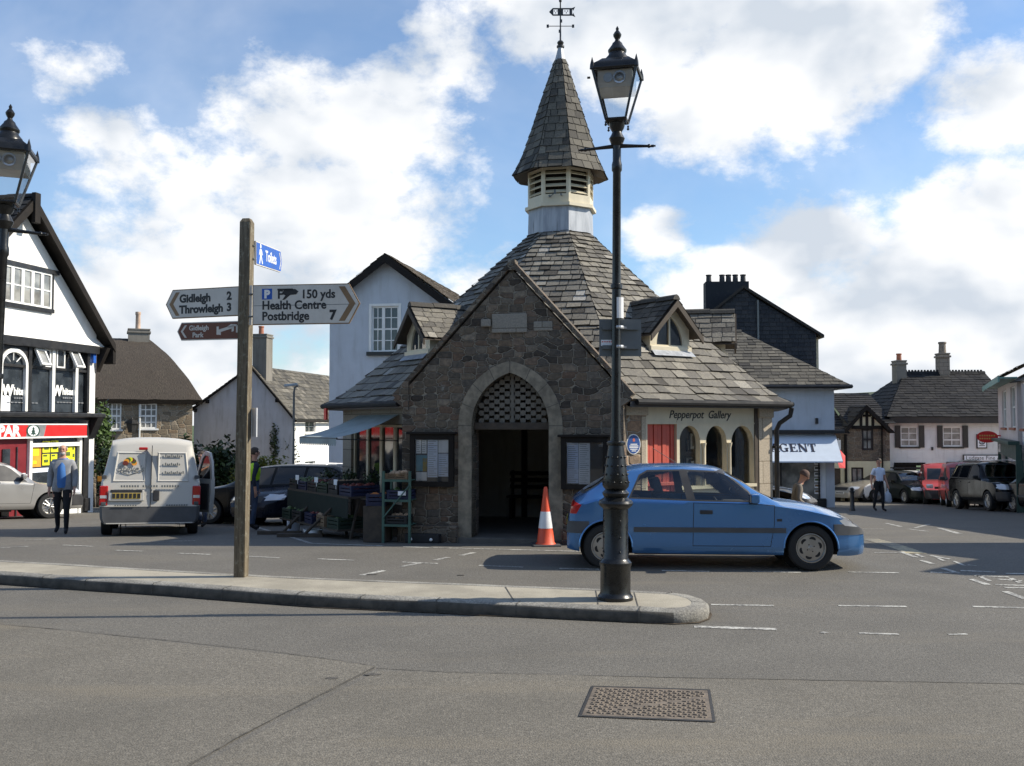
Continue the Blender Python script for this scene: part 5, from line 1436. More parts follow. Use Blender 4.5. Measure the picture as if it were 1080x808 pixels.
bm = BM();quad(bm,[(xb+.03,-.2,az0-.0),(xb+.03,.2,az1-.35),(xb+.45,.2,az1-.85),(xb+.36,-.1,az0-.30)]);quad(bm,[(xb+.03,-.2,az0),(xb+.36,-.1,az0-.30),(xb+.1,-.25,az0-.28)]);obj('pennant_awning',bm,M['red_canvas'],ag)
sl_ = atan2(az1-az0,-.10-y1)
K = Matrix.Translation((X(821.5),y1,az0))@Matrix.Rotation(-(pi/2-sl_),4,'X')@Matrix.Translation((0,-.012,0))
sh_ = hypot(az1-az0,-.10-y1)
def serif_text(word,h,M0,mat,parent):
 """heavy roman capitals with bracketed serifs, cut as flat letters"""
 x = 0.0;bm = BM();w = .24*h;th_ = .10*h;s = .10*h;T = .09*h
 def bar(a,b,wa):
  a,b = Vector(a),Vector(b);d = (b-a).normalized();n_ = Vector((-d.y,d.x))*wa/2;prism(bm,[tuple(v)for v in(a-n_,b-n_,b+n_,a+n_)],0,.008,M0)
 for ch in word:
  if ch=='A':
   bar((x+.12*h,0),(x+.42*h,h),th_);bar((x+.42*h,h),(x+.76*h,0),w);bar((x+.22*h,.32*h),(x+.64*h,.32*h),T);bar((x,.035*h),(x+.3*h,.035*h),.07*h);bar((x+.52*h,.035*h),(x+.92*h,.035*h),.07*h);x+=.98*h
  elif ch=='G':
   n_ = 18;c = Vector((x+.44*h,.5*h))
   o_ = [(c.x+.44*h*cos(a),c.y+.52*h*sin(a))for a in[radians(42+276*i/n_)for i in range(n_+1)]]
   i_ = [(c.x+(.22+.13*abs(sin(a)))*h*cos(a),c.y+.42*h*sin(a))for a in[radians(42+276*i/n_)for i in range(n_+1)]]
   loft_ring(bm,o_,i_,(0,.008),M0);bar((x+.70*h,.02*h),(x+.70*h,.46*h),w*.9);bar((x+.5*h,.44*h),(x+.92*h,.44*h),.07*h);bar((x+.76*h,.70*h),(x+.76*h,.98*h),.06*h);x+=1.02*h
  elif ch=='E':
   bar((x+.2*h,0),(x+.2*h,h),w);bar((x,.04*h),(x+.78*h,.04*h),.08*h);bar((x,.96*h),(x+.74*h,.96*h),.08*h);bar((x+.2*h,.52*h),(x+.56*h,.52*h),.08*h);bar((x+.75*h,0),(x+.75*h,.26*h),.07*h);bar((x+.71*h,.76*h),(x+.71*h,h),.07*h);bar((x+.56*h,.38*h),(x+.56*h,.66*h),.06*h);x+=.90*h
  elif ch=='N':
   bar((x+.15*h,0),(x+.15*h,h),th_);bar((x+.14*h,h),(x+.80*h,0),w*.95);bar((x+.82*h,0),(x+.82*h,h),th_);bar((x,.035*h),(x+.32*h,.035*h),.07*h);bar((x,.965*h),(x+.28*h,.965*h),.07*h);bar((x+.66*h,.965*h),(x+.98*h,.965*h),.07*h);x+=1.06*h
  elif ch=='T':
   bar((x+.42*h,0),(x+.42*h,h),w);bar((x+.02*h,.96*h),(x+.82*h,.96*h),.08*h);bar((x+.05*h,.7*h),(x+.05*h,h),.07*h);bar((x+.79*h,.7*h),(x+.79*h,h),.07*h);bar((x+.22*h,.035*h),(x+.62*h,.035*h),.07*h);x+=.9*h
  elif ch=='S':x+=.75*h
 return obj('lettering',bm,mat,parent,normals=True)
lh = .42
serif_text('AGENT',lh,K@Matrix.Translation(((X(854)-X(821.5))-4.92*lh*.86*1.0+.13,0,sh_*.34))@Matrix.Diagonal((.86,1,1,1)),paint('navy_lettering',(.01,.015,.04),.6),awn)
ro = .45;e0,e1,y0,y1_ = -ro,X(893),-ro,D5+ro;ez = Z(850,406.5)
rzt = Z(795,341.5);xr1 = X(789);ym = D5/2
bm = BM()
slate_rows(bm,[(e0,y0,ez),(e0+2.5,ym,rzt)],[(e1,y0,ez),(xr1+.4,ym,rzt)],.26,.36,.02)
slate_rows(bm,[(e1,y0,ez),(xr1+.4,ym,rzt)],[(e1,y1_,ez),(xr1+.4,ym,rzt)],.26,.36,.02)
slate_rows(bm,[(e1,y1_,ez),(xr1+.4,ym,rzt)],[(e0,y1_,ez),(e0+2.5,ym,rzt)],.26,.36,.02)
rf = obj('roof',bm,M['slate_grey'],ag)
bm = BM();tile_ridge(bm,(e0+2.5,ym,rzt+.06),(xr1+.4,ym,rzt+.06),.12,.45,.25);obj('ridge',bm,M['slate_grey'],rf)
bm = BM();tube(bm,[(e0,y0-.05,ez-.06),(e1+.05,y0-.05,ez-.06),(e1+.05,y1_,ez-.06)],.085,6);box(bm,(e0,y0,ez-.12),(e1,.0,ez-.02));box(bm,(W5,0,ez-.12),(e1,y1_,ez-.02));obj('gutter',bm,M['black_paint'],ag)
bm = BM();x = X(861);box(bm,(x-.05,-.1,Z(861,447)),(x+.05,0,Z(861,441)));obj('wall_bracket',bm,M['black_paint'],ag)
RZ6 = radians(-3);Yb = 48.0;loc = (at(745,440,Yb).x,Yb,-1.7);X,Z = hook(loc,RZ6)
sg_ = house('slate_hung_house',loc,RZ6,'tall dark slate-hung gable rising behind the corner shop, long chimney with five pots')
xa,xap,xk,xb = X(742),X(785.5),X(800.5),X(862)
zap = Z(785.5,304);zk = Z(800.5,315.5);zb_ = Z(862,352);za = Z(742,338)
bm = BM()
prism(bm,[(xa,-.3),(xb,-.3),(xb,zb_),(xk,zk),(xap,zap),(xa,za)],.06,3.0,I4);obj('wall',bm,M['slate_hung'],sg_,normals=True)
bm = BM();lay = bm.loops.layers.float_color.new('tone');zz = 5.0
def top_at(x):
 if x<xap:return za+(zap-za)*(x-xa)/(xap-xa)
 if x<xk:return zap+(zk-zap)*(x-xap)/(xk-xap)
 return zk+(zb_-zk)*(x-xk)/(xb-xk)
while zz<zap:
 x = xa-random.random()*.2
 while x<xb:
  w = random.uniform(.24,.34);a,b = max(xa,x),min(xb,x+w-.012);x+=w
  if b-a<.02:continue
  t_ = min(top_at(a),top_at(b),zz+.26)
  if t_-zz<.03:continue
  f = quad(bm,[(a,.02-random.random()*.006,zz),(b,.02-random.random()*.006,zz),(b,.055,t_),(a,.055,t_)]);tn = random.uniform(.15,.9)
  for l in f.loops:l[lay] = (tn,tn,tn,1)
 zz+=.2
obj('hung_slates',bm,M['slate_hung'],sg_)
bm = BM()
for(x0,z0),(x1,z1)in(((xa-.1,za-.06),(xap,zap)),((xap,zap),(xb+.35,zb_-.2))):
 prism(bm,[(x0,z0),(x1,z1),(x1,z1+.14),(x0,z0+.14)],-.12,3.1,I4)
obj('verge',bm,M['slate_grey'],sg_,normals=True)
bm = BM();tube(bm,[(xk,-.02,zk-.05),(xk,-.02,4.0)],.05,6);obj('downpipe',bm,M['grey_metal'],sg_)
bm = BM();box(bm,(xb,.4,-.3),(xb+.2,3.0,zb_-.15));obj('side_wall',bm,M['cream_wall'],sg_)
cx0,cx1 = X(741)+.62,X(787)+.74;cz1 = Z(757,297.5)+.45;wch = cx1-cx0
chimney(sg_,((cx0+cx1)/2,3.4),wch,.9,za-1.5,cz1,'slate_hung',[(f*wch,0)for f in(-.40,-.09,.06,.22,.40)],'dark_pot',cap=False,potr=.15,poth=.36)
bm = BM();quad(bm,[(X(722),3.0,Z(722,341)),(X(742),3.0,Z(742,341)),(X(742),3.0,Z(742,329)),(X(733),3.0,Z(733,333))]);box(bm,(X(722),3.02,3),(X(742),4,Z(733,338)));obj('roof',bm,M['slate_grey'],sg_)
RZ7 = radians(-2);Yc = 47.2;loc = (at(872,440,Yc).x,Yc,-1.7);X,Z = hook(loc,RZ7)
st_ = house('stone_house',loc,RZ7,'brown stone house with a half timbered gable over one sash window')
W7 = X(938);ee = Z(890,458);zmid = Z(915,486)
op1 = (X(908.5),X(921),Z(915,475),Z(915,452));op2 = (X(897),X(910),Z(903,513),Z(903,493))
bm = BM();wall(bm,0,W7,zmid,Z(900,450),[op1],I4);obj('wall',bm,M['brown_stone'],st_)
bm = BM();wall(bm,0,W7,-.3,zmid-.02,[op2,(X(878),X(886),-.3,Z(882,494))],I4);box(bm,(0,.3,-.3),(W7,6,Z(900,450)));obj('lower_wall',bm,M['cream_wall'],st_)
win(st_,*op1,I4,2,2,'black_paint','glass_pale',.05,.10,.05,sash=True);win(st_,*op2,I4,2,1,'black_paint','glass_pale',.05,.08,.05)
bm = BM();box(bm,(X(878),.08,-.3),(X(886),.14,Z(882,494)));obj('door',bm,M['timber'],st_)
gx0,gxm,gx1 = X(898),X(912),X(929);gb,gt = Z(912,449),Z(912,432)
bm = BM();prism(bm,[(gx0,gb),(gx1,gb),(gxm+.02,gt)],-.08,.2,I4);obj('gablet',bm,M['cream_wall'],st_,normals=True)
bm = BM()
for f in(.3,.5,.7):
 x = gx0+(gx1-gx0)*f;h = (gt-gb)*(1-abs(f-.47)/.53);box(bm,(x-.06,-.12,gb),(x+.06,-.08,gb+h*.95))
box(bm,(gx0,-.13,gb-.16),(gx1,.0,gb));box(bm,(gx0+.5,-.12,gb+.42),(gx1-.5,-.085,gb+.52))
prism(bm,[(gx0-.35,gb-.35),(gxm,gt-.02),(gxm,gt+.22),(gx0-.55,gb-.35)][::-1],-.35,.1,I4);prism(bm,[(gxm,gt-.02),(gx1+.35,gb-.35),(gx1+.55,gb-.35),(gxm,gt+.22)][::-1],-.35,.1,I4)
box(bm,(X(891)-.05,-.1,-.3),(X(891)+.05,0,ee));box(bm,(X(929),-.1,-.3),(X(930),0,gb))
obj('black_timber',bm,M['black_wood'],st_,normals=True)
zr = Z(905,412)
bm = BM()
slate_rows(bm,[(-.4,-.35,Z(890,457)),(-.4,4.0,zr)],[(gx0-.2,-.35,Z(890,457)),(gx0-.2,4.0,zr)],.3,.4,.02)
slate_rows(bm,[(gx0-.2,.0,gb+.1),(gx0-.2,4.0,zr)],[(W7+.3,.0,gb+.1),(W7+.3,4.0,zr)],.3,.4,.02)
slate_rows(bm,[(gxm,-.3,gt+.2),(gxm,3.6,gt+.25)][::1]and[(gx1+.5,-.3,gb-.3),(gxm,-.3,gt+.22)],[(gx1+.5,2.0,gb-.1),(gxm,2.6,gt+.22)],.3,.4,.02)
slate_rows(bm,[(gx0-.5,2.0,gb-.1),(gxm,2.6,gt+.22)],[(gx0-.5,-.3,gb-.3),(gxm,-.3,gt+.22)],.3,.4,.02)
obj('roof',bm,M['slate_dark'],st_)
bm = BM();x = X(881.5);box(bm,(x-.2,-.4,Z(882,474)),(x+.1,-.34,Z(882,464)));tube(bm,[(x,0,Z(882,463)),(x,-.4,Z(882,463))],.02,5);obj('hanging_sign',bm,M['white_paint'],st_)
RZ8 = radians(-1.5);Yd = 48.0;loc = (at(937,440,Yd).x,Yd,-1.65);X,Z = hook(loc,RZ8)
sh = house('shuttered_house',loc,RZ8,'whitewashed house with black shutters, long dark slate roof and two chimneys')
W8 = X(1075);ee = Z(1000,446);zrd = Z(1000,389.5)
ops = [(X(949.5),X(968),Z(958,471),Z(958,450)),(X(994),X(1014),Z(1004,471),Z(1004,450))];dk = (X(944),X(973),-.3,Z(958,491))
bm = BM();wall(bm,0,W8,-.3,ee,ops+[dk],I4);box(bm,(0,.3,-.3),(.2,7,ee));box(bm,(W8-.2,.3,-.3),(W8,7,ee));obj('wall',bm,M['white_brick'],sh)
for o_ in ops:
 win(sh,*o_,I4,2,3,'white_paint','glass_pale',.05,.06,.035,sash=True,sill='black_paint')
 for a,b in((o_[0]-.28,o_[0]-.02),(o_[1]+.02,o_[1]+.28)):
  bm = BM();box(bm,(a,-.06,o_[2]-.05),(b,-.01,o_[3]+.05))
  for k in range(9):z = o_[2]+.08+k*(o_[3]-o_[2]-.1)/9;box(bm,(a+.03,-.075,z),(b-.03,-.058,z+.05))
  obj('shutter',bm,M['black_paint'],sh)
bm = BM();box(bm,(dk[0]-.08,-.06,dk[3]),(dk[1]+.08,.05,dk[3]+.14));box(bm,(dk[0],.9,-.3),(dk[1],.95,dk[3]));box(bm,(dk[0]-.1,-.04,-.3),(dk[0],.05,dk[3]));obj('carriage_doorway',bm,M['black_wood'],sh)
bm = BM();box(bm,(-.1,-.45,ee-.02),(W8,.05,ee+.30));obj('eaves_board',bm,M['black_paint'],sh)
bm = BM();zr_ = ee+.28
slate_rows(bm,[(-.25,-.5,zr_),(2.1,3.6,zrd)],[(W8,-.5,zr_),(W8,3.6,zrd)],.27,.36,.02)
slate_rows(bm,[(W8,7.5,zr_),(W8,3.6,zrd)],[(-.25,7.5,zr_),(2.1,3.6,zrd)],.27,.36,.02)
slate_rows(bm,[(-.25,7.5,zr_),(2.1,3.6,zrd)],[(-.25,-.5,zr_),(2.1,3.6,zrd)],.27,.36,.02)
rf = obj('roof',bm,M['slate_dark'],sh)
bm = BM();prism(bm,[(.4,0),(7,0),(3.6,zrd-ee-.3)],0,.1,Matrix(((0,1,0,1.9),(1,0,0,0),(0,0,1,ee),(0,0,0,1))));obj('gable_end',bm,M['slate_dark'],sh,normals=True)
bm = BM();lay = bm.loops.layers.float_color.new('tone');tile_ridge(bm,(2.1,3.6,zrd+.05),(W8,3.6,zrd+.05),.13,.33,.5)
k = int((W8-2.1)/.16)
for i in range(k):
 x = 2.15+i*.16;box(bm,(x,3.57,zrd+.05),(x+.09,3.63,zrd+.17))
obj('ridge',bm,M['slate_dark'],rf)
chimney(sh,(X(948.5)+1.25,3.4),.5,.7,zr_+.6,Z(949,382.5)+.25,'chimney_render',[(0,0)],'terracotta',potr=.14,poth=.38)
chimney(sh,(X(994)+1.5,3.6),.5,.6,zrd-.6,Z(994,375)+.3,'brick_chimney',[(0,0)],'brick_chimney',potr=.2,poth=.6)
x0,x1 = X(1014.5),X(1075);z0,z1 = Z(1035,487),Z(1035,479.5)
bm = BM();box(bm,(x0,-.06,z0),(x1,-.01,z1));sb = obj('sign_board',bm,M['black_paint'],sh)
bm = BM();box(bm,(x0+.05,-.068,z0+.05),(x1,-.061,z1-.05));obj('sign_face',bm,M['paper'],sb)
text_mesh('Ludgate Fine Art',.26,M['plastic_grey'],sb,Matrix.Translation((x0+.12,-.070,z0+.10)),.002,0,'lettering',xs=1.05)
x0,x1 = X(997),X(1024);bm = BM();box(bm,(x0,-.35,Z(1010,489)),(x1,0,Z(1010,487)));obj('door_hood',bm,M['grey_metal'],sh)
bm = BM()
for i in range(9):box(bm,(x0+.1+i*.11,-.02,Z(1010,498)),(x0+.18+i*.11,-.008,Z(1010,496)))
obj('lettering',bm,M['sign_black'],sh)
x0,x1 = X(1029),X(1040);z0,z1 = Z(1035,473),Z(1035,458)
bm = BM();box(bm,(x0,-.06,z0),(x1,-.01,z1));fs = obj('framed_sign',bm,M['black_paint'],sh)
bm = BM();box(bm,(x0+.05,-.07,z0+.05),(x1-.05,-.061,z1-.05));obj('sign_face',bm,M['paper'],fs)
bm = BM();c = (x0+x1)/2;zc = (z0+z1)/2
for dx in(-.1,.0,.1):tube(bm,[(c+dx,-.075,zc-.12),(c+dx,-.075,zc+.16)],.02,4)
tube(bm,[(c-.13,-.075,zc-.03),(c-.05,-.075,zc-.13),(c+.05,-.075,zc-.13),(c+.13,-.075,zc-.03)],.022,4);box(bm,(c-.13,-.08,zc-.22),(c+.13,-.07,zc-.19));obj('emblem',bm,M['sign_black'],fs)
bm = BM();box(bm,(X(981.5),-.1,Z(982,475)),(X(983),0,Z(982,471.5)));obj('wall_bracket',bm,M['black_paint'],sh)
RZ9 = radians(22.6)+pi;cr = at(1053,440,42);Dv = Vector((cos(radians(22.6-90)),0,0))
dirn = Vector((sin(radians(22.6)),cos(radians(22.6)),0))
L9 = 9.5;o9 = cr-dirn*L9
RZ9 = atan2(-dirn.y,-dirn.x)
loc = (cr.x,cr.y,-1.55);X,Z = hook(loc,RZ9)
pb = house('post_office',loc,RZ9,'pale pink rendered building with green shop front at the right edge','shop')
ee = Z(1053,409);X1 = L9
ws = [(X(1057),X(1061.5)),(X(1066),X(1071)),(X(1077.5),X(1077.5)+1.1)]
wz0,wz1 = Z(1066,451),Z(1066,416)
wz = [(Z(a,b),Z(a,c))for a,b,c in((1059,451,419),(1068,451,416),(1080,452,411))]
pale = render_wall('pale_pink_render',(.66,.58,.55),.15)
gz0 = -.3;gz1 = wz[0][0]-.55
bm = BM();wall(bm,0,X1,gz0,ee,[(a,b,z[0],z[0]+1.45)for(a,b),z in zip(ws,wz)]+[(X(1056),X(1074),gz0,gz1)],I4);box(bm,(0,.28,gz0),(.25,8,ee));box(bm,(X1-.25,.28,gz0),(X1,8,ee));obj('wall',bm,pale,pb)
for(a,b),z in zip(ws,wz):win(pb,a,b,z[0],z[0]+1.45,I4,2,2,'white_paint','glass_pale',.06,.05,sash=True,sill='terracotta')
bm = BM();a,b = X(1055),X(1075)
box(bm,(a,-.35,gz1),(b,.0,gz1+.12),bevel=.02);box(bm,(a,-.12,gz1-.5),(b,.05,gz1));box(bm,(a,-.12,gz0),(a+.25,.1,gz1-.5));box(bm,(b-.2,-.12,gz0),(b,.1,gz1-.5));box(bm,(a+.25,.0,gz0),(b-.2,.1,.5));obj('shop_front',bm,M['green_paint'],pb)
bm = BM();quad(bm,[(a,.06,.4),(b,.06,.4),(b,.06,gz1),(a,.06,gz1)]);obj('shop_window',bm,M['glass'],pb)
bm = BM()
for i in range(4):box(bm,(a+.35+i*.38,-.13,gz1-.42),(a+.62+i*.38,-.122,gz1-.1))
obj('transom_light',bm,M['glass_pale'],pb)
bm = BM();slate_rows(bm,[(-.4,-.55,ee+.05),(-.4,4,ee+2.4)],[(X1+.3,-.55,ee+.05),(X1+.3,4,ee+2.4)],.3,.4,.02);slate_rows(bm,[(X1+.3,8.5,ee+.05),(X1+.3,4,ee+2.4)],[(-.4,8.5,ee+.05),(-.4,4,ee+2.4)],.3,.4,.02)
rf = obj('roof',bm,M['slate_brown'],pb)
bm = BM();box(bm,(-.4,-.52,ee-.02),(X1+.3,-.0,ee+.03));box(bm,(-.42,-.58,ee-.14),(X1+.3,-.53,ee+.06));obj('eaves_board',bm,paint('sage_green_paint',(.16,.30,.25),.5),rf)
bm = BM();prism(bm,[(0,ee),(8,ee),(4,ee+2.3)],0,.2,Matrix(((0,1,0,0),(1,0,0,0),(0,0,1,0),(0,0,0,1))));obj('gable_end',bm,pale,pb,normals=True)
bm = BM();xs_,zs_ = X(1055)+.05,Z(1044,459)
Ko = Matrix.Translation((xs_,-.50,zs_))@Matrix.Rotation(pi/2,4,'Z')
prism(bm,[(.40*cos(t*pi/14),.24*sin(t*pi/14))for t in range(28)],-.05,.05,Ko);tube(bm,[(xs_,0,zs_+.05),(xs_,-.3,zs_+.05)],.03,6);osn = obj('oval_sign',bm,M['red_sign'],pb,normals=True)
bm = BM()
for i in range(7):
 for z in(.05,-.07):box(bm,(-.30+i*.088,.051,z-.03),(-.30+i*.088+.06,.056,z+.03),Ko);box(bm,(-.30+i*.088,-.056,z-.03),(-.30+i*.088+.06,-.051,z+.03),Ko)
obj('lettering',bm,M['poster_yellow']if False else paint('sign_gold',(.6,.35,.1),.5),osn)
def shade_house(loc,rz,W_,D_,H_,R_,label,m):  # unseen houses added for their shade and reflections, shapes guessed
 h = house('added_terraced_house',loc,rz,label)
 ops = [(1+i*(W_-2)/3+.3,1+i*(W_-2)/3+1.3,z,z+1.3)for i in range(3)for z in(1.1,3.6)if z+1.4<H_]
 bm = BM();wall(bm,0,W_,-.5,H_,ops,I4);box(bm,(0,.28,-.5),(.25,D_,H_));box(bm,(W_-.25,.28,-.5),(W_,D_,H_));box(bm,(.25,D_-.25,-.5),(W_-.25,D_,H_))
 for x in(0,W_-.25):prism(bm,[(0,H_),(D_,H_),(D_/2,H_+R_)],x,x+.25,Matrix(((0,1,0,0),(1,0,0,0),(0,0,1,0),(0,0,0,1))))
 obj('wall',bm,M[m],h,normals=True)
 for o_ in ops:win(h,*o_,I4,2,2,'white_paint','glass_pale',.06,.06,sash=True,sill='white_paint')
 bm = BM();s = R_/(D_/2)
 slate_rows(bm,[(-.2,-.3,H_-.3*s),(-.2,D_/2,H_+R_)],[(W_+.2,-.3,H_-.3*s),(W_+.2,D_/2,H_+R_)],.4,.5,.02);slate_rows(bm,[(W_+.2,D_+.3,H_-.3*s),(W_+.2,D_/2,H_+R_)],[(-.2,D_+.3,H_-.3*s),(-.2,D_/2,H_+R_)],.4,.5,.02)
 obj('roof',bm,M['slate_grey'],h)
shade_house((16.9,33.0,-.9),atan2(-14.8,-2.6),15.0,7,4.4,1.9,'white terraced house added out of view on the right to shade the street','white')
tw = house('added_gabled_outbuilding',(12.9,17.4,-.1),radians(-90),'low outbuilding added out of view on the right, twin gables shaped for road shade')
bm = BM();prism(bm,[(0,-.3),(4.05,-.3),(4.05,5.2),(3.7,5.55),(2.5,4.55),(.45,5.5),(0,5.2)],0,7,I4);obj('wall',bm,M['white'],tw,normals=True)  # unseen block, outline shaped to throw the notched shade on the road
bm = BM()
for x0,x1 in((.5,1.4),(2.5,3.4)):box(bm,(x0,-.04,.9),(x1,-.01,2.1))
obj('window',bm,M['glass'],tw)
for i,(w_,h_,r_,m_,lb)in enumerate(((11,6.2,2.6,'grey_and_shade_render','grey rendered terrace house added unseen behind the viewpoint, leftmost of its row'),(9,7.2,3.0,'cottage_stone','stone terrace house added unseen behind the viewpoint, second from the left'),(12,6.4,2.8,'cream_wall','cream terrace house added unseen behind the viewpoint, in the middle of the row'),(9,7.0,3.0,'brown_stone','brown stone terrace house added unseen behind the viewpoint, second from the right'),(12,6.0,2.6,'grey_and_shade_render','grey rendered terrace house added unseen behind the viewpoint, rightmost of its row'))):
 shade_house((27-(0,11,20,32,41)[i]*1.0,-9.0,0),pi,w_,8,h_,r_,lb,m_)
# vehicles
def interp(tab,x):
 if x<=tab[0][0]:return tab[0][1]
 for(x0,y0),(x1,y1)in zip(tab,tab[1:]):
  if x<=x1:return y0+(y1-y0)*(x-x0)/(x1-x0)
 return tab[-1][1]
def smooth_tab(tab,n=8):
 """monotone-ish smoothing of a profile by Catmull-Rom"""
 out = []
 P = [tab[0]]+tab+[tab[-1]]
 for i in range(1,len(P)-2):
  p0,p1,p2,p3 = P[i-1],P[i],P[i+1],P[i+2]
  for k in range(n):
   t = k/n
   x = p1[0]+(p2[0]-p1[0])*t
   m1 = (p2[1]-p0[1])/max(1e-6,p2[0]-p0[0])*(p2[0]-p1[0])*.8;m2 = (p3[1]-p1[1])/max(1e-6,p3[0]-p1[0])*(p2[0]-p1[0])*.8
   lim = 1.5*abs(p2[1]-p1[1])+.01
   m1 = max(-lim,min(lim,m1));m2 = max(-lim,min(lim,m2))
   h = (2*t**3-3*t**2+1)*p1[1]+(t**3-2*t**2+t)*m1+(-2*t**3+3*t**2)*p2[1]+(t**3-t**2)*m2
   out.append((x,h))
 out.append(tab[-1]);return out
def cut_poly(bm,poly,axes,filt):
 """scribe a convex outline (in the plane of two axes) into the faces chosen by filt; returns those inside it"""
 a,b = axes;n = len(poly)
 area = sum(poly[i][0]*poly[(i+1)%n][1]-poly[(i+1)%n][0]*poly[i][1]for i in range(n))
 if area<0:poly = poly[::-1]
 lo = [min(p[i]for p in poly)-.01 for i in(0,1)];hi = [max(p[i]for p in poly)+.01 for i in(0,1)]
 def near_(f):
  cs = [(v.co[a],v.co[b])for v in f.verts]
  return max(c[0]for c in cs)>lo[0]and min(c[0]for c in cs)<hi[0]and max(c[1]for c in cs)>lo[1]and min(c[1]for c in cs)<hi[1]
 for i in range(n):
  p,q = poly[i],poly[(i+1)%n]
  co = Vector((0,0,0));co[a],co[b] = p
  no = Vector((0,0,0));no[a],no[b] = q[1]-p[1],-(q[0]-p[0])
  fs = [f for f in bm.faces if filt(f)and near_(f)]
  geom = list({v for f in fs for v in f.verts})+list({e for f in fs for e in f.edges})+fs
  bmesh.ops.bisect_plane(bm,geom=geom,plane_co=co,plane_no=no,dist=1e-5)
 res = []
 for f in bm.faces:
  if not filt(f):continue
  c = f.calc_center_median();x,y = c[a],c[b]
  if all((poly[(i+1)%n][0]-poly[i][0])*(y-poly[i][1])-(poly[(i+1)%n][1]-poly[i][1])*(x-poly[i][0])>=-1e-6 for i in range(n)):res.append(f)
 return res
def inset_poly(poly,d):
 n = len(poly)
 area = sum(poly[i][0]*poly[(i+1)%n][1]-poly[(i+1)%n][0]*poly[i][1]for i in range(n))
 if area<0:poly = poly[::-1]
 out = []
 for i in range(n):
  a,b,c = (Vector(poly[i-1]),Vector(poly[i]),Vector(poly[(i+1)%n]))
  e1,e2 = (b-a).normalized(),(c-b).normalized();n1,n2 = Vector((-e1 .y,e1 .x)),Vector((-e2 .y,e2 .x));m = (n1+n2).normalized()
  out.append(tuple(b+m*d/max(.45,m.dot(n1))))
 return out
def wheel(parent,c,r,w,side,style='six',hub=None):
 """tyre and rim; side = +1 when the outer face looks to +y"""
 Mw = Matrix.Translation(c)@Matrix.Rotation(-side*pi/2,4,'X')
 wh_ = bpy.data.objects.new('wheel',None)
 rr = r*.66;h = w/2
 bm = BM();lathe(bm,[(rr,-h*.9),(r*.93,-h),(r*.985,-h*.8),(r,-h*.3),(r,h*.3),(r*.985,h*.8),(r*.93,h),(r*.72,h*1.04),(rr,h*.85),(rr*.97,h*.5),(rr*.97,-h*.9)],40,Mw)
 t = obj('wheel',bm,M['rubber'],parent,35)
 bm = BM()
 lathe(bm,[(rr*.985,h*.2),(rr*.985,h*.88),(rr*.93,h*.9),(rr*.88,h*.62),(rr*.84,h*.5)],40,Mw)
 if style=='six':
  lathe(bm,[(0,h*.80),(rr*.12,h*.80),(rr*.16,h*.72),(rr*.45,h*.68),(rr*.86,h*.62),(rr*.88,h*.5)],36,Mw);n = 6
  holes = BM()
  for k in range(n):
   R_ = Matrix.Rotation(2*pi*k/n+.3,4,'Z');lathe(holes,[(0,0),(1,0),(.9,.02),(0,.02)],16,Mw@R_@Matrix.Translation((rr*.60,0,h*.655))@Matrix.Diagonal((rr*.17,rr*.215,h*.25,1)))
  for k in range(4):
   R_ = Matrix.Rotation(2*pi*k/4+.5,4,'Z');lathe(holes,[(0,0),(1,0),(.9,.02),(0,.02)],8,Mw@R_@Matrix.Translation((rr*.25,0,h*.712))@Matrix.Diagonal((rr*.045,rr*.045,h*.25,1)))
 elif style=='five':
  lathe(bm,[(0.0,h*.8),(rr*.2,h*.78),(rr*.24,h*.5)],20,Mw)
  for k in range(5):
   for s in(-.13,.13):
    R_ = Matrix.Rotation(2*pi*k/5+s*0,4,'Z')
    a,b = Vector((rr*.12,s*rr*.6,h*.72)),Vector((rr*.9,s*rr*1.7,h*.62));tube(bm,[Mw@R_@a,Mw@R_@b],[rr*.085,rr*.06],6)
 else:
  lathe(bm,[(0.0,h*.72),(rr*.2,h*.7),(rr*.5,h*.55),(rr*.8,h*.6),(rr*.86,h*.5)],24,Mw)
 rim = obj('rim',bm,M['alloy']if style!='steel' else M['silver_metal'],t,35)
 if style=='six':obj('rim_hole',holes,M['rubber'],rim,35)
 bm = BM();lathe(bm,[(0,h*.1),(rr*.96,h*.1)],24,Mw);obj('brake_drum',bm,M['plastic'],t)
 bpy.data.objects.remove(wh_)
 return t
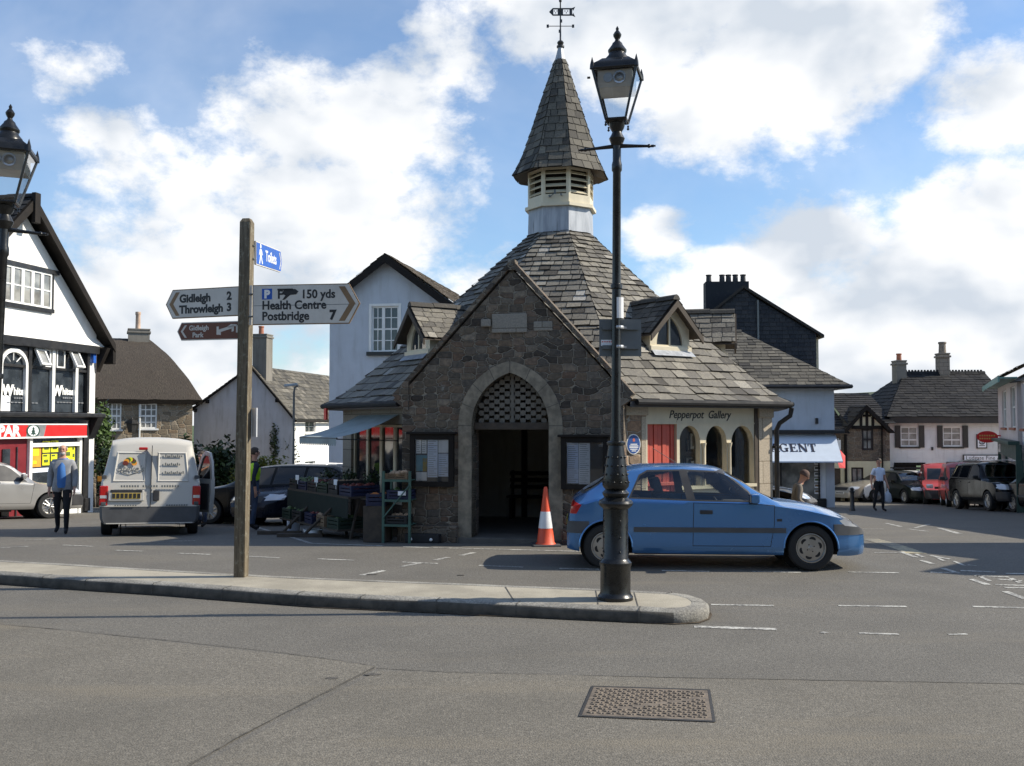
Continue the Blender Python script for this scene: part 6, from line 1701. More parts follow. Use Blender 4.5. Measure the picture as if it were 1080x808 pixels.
def make_car(S,label,cat='car',group=None,name='parked_car'):
 """body lofted from the side profile, plan and section in S; x forward from the tail, y to the left, z up"""
 L_ = S['len'];root = empty(name,(0,0,0),0,label,cat,group)
 cx0 = L_/2
 top = smooth_tab(S['top'],6);wid = smooth_tab(S['w'],6);wr = S['wr'];belt = S['belt'];wheels = S['wheels'];R = S['rw'];ra = R+S.get('gap',.055)
 zb0 = S['sill']
 xs = set([x for x,_ in S['top']]+[x for x,_ in S['w']])
 x = 0.0
 while x<L_:xs.add(round(x,4));x+=.09
 xs.add(L_)
 for cx in wheels:
  for k in range(-9,10):xs.add(round(cx+ra*sin(k/9*pi/2*.999),4))
 for f in(.004,.012,.03,.06,.1):xs.add(f);xs.add(L_-f)
 xs = sorted(v for v in xs if 0<=v<=L_)
 xs2 = [xs[0]]
 for v in xs[1:]:
  if v-xs2[-1]>.0035:xs2 .append(v)
 xs = xs2;xs[-1] = L_
 def zbot(x):
  z = interp(S['bot'],x)if 'bot' in S else zb0
  for cx in wheels:
   d = abs(x-cx)
   if d<ra:z = max(z,R+sqrt(max(0,ra*ra-d*d)))
  return z
 bulge = S.get('bulge',.035)
 NR,NU,NT_ = 12,8,7
 def section(x):
  zb,zt = zbot(x),interp(top,x);w = interp(wid,x);ws_ = interp(wr,x);zs = min(interp(belt,x),zt-.02)
  drop = min(interp(S['drop'],x),.6*(zt-zs)+.012)
  zte = zt-drop
  if zte<zs+.004:zs = zte-.004
  zb = min(zb,zs-.01)
  def ys(z):
   t = (z-S['zmax'])/.5;y = w*(1-bulge*t*t)
   if z<zb0+.12:y-=.05*((zb0+.12-z)/.12)**2
   return y
  pts = []
  for i in range(NR+1):
   z = zb+(zs-zb)*i/NR;pts.append((ys(z),z))
  y0 = pts[-1][0];wt = min(ws_,y0-.012)
  for i in range(1,NU+1):
   t = i/NU;y = y0+(wt-y0)*(t**S.get('tumble',1.15));pts.append((y,zs+(zte-zs)*t))
  for i in range(1,NT_+1):
   t = i/NT_;y = wt*(1-t);f = 1-(y/wt)**S.get('crown',2.6);pts.append((y,zte+drop*f))
  return pts
 bm = BM();rows = []
 for x in xs:
  pts = section(x)
  left = [bm.verts.new((x-cx0,y,z))for y,z in pts]
  right = [bm.verts.new((x-cx0,-y,z))for y,z in pts[:-1]]
  rows.append(left+right[::-1])
 for a,b in zip(rows,rows[1:]):
  for i in range(len(a)-1):bm.faces.new((a[i],a[i+1],b[i+1],b[i]))
 bm.faces.new(rows[0]);bm.faces.new(rows[-1][::-1])
 bm.normal_update()
 layer = bm.faces.layers.int.new('pid')
 parts = {0:('body','body',50)}
 mats_ = {'body':S['paint']}
 def mark(faces,pid):
  for f in faces:f[layer] = pid
 nid = [1]
 def newpart(name_,mat):
  k = nid[0];nid[0]+=1;parts[k] = (name_,mat,50);return k
 seal = newpart('window_seal',M['plastic'])
 gm = S.get('glass',M['glass_car'])
 for poly in S['side_win']:
  for sg in(1,-1):
   filt = lambda f,sg = sg:f.normal.y*sg>.25 and f.calc_center_median().y*sg>.2
   P = [(x-cx0,z)for x,z in poly]
   mark(cut_poly(bm,P,(0,2),filt),seal)
   bm.normal_update()
   g = newpart('side_window',gm)
   mark(cut_poly(bm,inset_poly(P,.022),(0,2),filt),g);bm.normal_update()
 for key,nm in(('front_win','windscreen'),('rear_win','rear_window')):
  if key not in S:continue
  x0,x1,poly = S[key];sgn = 1 if key=='front_win' else-1
  for Pq in poly if isinstance(poly[0][0],(tuple,list))else[poly]:
   filt = lambda f:f.normal.x*sgn>.12 and x0-cx0<f.calc_center_median().x<x1-cx0
   mark(cut_poly(bm,Pq,(1,2),filt),seal);bm.normal_update()
   g = newpart(nm,gm);mark(cut_poly(bm,inset_poly(Pq,.03),(1,2),filt),g);bm.normal_update()
 for nm,mat,poly,both in S.get('side_parts',[]):
  P = [(x-cx0,z)for x,z in poly]
  for sg in(1,-1):
   filt = lambda f,sg = sg:f.calc_center_median().y*sg>.12 and f[layer]in(0,)
   g = newpart(nm,mat)
   if nm=='door':
    sm = newpart('door_gap',M['rubber'])
    mark(cut_poly(bm,P,(0,2),filt),sm)
    filt2 = lambda f,sg = sg,sm = sm:f.calc_center_median().y*sg>.12 and f[layer]==sm
    mark(cut_poly(bm,inset_poly(P,.0085),(0,2),filt2),g)
   else:mark(cut_poly(bm,P,(0,2),filt),g)
   bm.normal_update()
 for nm,mat,x0,x1,poly in S.get('end_parts',[]):
  sgn = 1 if x0>L_/2 else-1
  filt = lambda f:x0-cx0<=f.calc_center_median().x<=x1-cx0 and f.normal.x*sgn>.2 and f[layer]==0
  g = newpart(nm,mat);mark(cut_poly(bm,poly,(1,2),filt),g);bm.normal_update()
 for nm,mat,x0,x1,z0,z1 in S.get('bands',[]):
  g = newpart(nm,mat)
  filt = lambda f:f[layer]==0 and x0-cx0-.1<f.calc_center_median().x<x1-cx0+.1
  for no,co in(((1,0,0),(x0-cx0,0,0)),((1,0,0),(x1-cx0,0,0)),((0,0,1),(0,0,z0)),((0,0,1),(0,0,z1))):
   fs = [f for f in bm.faces if filt(f)]
   bmesh.ops.bisect_plane(bm,geom=list({v for f in fs for v in f.verts})+list({e for f in fs for e in f.edges})+fs,plane_co=co,plane_no=no,dist=1e-5)
  for f in bm.faces:
   c = f.calc_center_median()
   if f[layer]==0 and x0-cx0<=c.x<=x1-cx0 and z0<=c.z<=z1:f[layer] = g
 parts_out = {}
 byid = {}
 for f in bm.faces:byid.setdefault(f[layer],[]).append(f)
 for pid,(nm,mat,ang)in parts.items():
  fs = byid.get(pid,[])
  if not fs:continue
  nb = BM();vm = {}
  for f in fs:
   vs = []
   for v in f.verts:
    if v not in vm:vm[v] = nb.verts.new(v.co)
    vs.append(vm[v])
   try:nb.faces.new(vs)
   except ValueError:pass
  if nm in('bumper','rub_strip'):
   nb.normal_update()
   for v in list(nb.verts):v.co+=v.normal*.012
   ex = bmesh.ops.extrude_edge_only(nb,edges=[e for e in nb.edges if e.is_boundary])
   for v in[g for g in ex['geom']if isinstance(g,bmesh.types.BMVert)]:v.co-=Vector((0,(1 if v.co.y>0 else-1)*.02 if abs(v.co.y)>.1 else 0,0))+Vector(((.02 if v.co.x>0 else-.02)if abs(v.co.x)>L_/2-.25 else 0,0,0))
  o = obj(nm,nb,S['paint']if mat=='body' else mat,root,ang)
  parts_out.setdefault(nm,[]).append(o)
 bm.free()
 bm = BM()
 for cx in wheels:
  for sg in(1,-1):
   w = interp(wid,cx)*.985
   for k in range(-9,9):
    a0,a1 = k/9*pi/2*1.08,(k+1)/9*pi/2*1.08
    p = [(cx-cx0+ra*sin(a),R+ra*cos(a))for a in(a0,a1)]
    quad(bm,[(p[0][0],sg*w,p[0][1]),(p[1][0],sg*w,p[1][1]),(p[1][0],sg*(w-.34),p[1][1]),(p[0][0],sg*(w-.34),p[0][1])])
   n_ = 20;f = bm.faces.new([bm.verts.new((cx-cx0+ra*cos(2*pi*k/n_),sg*(w-.34),R+ra*sin(2*pi*k/n_)))for k in range(n_)])
 W_ = max(y for _,y in S['w'])
 box(bm,(.25-cx0,-W_+.36,zb0-.02),(L_-.3-cx0,W_-.36,zb0+.12));box(bm,(wheels[0]+ra+.03-cx0,-W_+.07,zb0+.0),(wheels[1]-ra-.03-cx0,W_-.07,zb0+.1))
 obj('underbody',bm,M['rubber'],root)
 for cx in wheels:
  for sg in(1,-1):
   wheel(root,(cx-cx0,sg*(interp(wid,cx)-.105),R),R,.19 if R<.32 else .22,sg,S.get('rim','six'))
 if S.get('cabin'):
  x0,x1 = S['cabin'];bz = S.get('seat_z',.34)
  for sg in(1,-1):
   bm = BM();Mt = Matrix.Translation((x1-cx0,sg*.36,bz))
   box(bm,(-.5,-.24,.0),(.05,.24,.18),Mt,bevel=.05);box(bm,(-.11,-.23,.1),(.07,.23,.66),Mt@Matrix.Translation((-.5,0,0))@Matrix.Rotation(radians(-16),4,'Y'),bevel=.05);box(bm,(-.09,-.13,.70),(.02,.13,.90),Mt@Matrix.Translation((-.5,0,0))@Matrix.Rotation(radians(-16),4,'Y'),bevel=.04)
   obj('seat',bm,M['interior'],root,40)
  bm = BM();box(bm,(x1+.25-cx0,-.64,.3),(x1+.65-cx0,.64,min(.86,interp(belt,x1+.3)-.04)),bevel=.04);box(bm,(x0-cx0,-.6,.2),(x1+.3-cx0,.6,bz))
  obj('dashboard',bm,M['interior'],root,40)
  bm = BM();box(bm,(x0-cx0,-.6,bz),(x0+.45-cx0,.6,bz+.18),bevel=.04);box(bm,(x0-.12-cx0,-.6,bz+.1),(x0+.05-cx0,.6,bz+.56),bevel=.05);obj('rear_seat',bm,M['interior'],root,40)
  bm = BM();Mt = Matrix.Translation((x1+.12-cx0,-.36,bz+.42))@Matrix.Rotation(radians(62),4,'Y')
  tube(bm,[Mt@Vector((.18*cos(t*pi/10),.18*sin(t*pi/10),0))for t in range(21)],.014,6);tube(bm,[Mt@Vector((-.18,0,0)),Mt@Vector((.18,0,0))],.014,5);tube(bm,[Mt@Vector((0,0,0)),Mt@Vector((0,0,-.25))],.02,5);obj('steering_wheel',bm,M['plastic'],root,40)
 for sg in(1,-1):
  if 'mirror' not in S:break
  mx,mz = S['mirror'];y = interp(wid,mx)-.03
  bm = BM();Mt = Matrix.Translation((mx-cx0,sg*(y+.09),mz));cbox(bm,(0,0,0),(.12,.19,.125),Mt,bevel=.035);mi = obj('mirror',bm,S.get('mirror_mat',S['paint']),root,40)
  bm = BM();cbox(bm,(0,-sg*.08,-.05),(.10,.16,.045),Mt,bevel=.012);obj('mirror_arm',bm,M['plastic'],mi)
  bm = BM();cbox(bm,(-.062,0,0),(.004,.16,.1),Mt);obj('mirror_glass',bm,M['chrome'],mi)
 for hx_,hz_ in S.get('handles',[]):
  for sg in(1,-1):
   y = interp(wid,hx_)*(1-bulge*((hz_-S['zmax'])/.5)**2)
   bm = BM();box(bm,(hx_-.085-cx0,-.012,hz_-.027),(hx_+.085-cx0,.02,hz_+.027),Matrix.Translation((0,sg*y,0)),bevel=.01);obj('door_handle',bm,S.get('handle_mat',M['plastic']),root,40)
 for nm,mat,x,z,w,h,th_ in S.get('plates',[]):
  bm = BM();cbox(bm,(x-cx0,0+S.get('plate_y',0),z),(.012,w,h),Matrix.Translation((0,0,0)),bevel=.003);pl = obj(nm,bm,mat,root)
  bm = BM();s_ = 1 if x>L_/2 else-1
  for i in range(7):cbox(bm,(x-cx0+s_*.008,S.get('plate_y',0)+(-.5+(i+.7)/7.6)*w*.94,z),(.004,w*.085,h*.62))
  obj('plate_characters',bm,M['sign_black'],pl)
 for fn in S.get('extra',[]):fn(root,cx0)
 return root
def place(root,x,y,heading,tilt=True,dz=0):
 """stand a vehicle on the sloping ground"""
 s = (gz(y+.5)-gz(y-.5))if tilt else 0
 n = Vector((0,-s,1)).normalized();f = Vector((cos(heading),sin(heading),0));f = (f-n*f.dot(n)).normalized();l = n.cross(f)
 m = Matrix.Identity(4)
 for i in range(3):m[i][0],m[i][1],m[i][2] = f[i],l[i],n[i]
 m.translation = (x,y,gz(y)+dz)
 root.matrix_world = m
BLUE = car_paint('blue_metallic',(.07,.215,.485),.55,.2)
hatch = dict(len=4.03,paint=BLUE,rw=.302,wheels=(.525,3.25),sill=.20,zmax=.62,rim='six',cabin=(1.0,2.0),seat_z=.36,top=[(0,.50),(.03,.70),(.06,.88),(.16,.985),(.36,1.12),(.56,1.25),(.80,1.355),(1.06,1.395),(1.45,1.405),(1.83,1.395),(2.10,1.355),(2.35,1.225),(2.62,1.045),(2.86,.925),(3.05,.895),(3.35,.85),(3.63,.775),(3.84,.685),(3.95,.60),(4.00,.53),(4.03,.44)],w=[(0,.66),(.04,.74),(.12,.79),(.5,.835),(1.2,.845),(3.0,.845),(3.5,.825),(3.75,.76),(3.92,.665),(4.0,.57),(4.03,.50)],wr=[(0,.55),(.3,.58),(.8,.545),(1.8,.545),(2.2,.56),(2.8,.66),(3.3,.66),(4.03,.45)],belt=[(0,.82),(.4,.93),(1.0,.93),(1.7,.905),(2.6,.885),(3.2,.80),(3.7,.69),(4.03,.5)],drop=[(0,.03),(.5,.05),(.9,.07),(2.1,.07),(2.7,.03),(4.03,.05)],bot=[(0,.26),(.2,.22),(3.55,.2),(3.8,.185),(4.03,.2)],side_win=[[(.83,.95),(.985,1.262),(1.10,1.325),(1.555,1.335),(1.64,.922)],[(1.612,1.335),(2.08,1.315),(2.20,1.27),(2.46,1.05),(2.56,.905),(1.712,.918)]],front_win=(2.08,2.92,[(-.60,.95),(.60,.95),(.50,1.325),(-.50,1.325)]),rear_win=(.1,.85,[(-.56,1.0),(.56,1.0),(.50,1.32),(-.50,1.32)]),side_parts=[('headlight',M['headlight'],[(3.63,.67),(3.80,.725),(3.97,.66),(4.0,.585),(3.94,.57),(3.70,.60)],1),('tail_light',M['tail'],[(.0,.74),(.0,.905),(.09,.905),(.20,.86),(.13,.74)],1),('rub_strip',M['plastic_grey'],[(.90,.505),(.90,.57),(2.92,.57),(2.92,.505)],1),('door',BLUE,[(1.685,.32),(1.70,.902),(2.56,.887),(2.78,.87),(2.77,.60),(2.72,.32)],1),('pillar',M['plastic'],[(1.553,1.337),(1.614,1.337),(1.714,.917),(1.638,.921)],1),('indicator',M['plastic'],[(2.80,.655),(2.80,.69),(2.87,.69),(2.87,.655)],1)],bands=[('bumper',M['plastic_grey'],3.55,4.04,.475,.62),('bumper',M['plastic_grey'],-.01,.30,.48,.64)],mirror=(2.50,.965),handles=[(1.87,.775)],plates=[('number_plate',M['plate_yellow'],-.004,.60,.5,.11,0)])
def rear_arc(root,cx0):pass
def hatch_extra(root,cx0):
 for sg in(1,-1):
  bm = BM();Mt = Matrix.Translation((3.93-cx0,sg*.50,.30))@Matrix.Rotation(sg*.5,4,'Z');box(bm,(-.02,-.09,-.05),(.05,.09,.05),Mt,bevel=.02);obj('fog_light',bm,M['headlight'],root)
 bm = BM()
 for sg in(1,-1):
  for cx in(.525,3.25):
   y = interp(smooth_tab(hatch['w'],6),cx)
   tube(bm,[(cx-cx0+.357*sin(a*pi/24),sg*(y-.005),.302+.357*cos(a*pi/24))for a in range(-12,13)],.012,6)
 obj('arch_lip',bm,BLUE,root,50)
 bm = BM();tube(bm,[(1.55-cx0,-.3,1.40),(1.2-cx0,-.3,1.62)],.004,4);obj('aerial',bm,M['plastic'],root)
 bm = BM();lathe(bm,[(.085,-.004),(.085,.004),(.075,.006),(0,.006)],20,Matrix.Translation((.62-cx0,-.815,.88))@Matrix.Rotation(pi/2,4,'X'));obj('fuel_flap',bm,BLUE,root,40)
 bm = BM();tube(bm,[(2.84-cx0,.5,.935),(2.78-cx0,-.05,.955),(2.80-cx0,-.55,.94)],.012,5);obj('wiper',bm,M['plastic'],root)
hatch['extra'] = [hatch_extra]
blue = make_car(hatch,'blue three-door hatchback stopped side-on behind the black lamp post',name='hatchback')
p0 = at(759,560,13.55)
place(blue,p0 .x,14.25,radians(-4))
def variant(S,**kw):
 d = {k:v for k,v in S.items()};d.update(kw);return d
def scaled(tab,sx,sz=1.0):return[(x*sx,z*sz)for x,z in tab]
def estate_spec(pm,**kw):
 L_ = 4.55
 S = dict(len=L_,paint=pm,rw=.31,wheels=(.86,3.62),sill=.2,zmax=.62,rim='five',cabin=(1.35,2.35),glass=M['glass_tint'],top=[(0,.55),(.04,.80),(.10,.95),(.3,1.16),(.55,1.36),(.8,1.43),(1.4,1.455),(2.0,1.45),(2.5,1.40),(2.8,1.25),(3.15,1.02),(3.35,.955),(3.8,.88),(4.2,.79),(4.4,.70),(4.5,.58),(4.55,.45)],w=[(0,.70),(.06,.80),(.3,.86),(3.6,.87),(4.1,.82),(4.35,.72),(4.5,.58),(4.55,.5)],wr=[(0,.56),(.6,.58),(2.5,.57),(3.2,.68),(4.0,.68),(4.55,.5)],belt=[(0,.86),(.6,.95),(3.0,.90),(3.8,.82),(4.55,.5)],drop=[(0,.03),(.6,.06),(2.4,.07),(3.2,.03),(4.55,.05)],side_win=[[(.42,.99),(.62,1.30),(.80,1.35),(1.25,1.36),(1.30,.98)],[(1.36,.98),(1.32,1.365),(2.02,1.365),(2.08,.955)],[(2.14,.95),(2.09,1.36),(2.42,1.34),(2.6,1.25),(2.95,.96),(2.98,.93)]],front_win=(2.45,3.25,[(-.66,1.0),(.66,1.0),(.54,1.37),(-.54,1.37)]),rear_win=(.05,.62,[(-.58,1.0),(.58,1.0),(.5,1.33),(-.5,1.33)]),side_parts=[('headlight',M['headlight'],[(4.12,.70),(4.28,.74),(4.42,.665),(4.44,.60),(4.2,.60)],1),('tail_light',M['tail'],[(0,.72),(0,.96),(.12,.96),(.22,.8),(.2,.72)],1),('door',pm,[(2.11,.32),(2.11,.94),(3.02,.915),(3.20,.9),(3.15,.34)],1),('door',pm,[(1.28,.62),(1.33,.97),(2.10,.945),(2.10,.32),(1.35,.32)],1),('rub_strip',M['plastic'],[(1.3,.50),(1.3,.56),(3.1,.56),(3.1,.50)],1)],end_parts=[('grille',M['plastic'],4.2,4.6,[(-.36,.54),(.36,.54),(.40,.68),(-.40,.68)]),('headlight',M['headlight'],4.0,4.6,[(.44,.58),(.72,.60),(.74,.74),(.46,.69)]),('headlight',M['headlight'],4.0,4.6,[(-.44,.58),(-.46,.69),(-.74,.74),(-.72,.60)])],mirror=(2.85,.98),handles=[(2.25,.80),(1.42,.82)],handle_mat=pm,plates=[('number_plate',M['plate_white'],4.552,.42,.5,.11,0),('number_plate',M['plate_yellow'],-.006,.62,.5,.11,0)])
 S.update(kw);return S
def roof_rails(z,x0,x1,y):
 def fn(root,cx0):
  for sg in(1,-1):
   bm = BM();tube(bm,[(x0-cx0,sg*y,z-.05),(x0+.15-cx0,sg*y,z),(x1-.15-cx0,sg*y,z),(x1-cx0,sg*y,z-.06)],.018,6);obj('roof_rail',bm,M['silver_metal'],root,40)
 return fn
NAVY = car_paint('navy_metallic',(.006,.010,.022),.1,.25,.3,.3);BLACK = car_paint('black_gloss',(.004,.004,.005),0,.14,.06,.1)
c = make_car(estate_spec(NAVY,extra=[roof_rails(1.475,.5,2.4,.52)]),'dark blue estate car with roof rails parked nose-on beside the market stall')
p0 = at(318,540,24.6);place(c,p0 .x+.1,25.2,radians(-118))
c = make_car(estate_spec(car_paint('black_metallic',(.005,.006,.007),0,.3,.15,.3)),'black car parked side-on, half hidden between the white van and the wooden signpost')
p0 = at(254,540,24.6);place(c,p0 .x+.75,24.9,radians(176))
c = make_car(estate_spec(car_paint('dark_green_metallic',(.010,.015,.013),.1,.3,.2,.4),glass=M['glass_tint']),'dark grey-green estate parked at the end of the row of red vans',group='cars parked along the right-hand street')
p0 = at(953,520,46.0);place(c,p0 .x+.1,46.0,radians(-82))
def rack(root,cx0):
 bm = BM()
 for x in(1.3,2.2):box(bm,(x-cx0,-.62,1.50),(x+.05-cx0,.62,1.54))
 for y in(-.4,0,.4):box(bm,(1.0-cx0,y,1.54),(2.5-cx0,y+.06,1.60))
 obj('roof_rack',bm,M['plastic'],root)
SILV = car_paint('silver_metallic',(.42,.41,.39),.5,.3)
c = make_car(estate_spec(car_paint('white_gloss',(.7,.7,.7),0,.35),extra=[rack]),'white estate with a roof rack parked in front of the dark carriage doorway',group='cars parked along the right-hand street')
p0 = at(957,510,46.3);place(c,p0 .x-.2,46.9,radians(-178))
c = make_car(estate_spec(car_paint('pale_gold_metallic',(.36,.33,.28),.4,.35)),'pale gold car parked in front of the brown stone house',group='cars parked along the right-hand street')
p0 = at(922,520,47.5);place(c,p0 .x,47.6,radians(-150))
c = make_car(variant(hatch,paint=BLACK,glass=M['glass_tint'],extra=[],side_parts=[(a,BLACK if a=='door' else b,p,q)for a,b,p,q in hatch['side_parts']]),'black hatchback cut off by the right edge behind the black off-roader',group='cars parked along the right-hand street')
p0 = at(1093,540,29.6);place(c,p0 .x+1.85,31.5,radians(-88))
c = make_car(variant(hatch,paint=BLACK,glass=M['glass_tint'],extra=[],side_parts=[(a,BLACK if a=='door' else b,p,q)for a,b,p,q in hatch['side_parts']]),'black hatchback with bright windscreen glimpsed between the gallery corner and the corner shop')
p0 = at(828,520,26);place(c,p0 .x-1.0,27.0,radians(-25))
def suv_spec(pm,**kw):
 L_ = 4.4
 S = dict(len=L_,paint=pm,rw=.345,wheels=(.80,3.42),sill=.34,zmax=.78,rim='five',cabin=(1.2,2.2),seat_z=.5,glass=M['glass_tint'],bulge=.03,top=[(0,.60),(.03,.98),(.10,1.15),(.22,1.45),(.35,1.66),(.6,1.715),(1.4,1.73),(2.1,1.715),(2.4,1.66),(2.7,1.42),(3.0,1.16),(3.15,1.09),(3.7,1.04),(4.1,.97),(4.28,.88),(4.36,.72),(4.4,.55)],w=[(0,.74),(.05,.82),(.25,.87),(3.5,.88),(4.05,.84),(4.25,.76),(4.36,.66),(4.4,.6)],wr=[(0,.62),(.4,.63),(2.4,.62),(3.1,.72),(3.9,.72),(4.4,.6)],belt=[(0,1.05),(.6,1.10),(3.0,1.04),(3.8,.96),(4.4,.6)],drop=[(0,.03),(.4,.07),(2.4,.08),(3.1,.03),(4.4,.06)],side_win=[[(.22,1.15),(.40,1.58),(.95,1.60),(1.0,1.14)],[(1.06,1.135),(1.03,1.605),(1.78,1.605),(1.85,1.115)],[(1.91,1.11),(1.86,1.60),(2.25,1.58),(2.42,1.48),(2.78,1.12),(2.8,1.09)]],front_win=(2.3,3.08,[(-.68,1.14),(.68,1.14),(.58,1.63),(-.58,1.63)]),rear_win=(.02,.4,[(-.6,1.15),(.6,1.15),(.54,1.58),(-.54,1.58)]),side_parts=[('tail_light',M['tail'],[(0,.8),(0,1.1),(.1,1.1),(.16,.8)],1),('door',pm,[(1.88,.46),(1.88,1.10),(2.82,1.07),(2.98,1.05),(2.9,.46)],1),('door',pm,[(1.12,.85),(1.04,1.12),(1.87,1.105),(1.87,.46),(1.25,.46)],1),('headlight',M['headlight'],[(4.05,.78),(4.05,.93),(4.2,.91),(4.3,.86),(4.32,.78)],1)],end_parts=[('grille',M['plastic'],4.1,4.45,[(-.46,.72),(.46,.72),(.46,.88),(-.46,.88)]),('headlight',M['headlight'],4.0,4.45,[(.48,.73),(.80,.75),(.80,.92),(.5,.9)]),('headlight',M['headlight'],4.0,4.45,[(-.48,.73),(-.5,.9),(-.80,.92),(-.80,.75)])],bands=[('bumper',M['plastic'],4.02,4.41,.36,.66),('bumper',M['plastic'],-.01,.25,.40,.66)],mirror=(2.68,1.16),mirror_mat=M['plastic'],handles=[(2.02,.98),(1.2,1.0)],plates=[('number_plate',M['plate_white'],4.416,.60,.52,.12,0)])
 S.update(kw);return S
c = make_car(suv_spec(BLACK,extra=[roof_rails(1.77,.4,2.3,.56)]),'black off-roader with roof rails parked behind the two red vans',group='cars parked along the right-hand street')
p0 = at(1041,545,34.0);place(c,p0 .x+.95,35.2,radians(-92))
silver = suv_spec(SILV,rim='five',glass=M['glass_tint'])
silver = variant(silver,top=[(x,z*.90+.03)for x,z in silver['top']],belt=[(x,z*.92)for x,z in silver['belt']],sill=.26,side_win=[[(x,z*.905+.02)for x,z in p]for p in silver['side_win']],front_win=(2.3,3.08,[(y,z*.905+.02)for y,z in silver['front_win'][2]]),rear_win=(.02,.4,[(y,z*.9+.03)for y,z in silver['rear_win'][2]]),mirror_mat=SILV,side_parts=[(a,b,[(x,z*.92)for x,z in p],q)for a,b,p,q in silver['side_parts']])
c = make_car(silver,'silver crossover car parked outside the black and white shop')
p0 = at(76,545,27.6);hd = radians(44);place(c,p0 .x-1.22*cos(hd)-.85*sin(hd),27.6-1.22*sin(hd)+.85*cos(hd),hd);c.location.x-=.62
def van_spec(pm,L_,W_,H_,**kw):
 S = dict(len=L_,paint=pm,rw=.30,wheels=(.85,L_-.90),sill=.24,zmax=.75,rim='steel',cabin=(L_-2.4,L_-1.9),seat_z=.5,glass=M['glass_tint'],bulge=.03,tumble=1.0,top=[(0,.62),(.03,1.1),(.10,1.42),(.20,H_-.10),(.32,H_-.03),(.6,H_),(L_-2.2,H_),(L_-1.85,H_-.05),(L_-1.5,H_-.28),(L_-1.0,H_-.82),(L_-.85,H_-.92),(L_-.35,H_-1.06),(L_-.12,H_-1.18),(L_-.03,H_-1.38),(L_,.5)],w=[(0,W_-.06),(.05,W_-.02),(.2,W_),(L_-.9,W_),(L_-.4,W_-.05),(L_-.15,W_-.14),(L_,W_-.28)],wr=[(0,W_-.20),(.4,W_-.17),(L_-2,W_-.17),(L_-1.0,W_-.14),(L_,W_-.3)],belt=[(0,1.02),(L_-1.1,1.02),(L_-.5,.86),(L_,.6)],drop=[(0,.05),(.4,.07),(L_-1.9,.07),(L_-1.0,.04),(L_,.06)],side_win=[[(L_-2.12,1.06),(L_-2.12,H_-.22),(L_-1.75,H_-.25),(L_-1.5,H_-.42),(L_-1.12,1.08),(L_-1.08,1.05)]],front_win=(L_-1.9,L_-.85,[(-W_+.2,1.06),(W_-.2,1.06),(W_-.26,H_-.24),(-W_+.26,H_-.24)]),side_parts=[('door',pm,[(L_-2.18,.36),(L_-2.18,1.04),(L_-1.04,1.03),(L_-1.1,.36)],1)],mirror=(L_-1.18,1.12),mirror_mat=M['plastic'],handles=[(L_-2.0,.92)])
 S.update(kw);return S
WHITE = car_paint('van_white',(.52,.50,.455),.0,.42,.3,2.0)
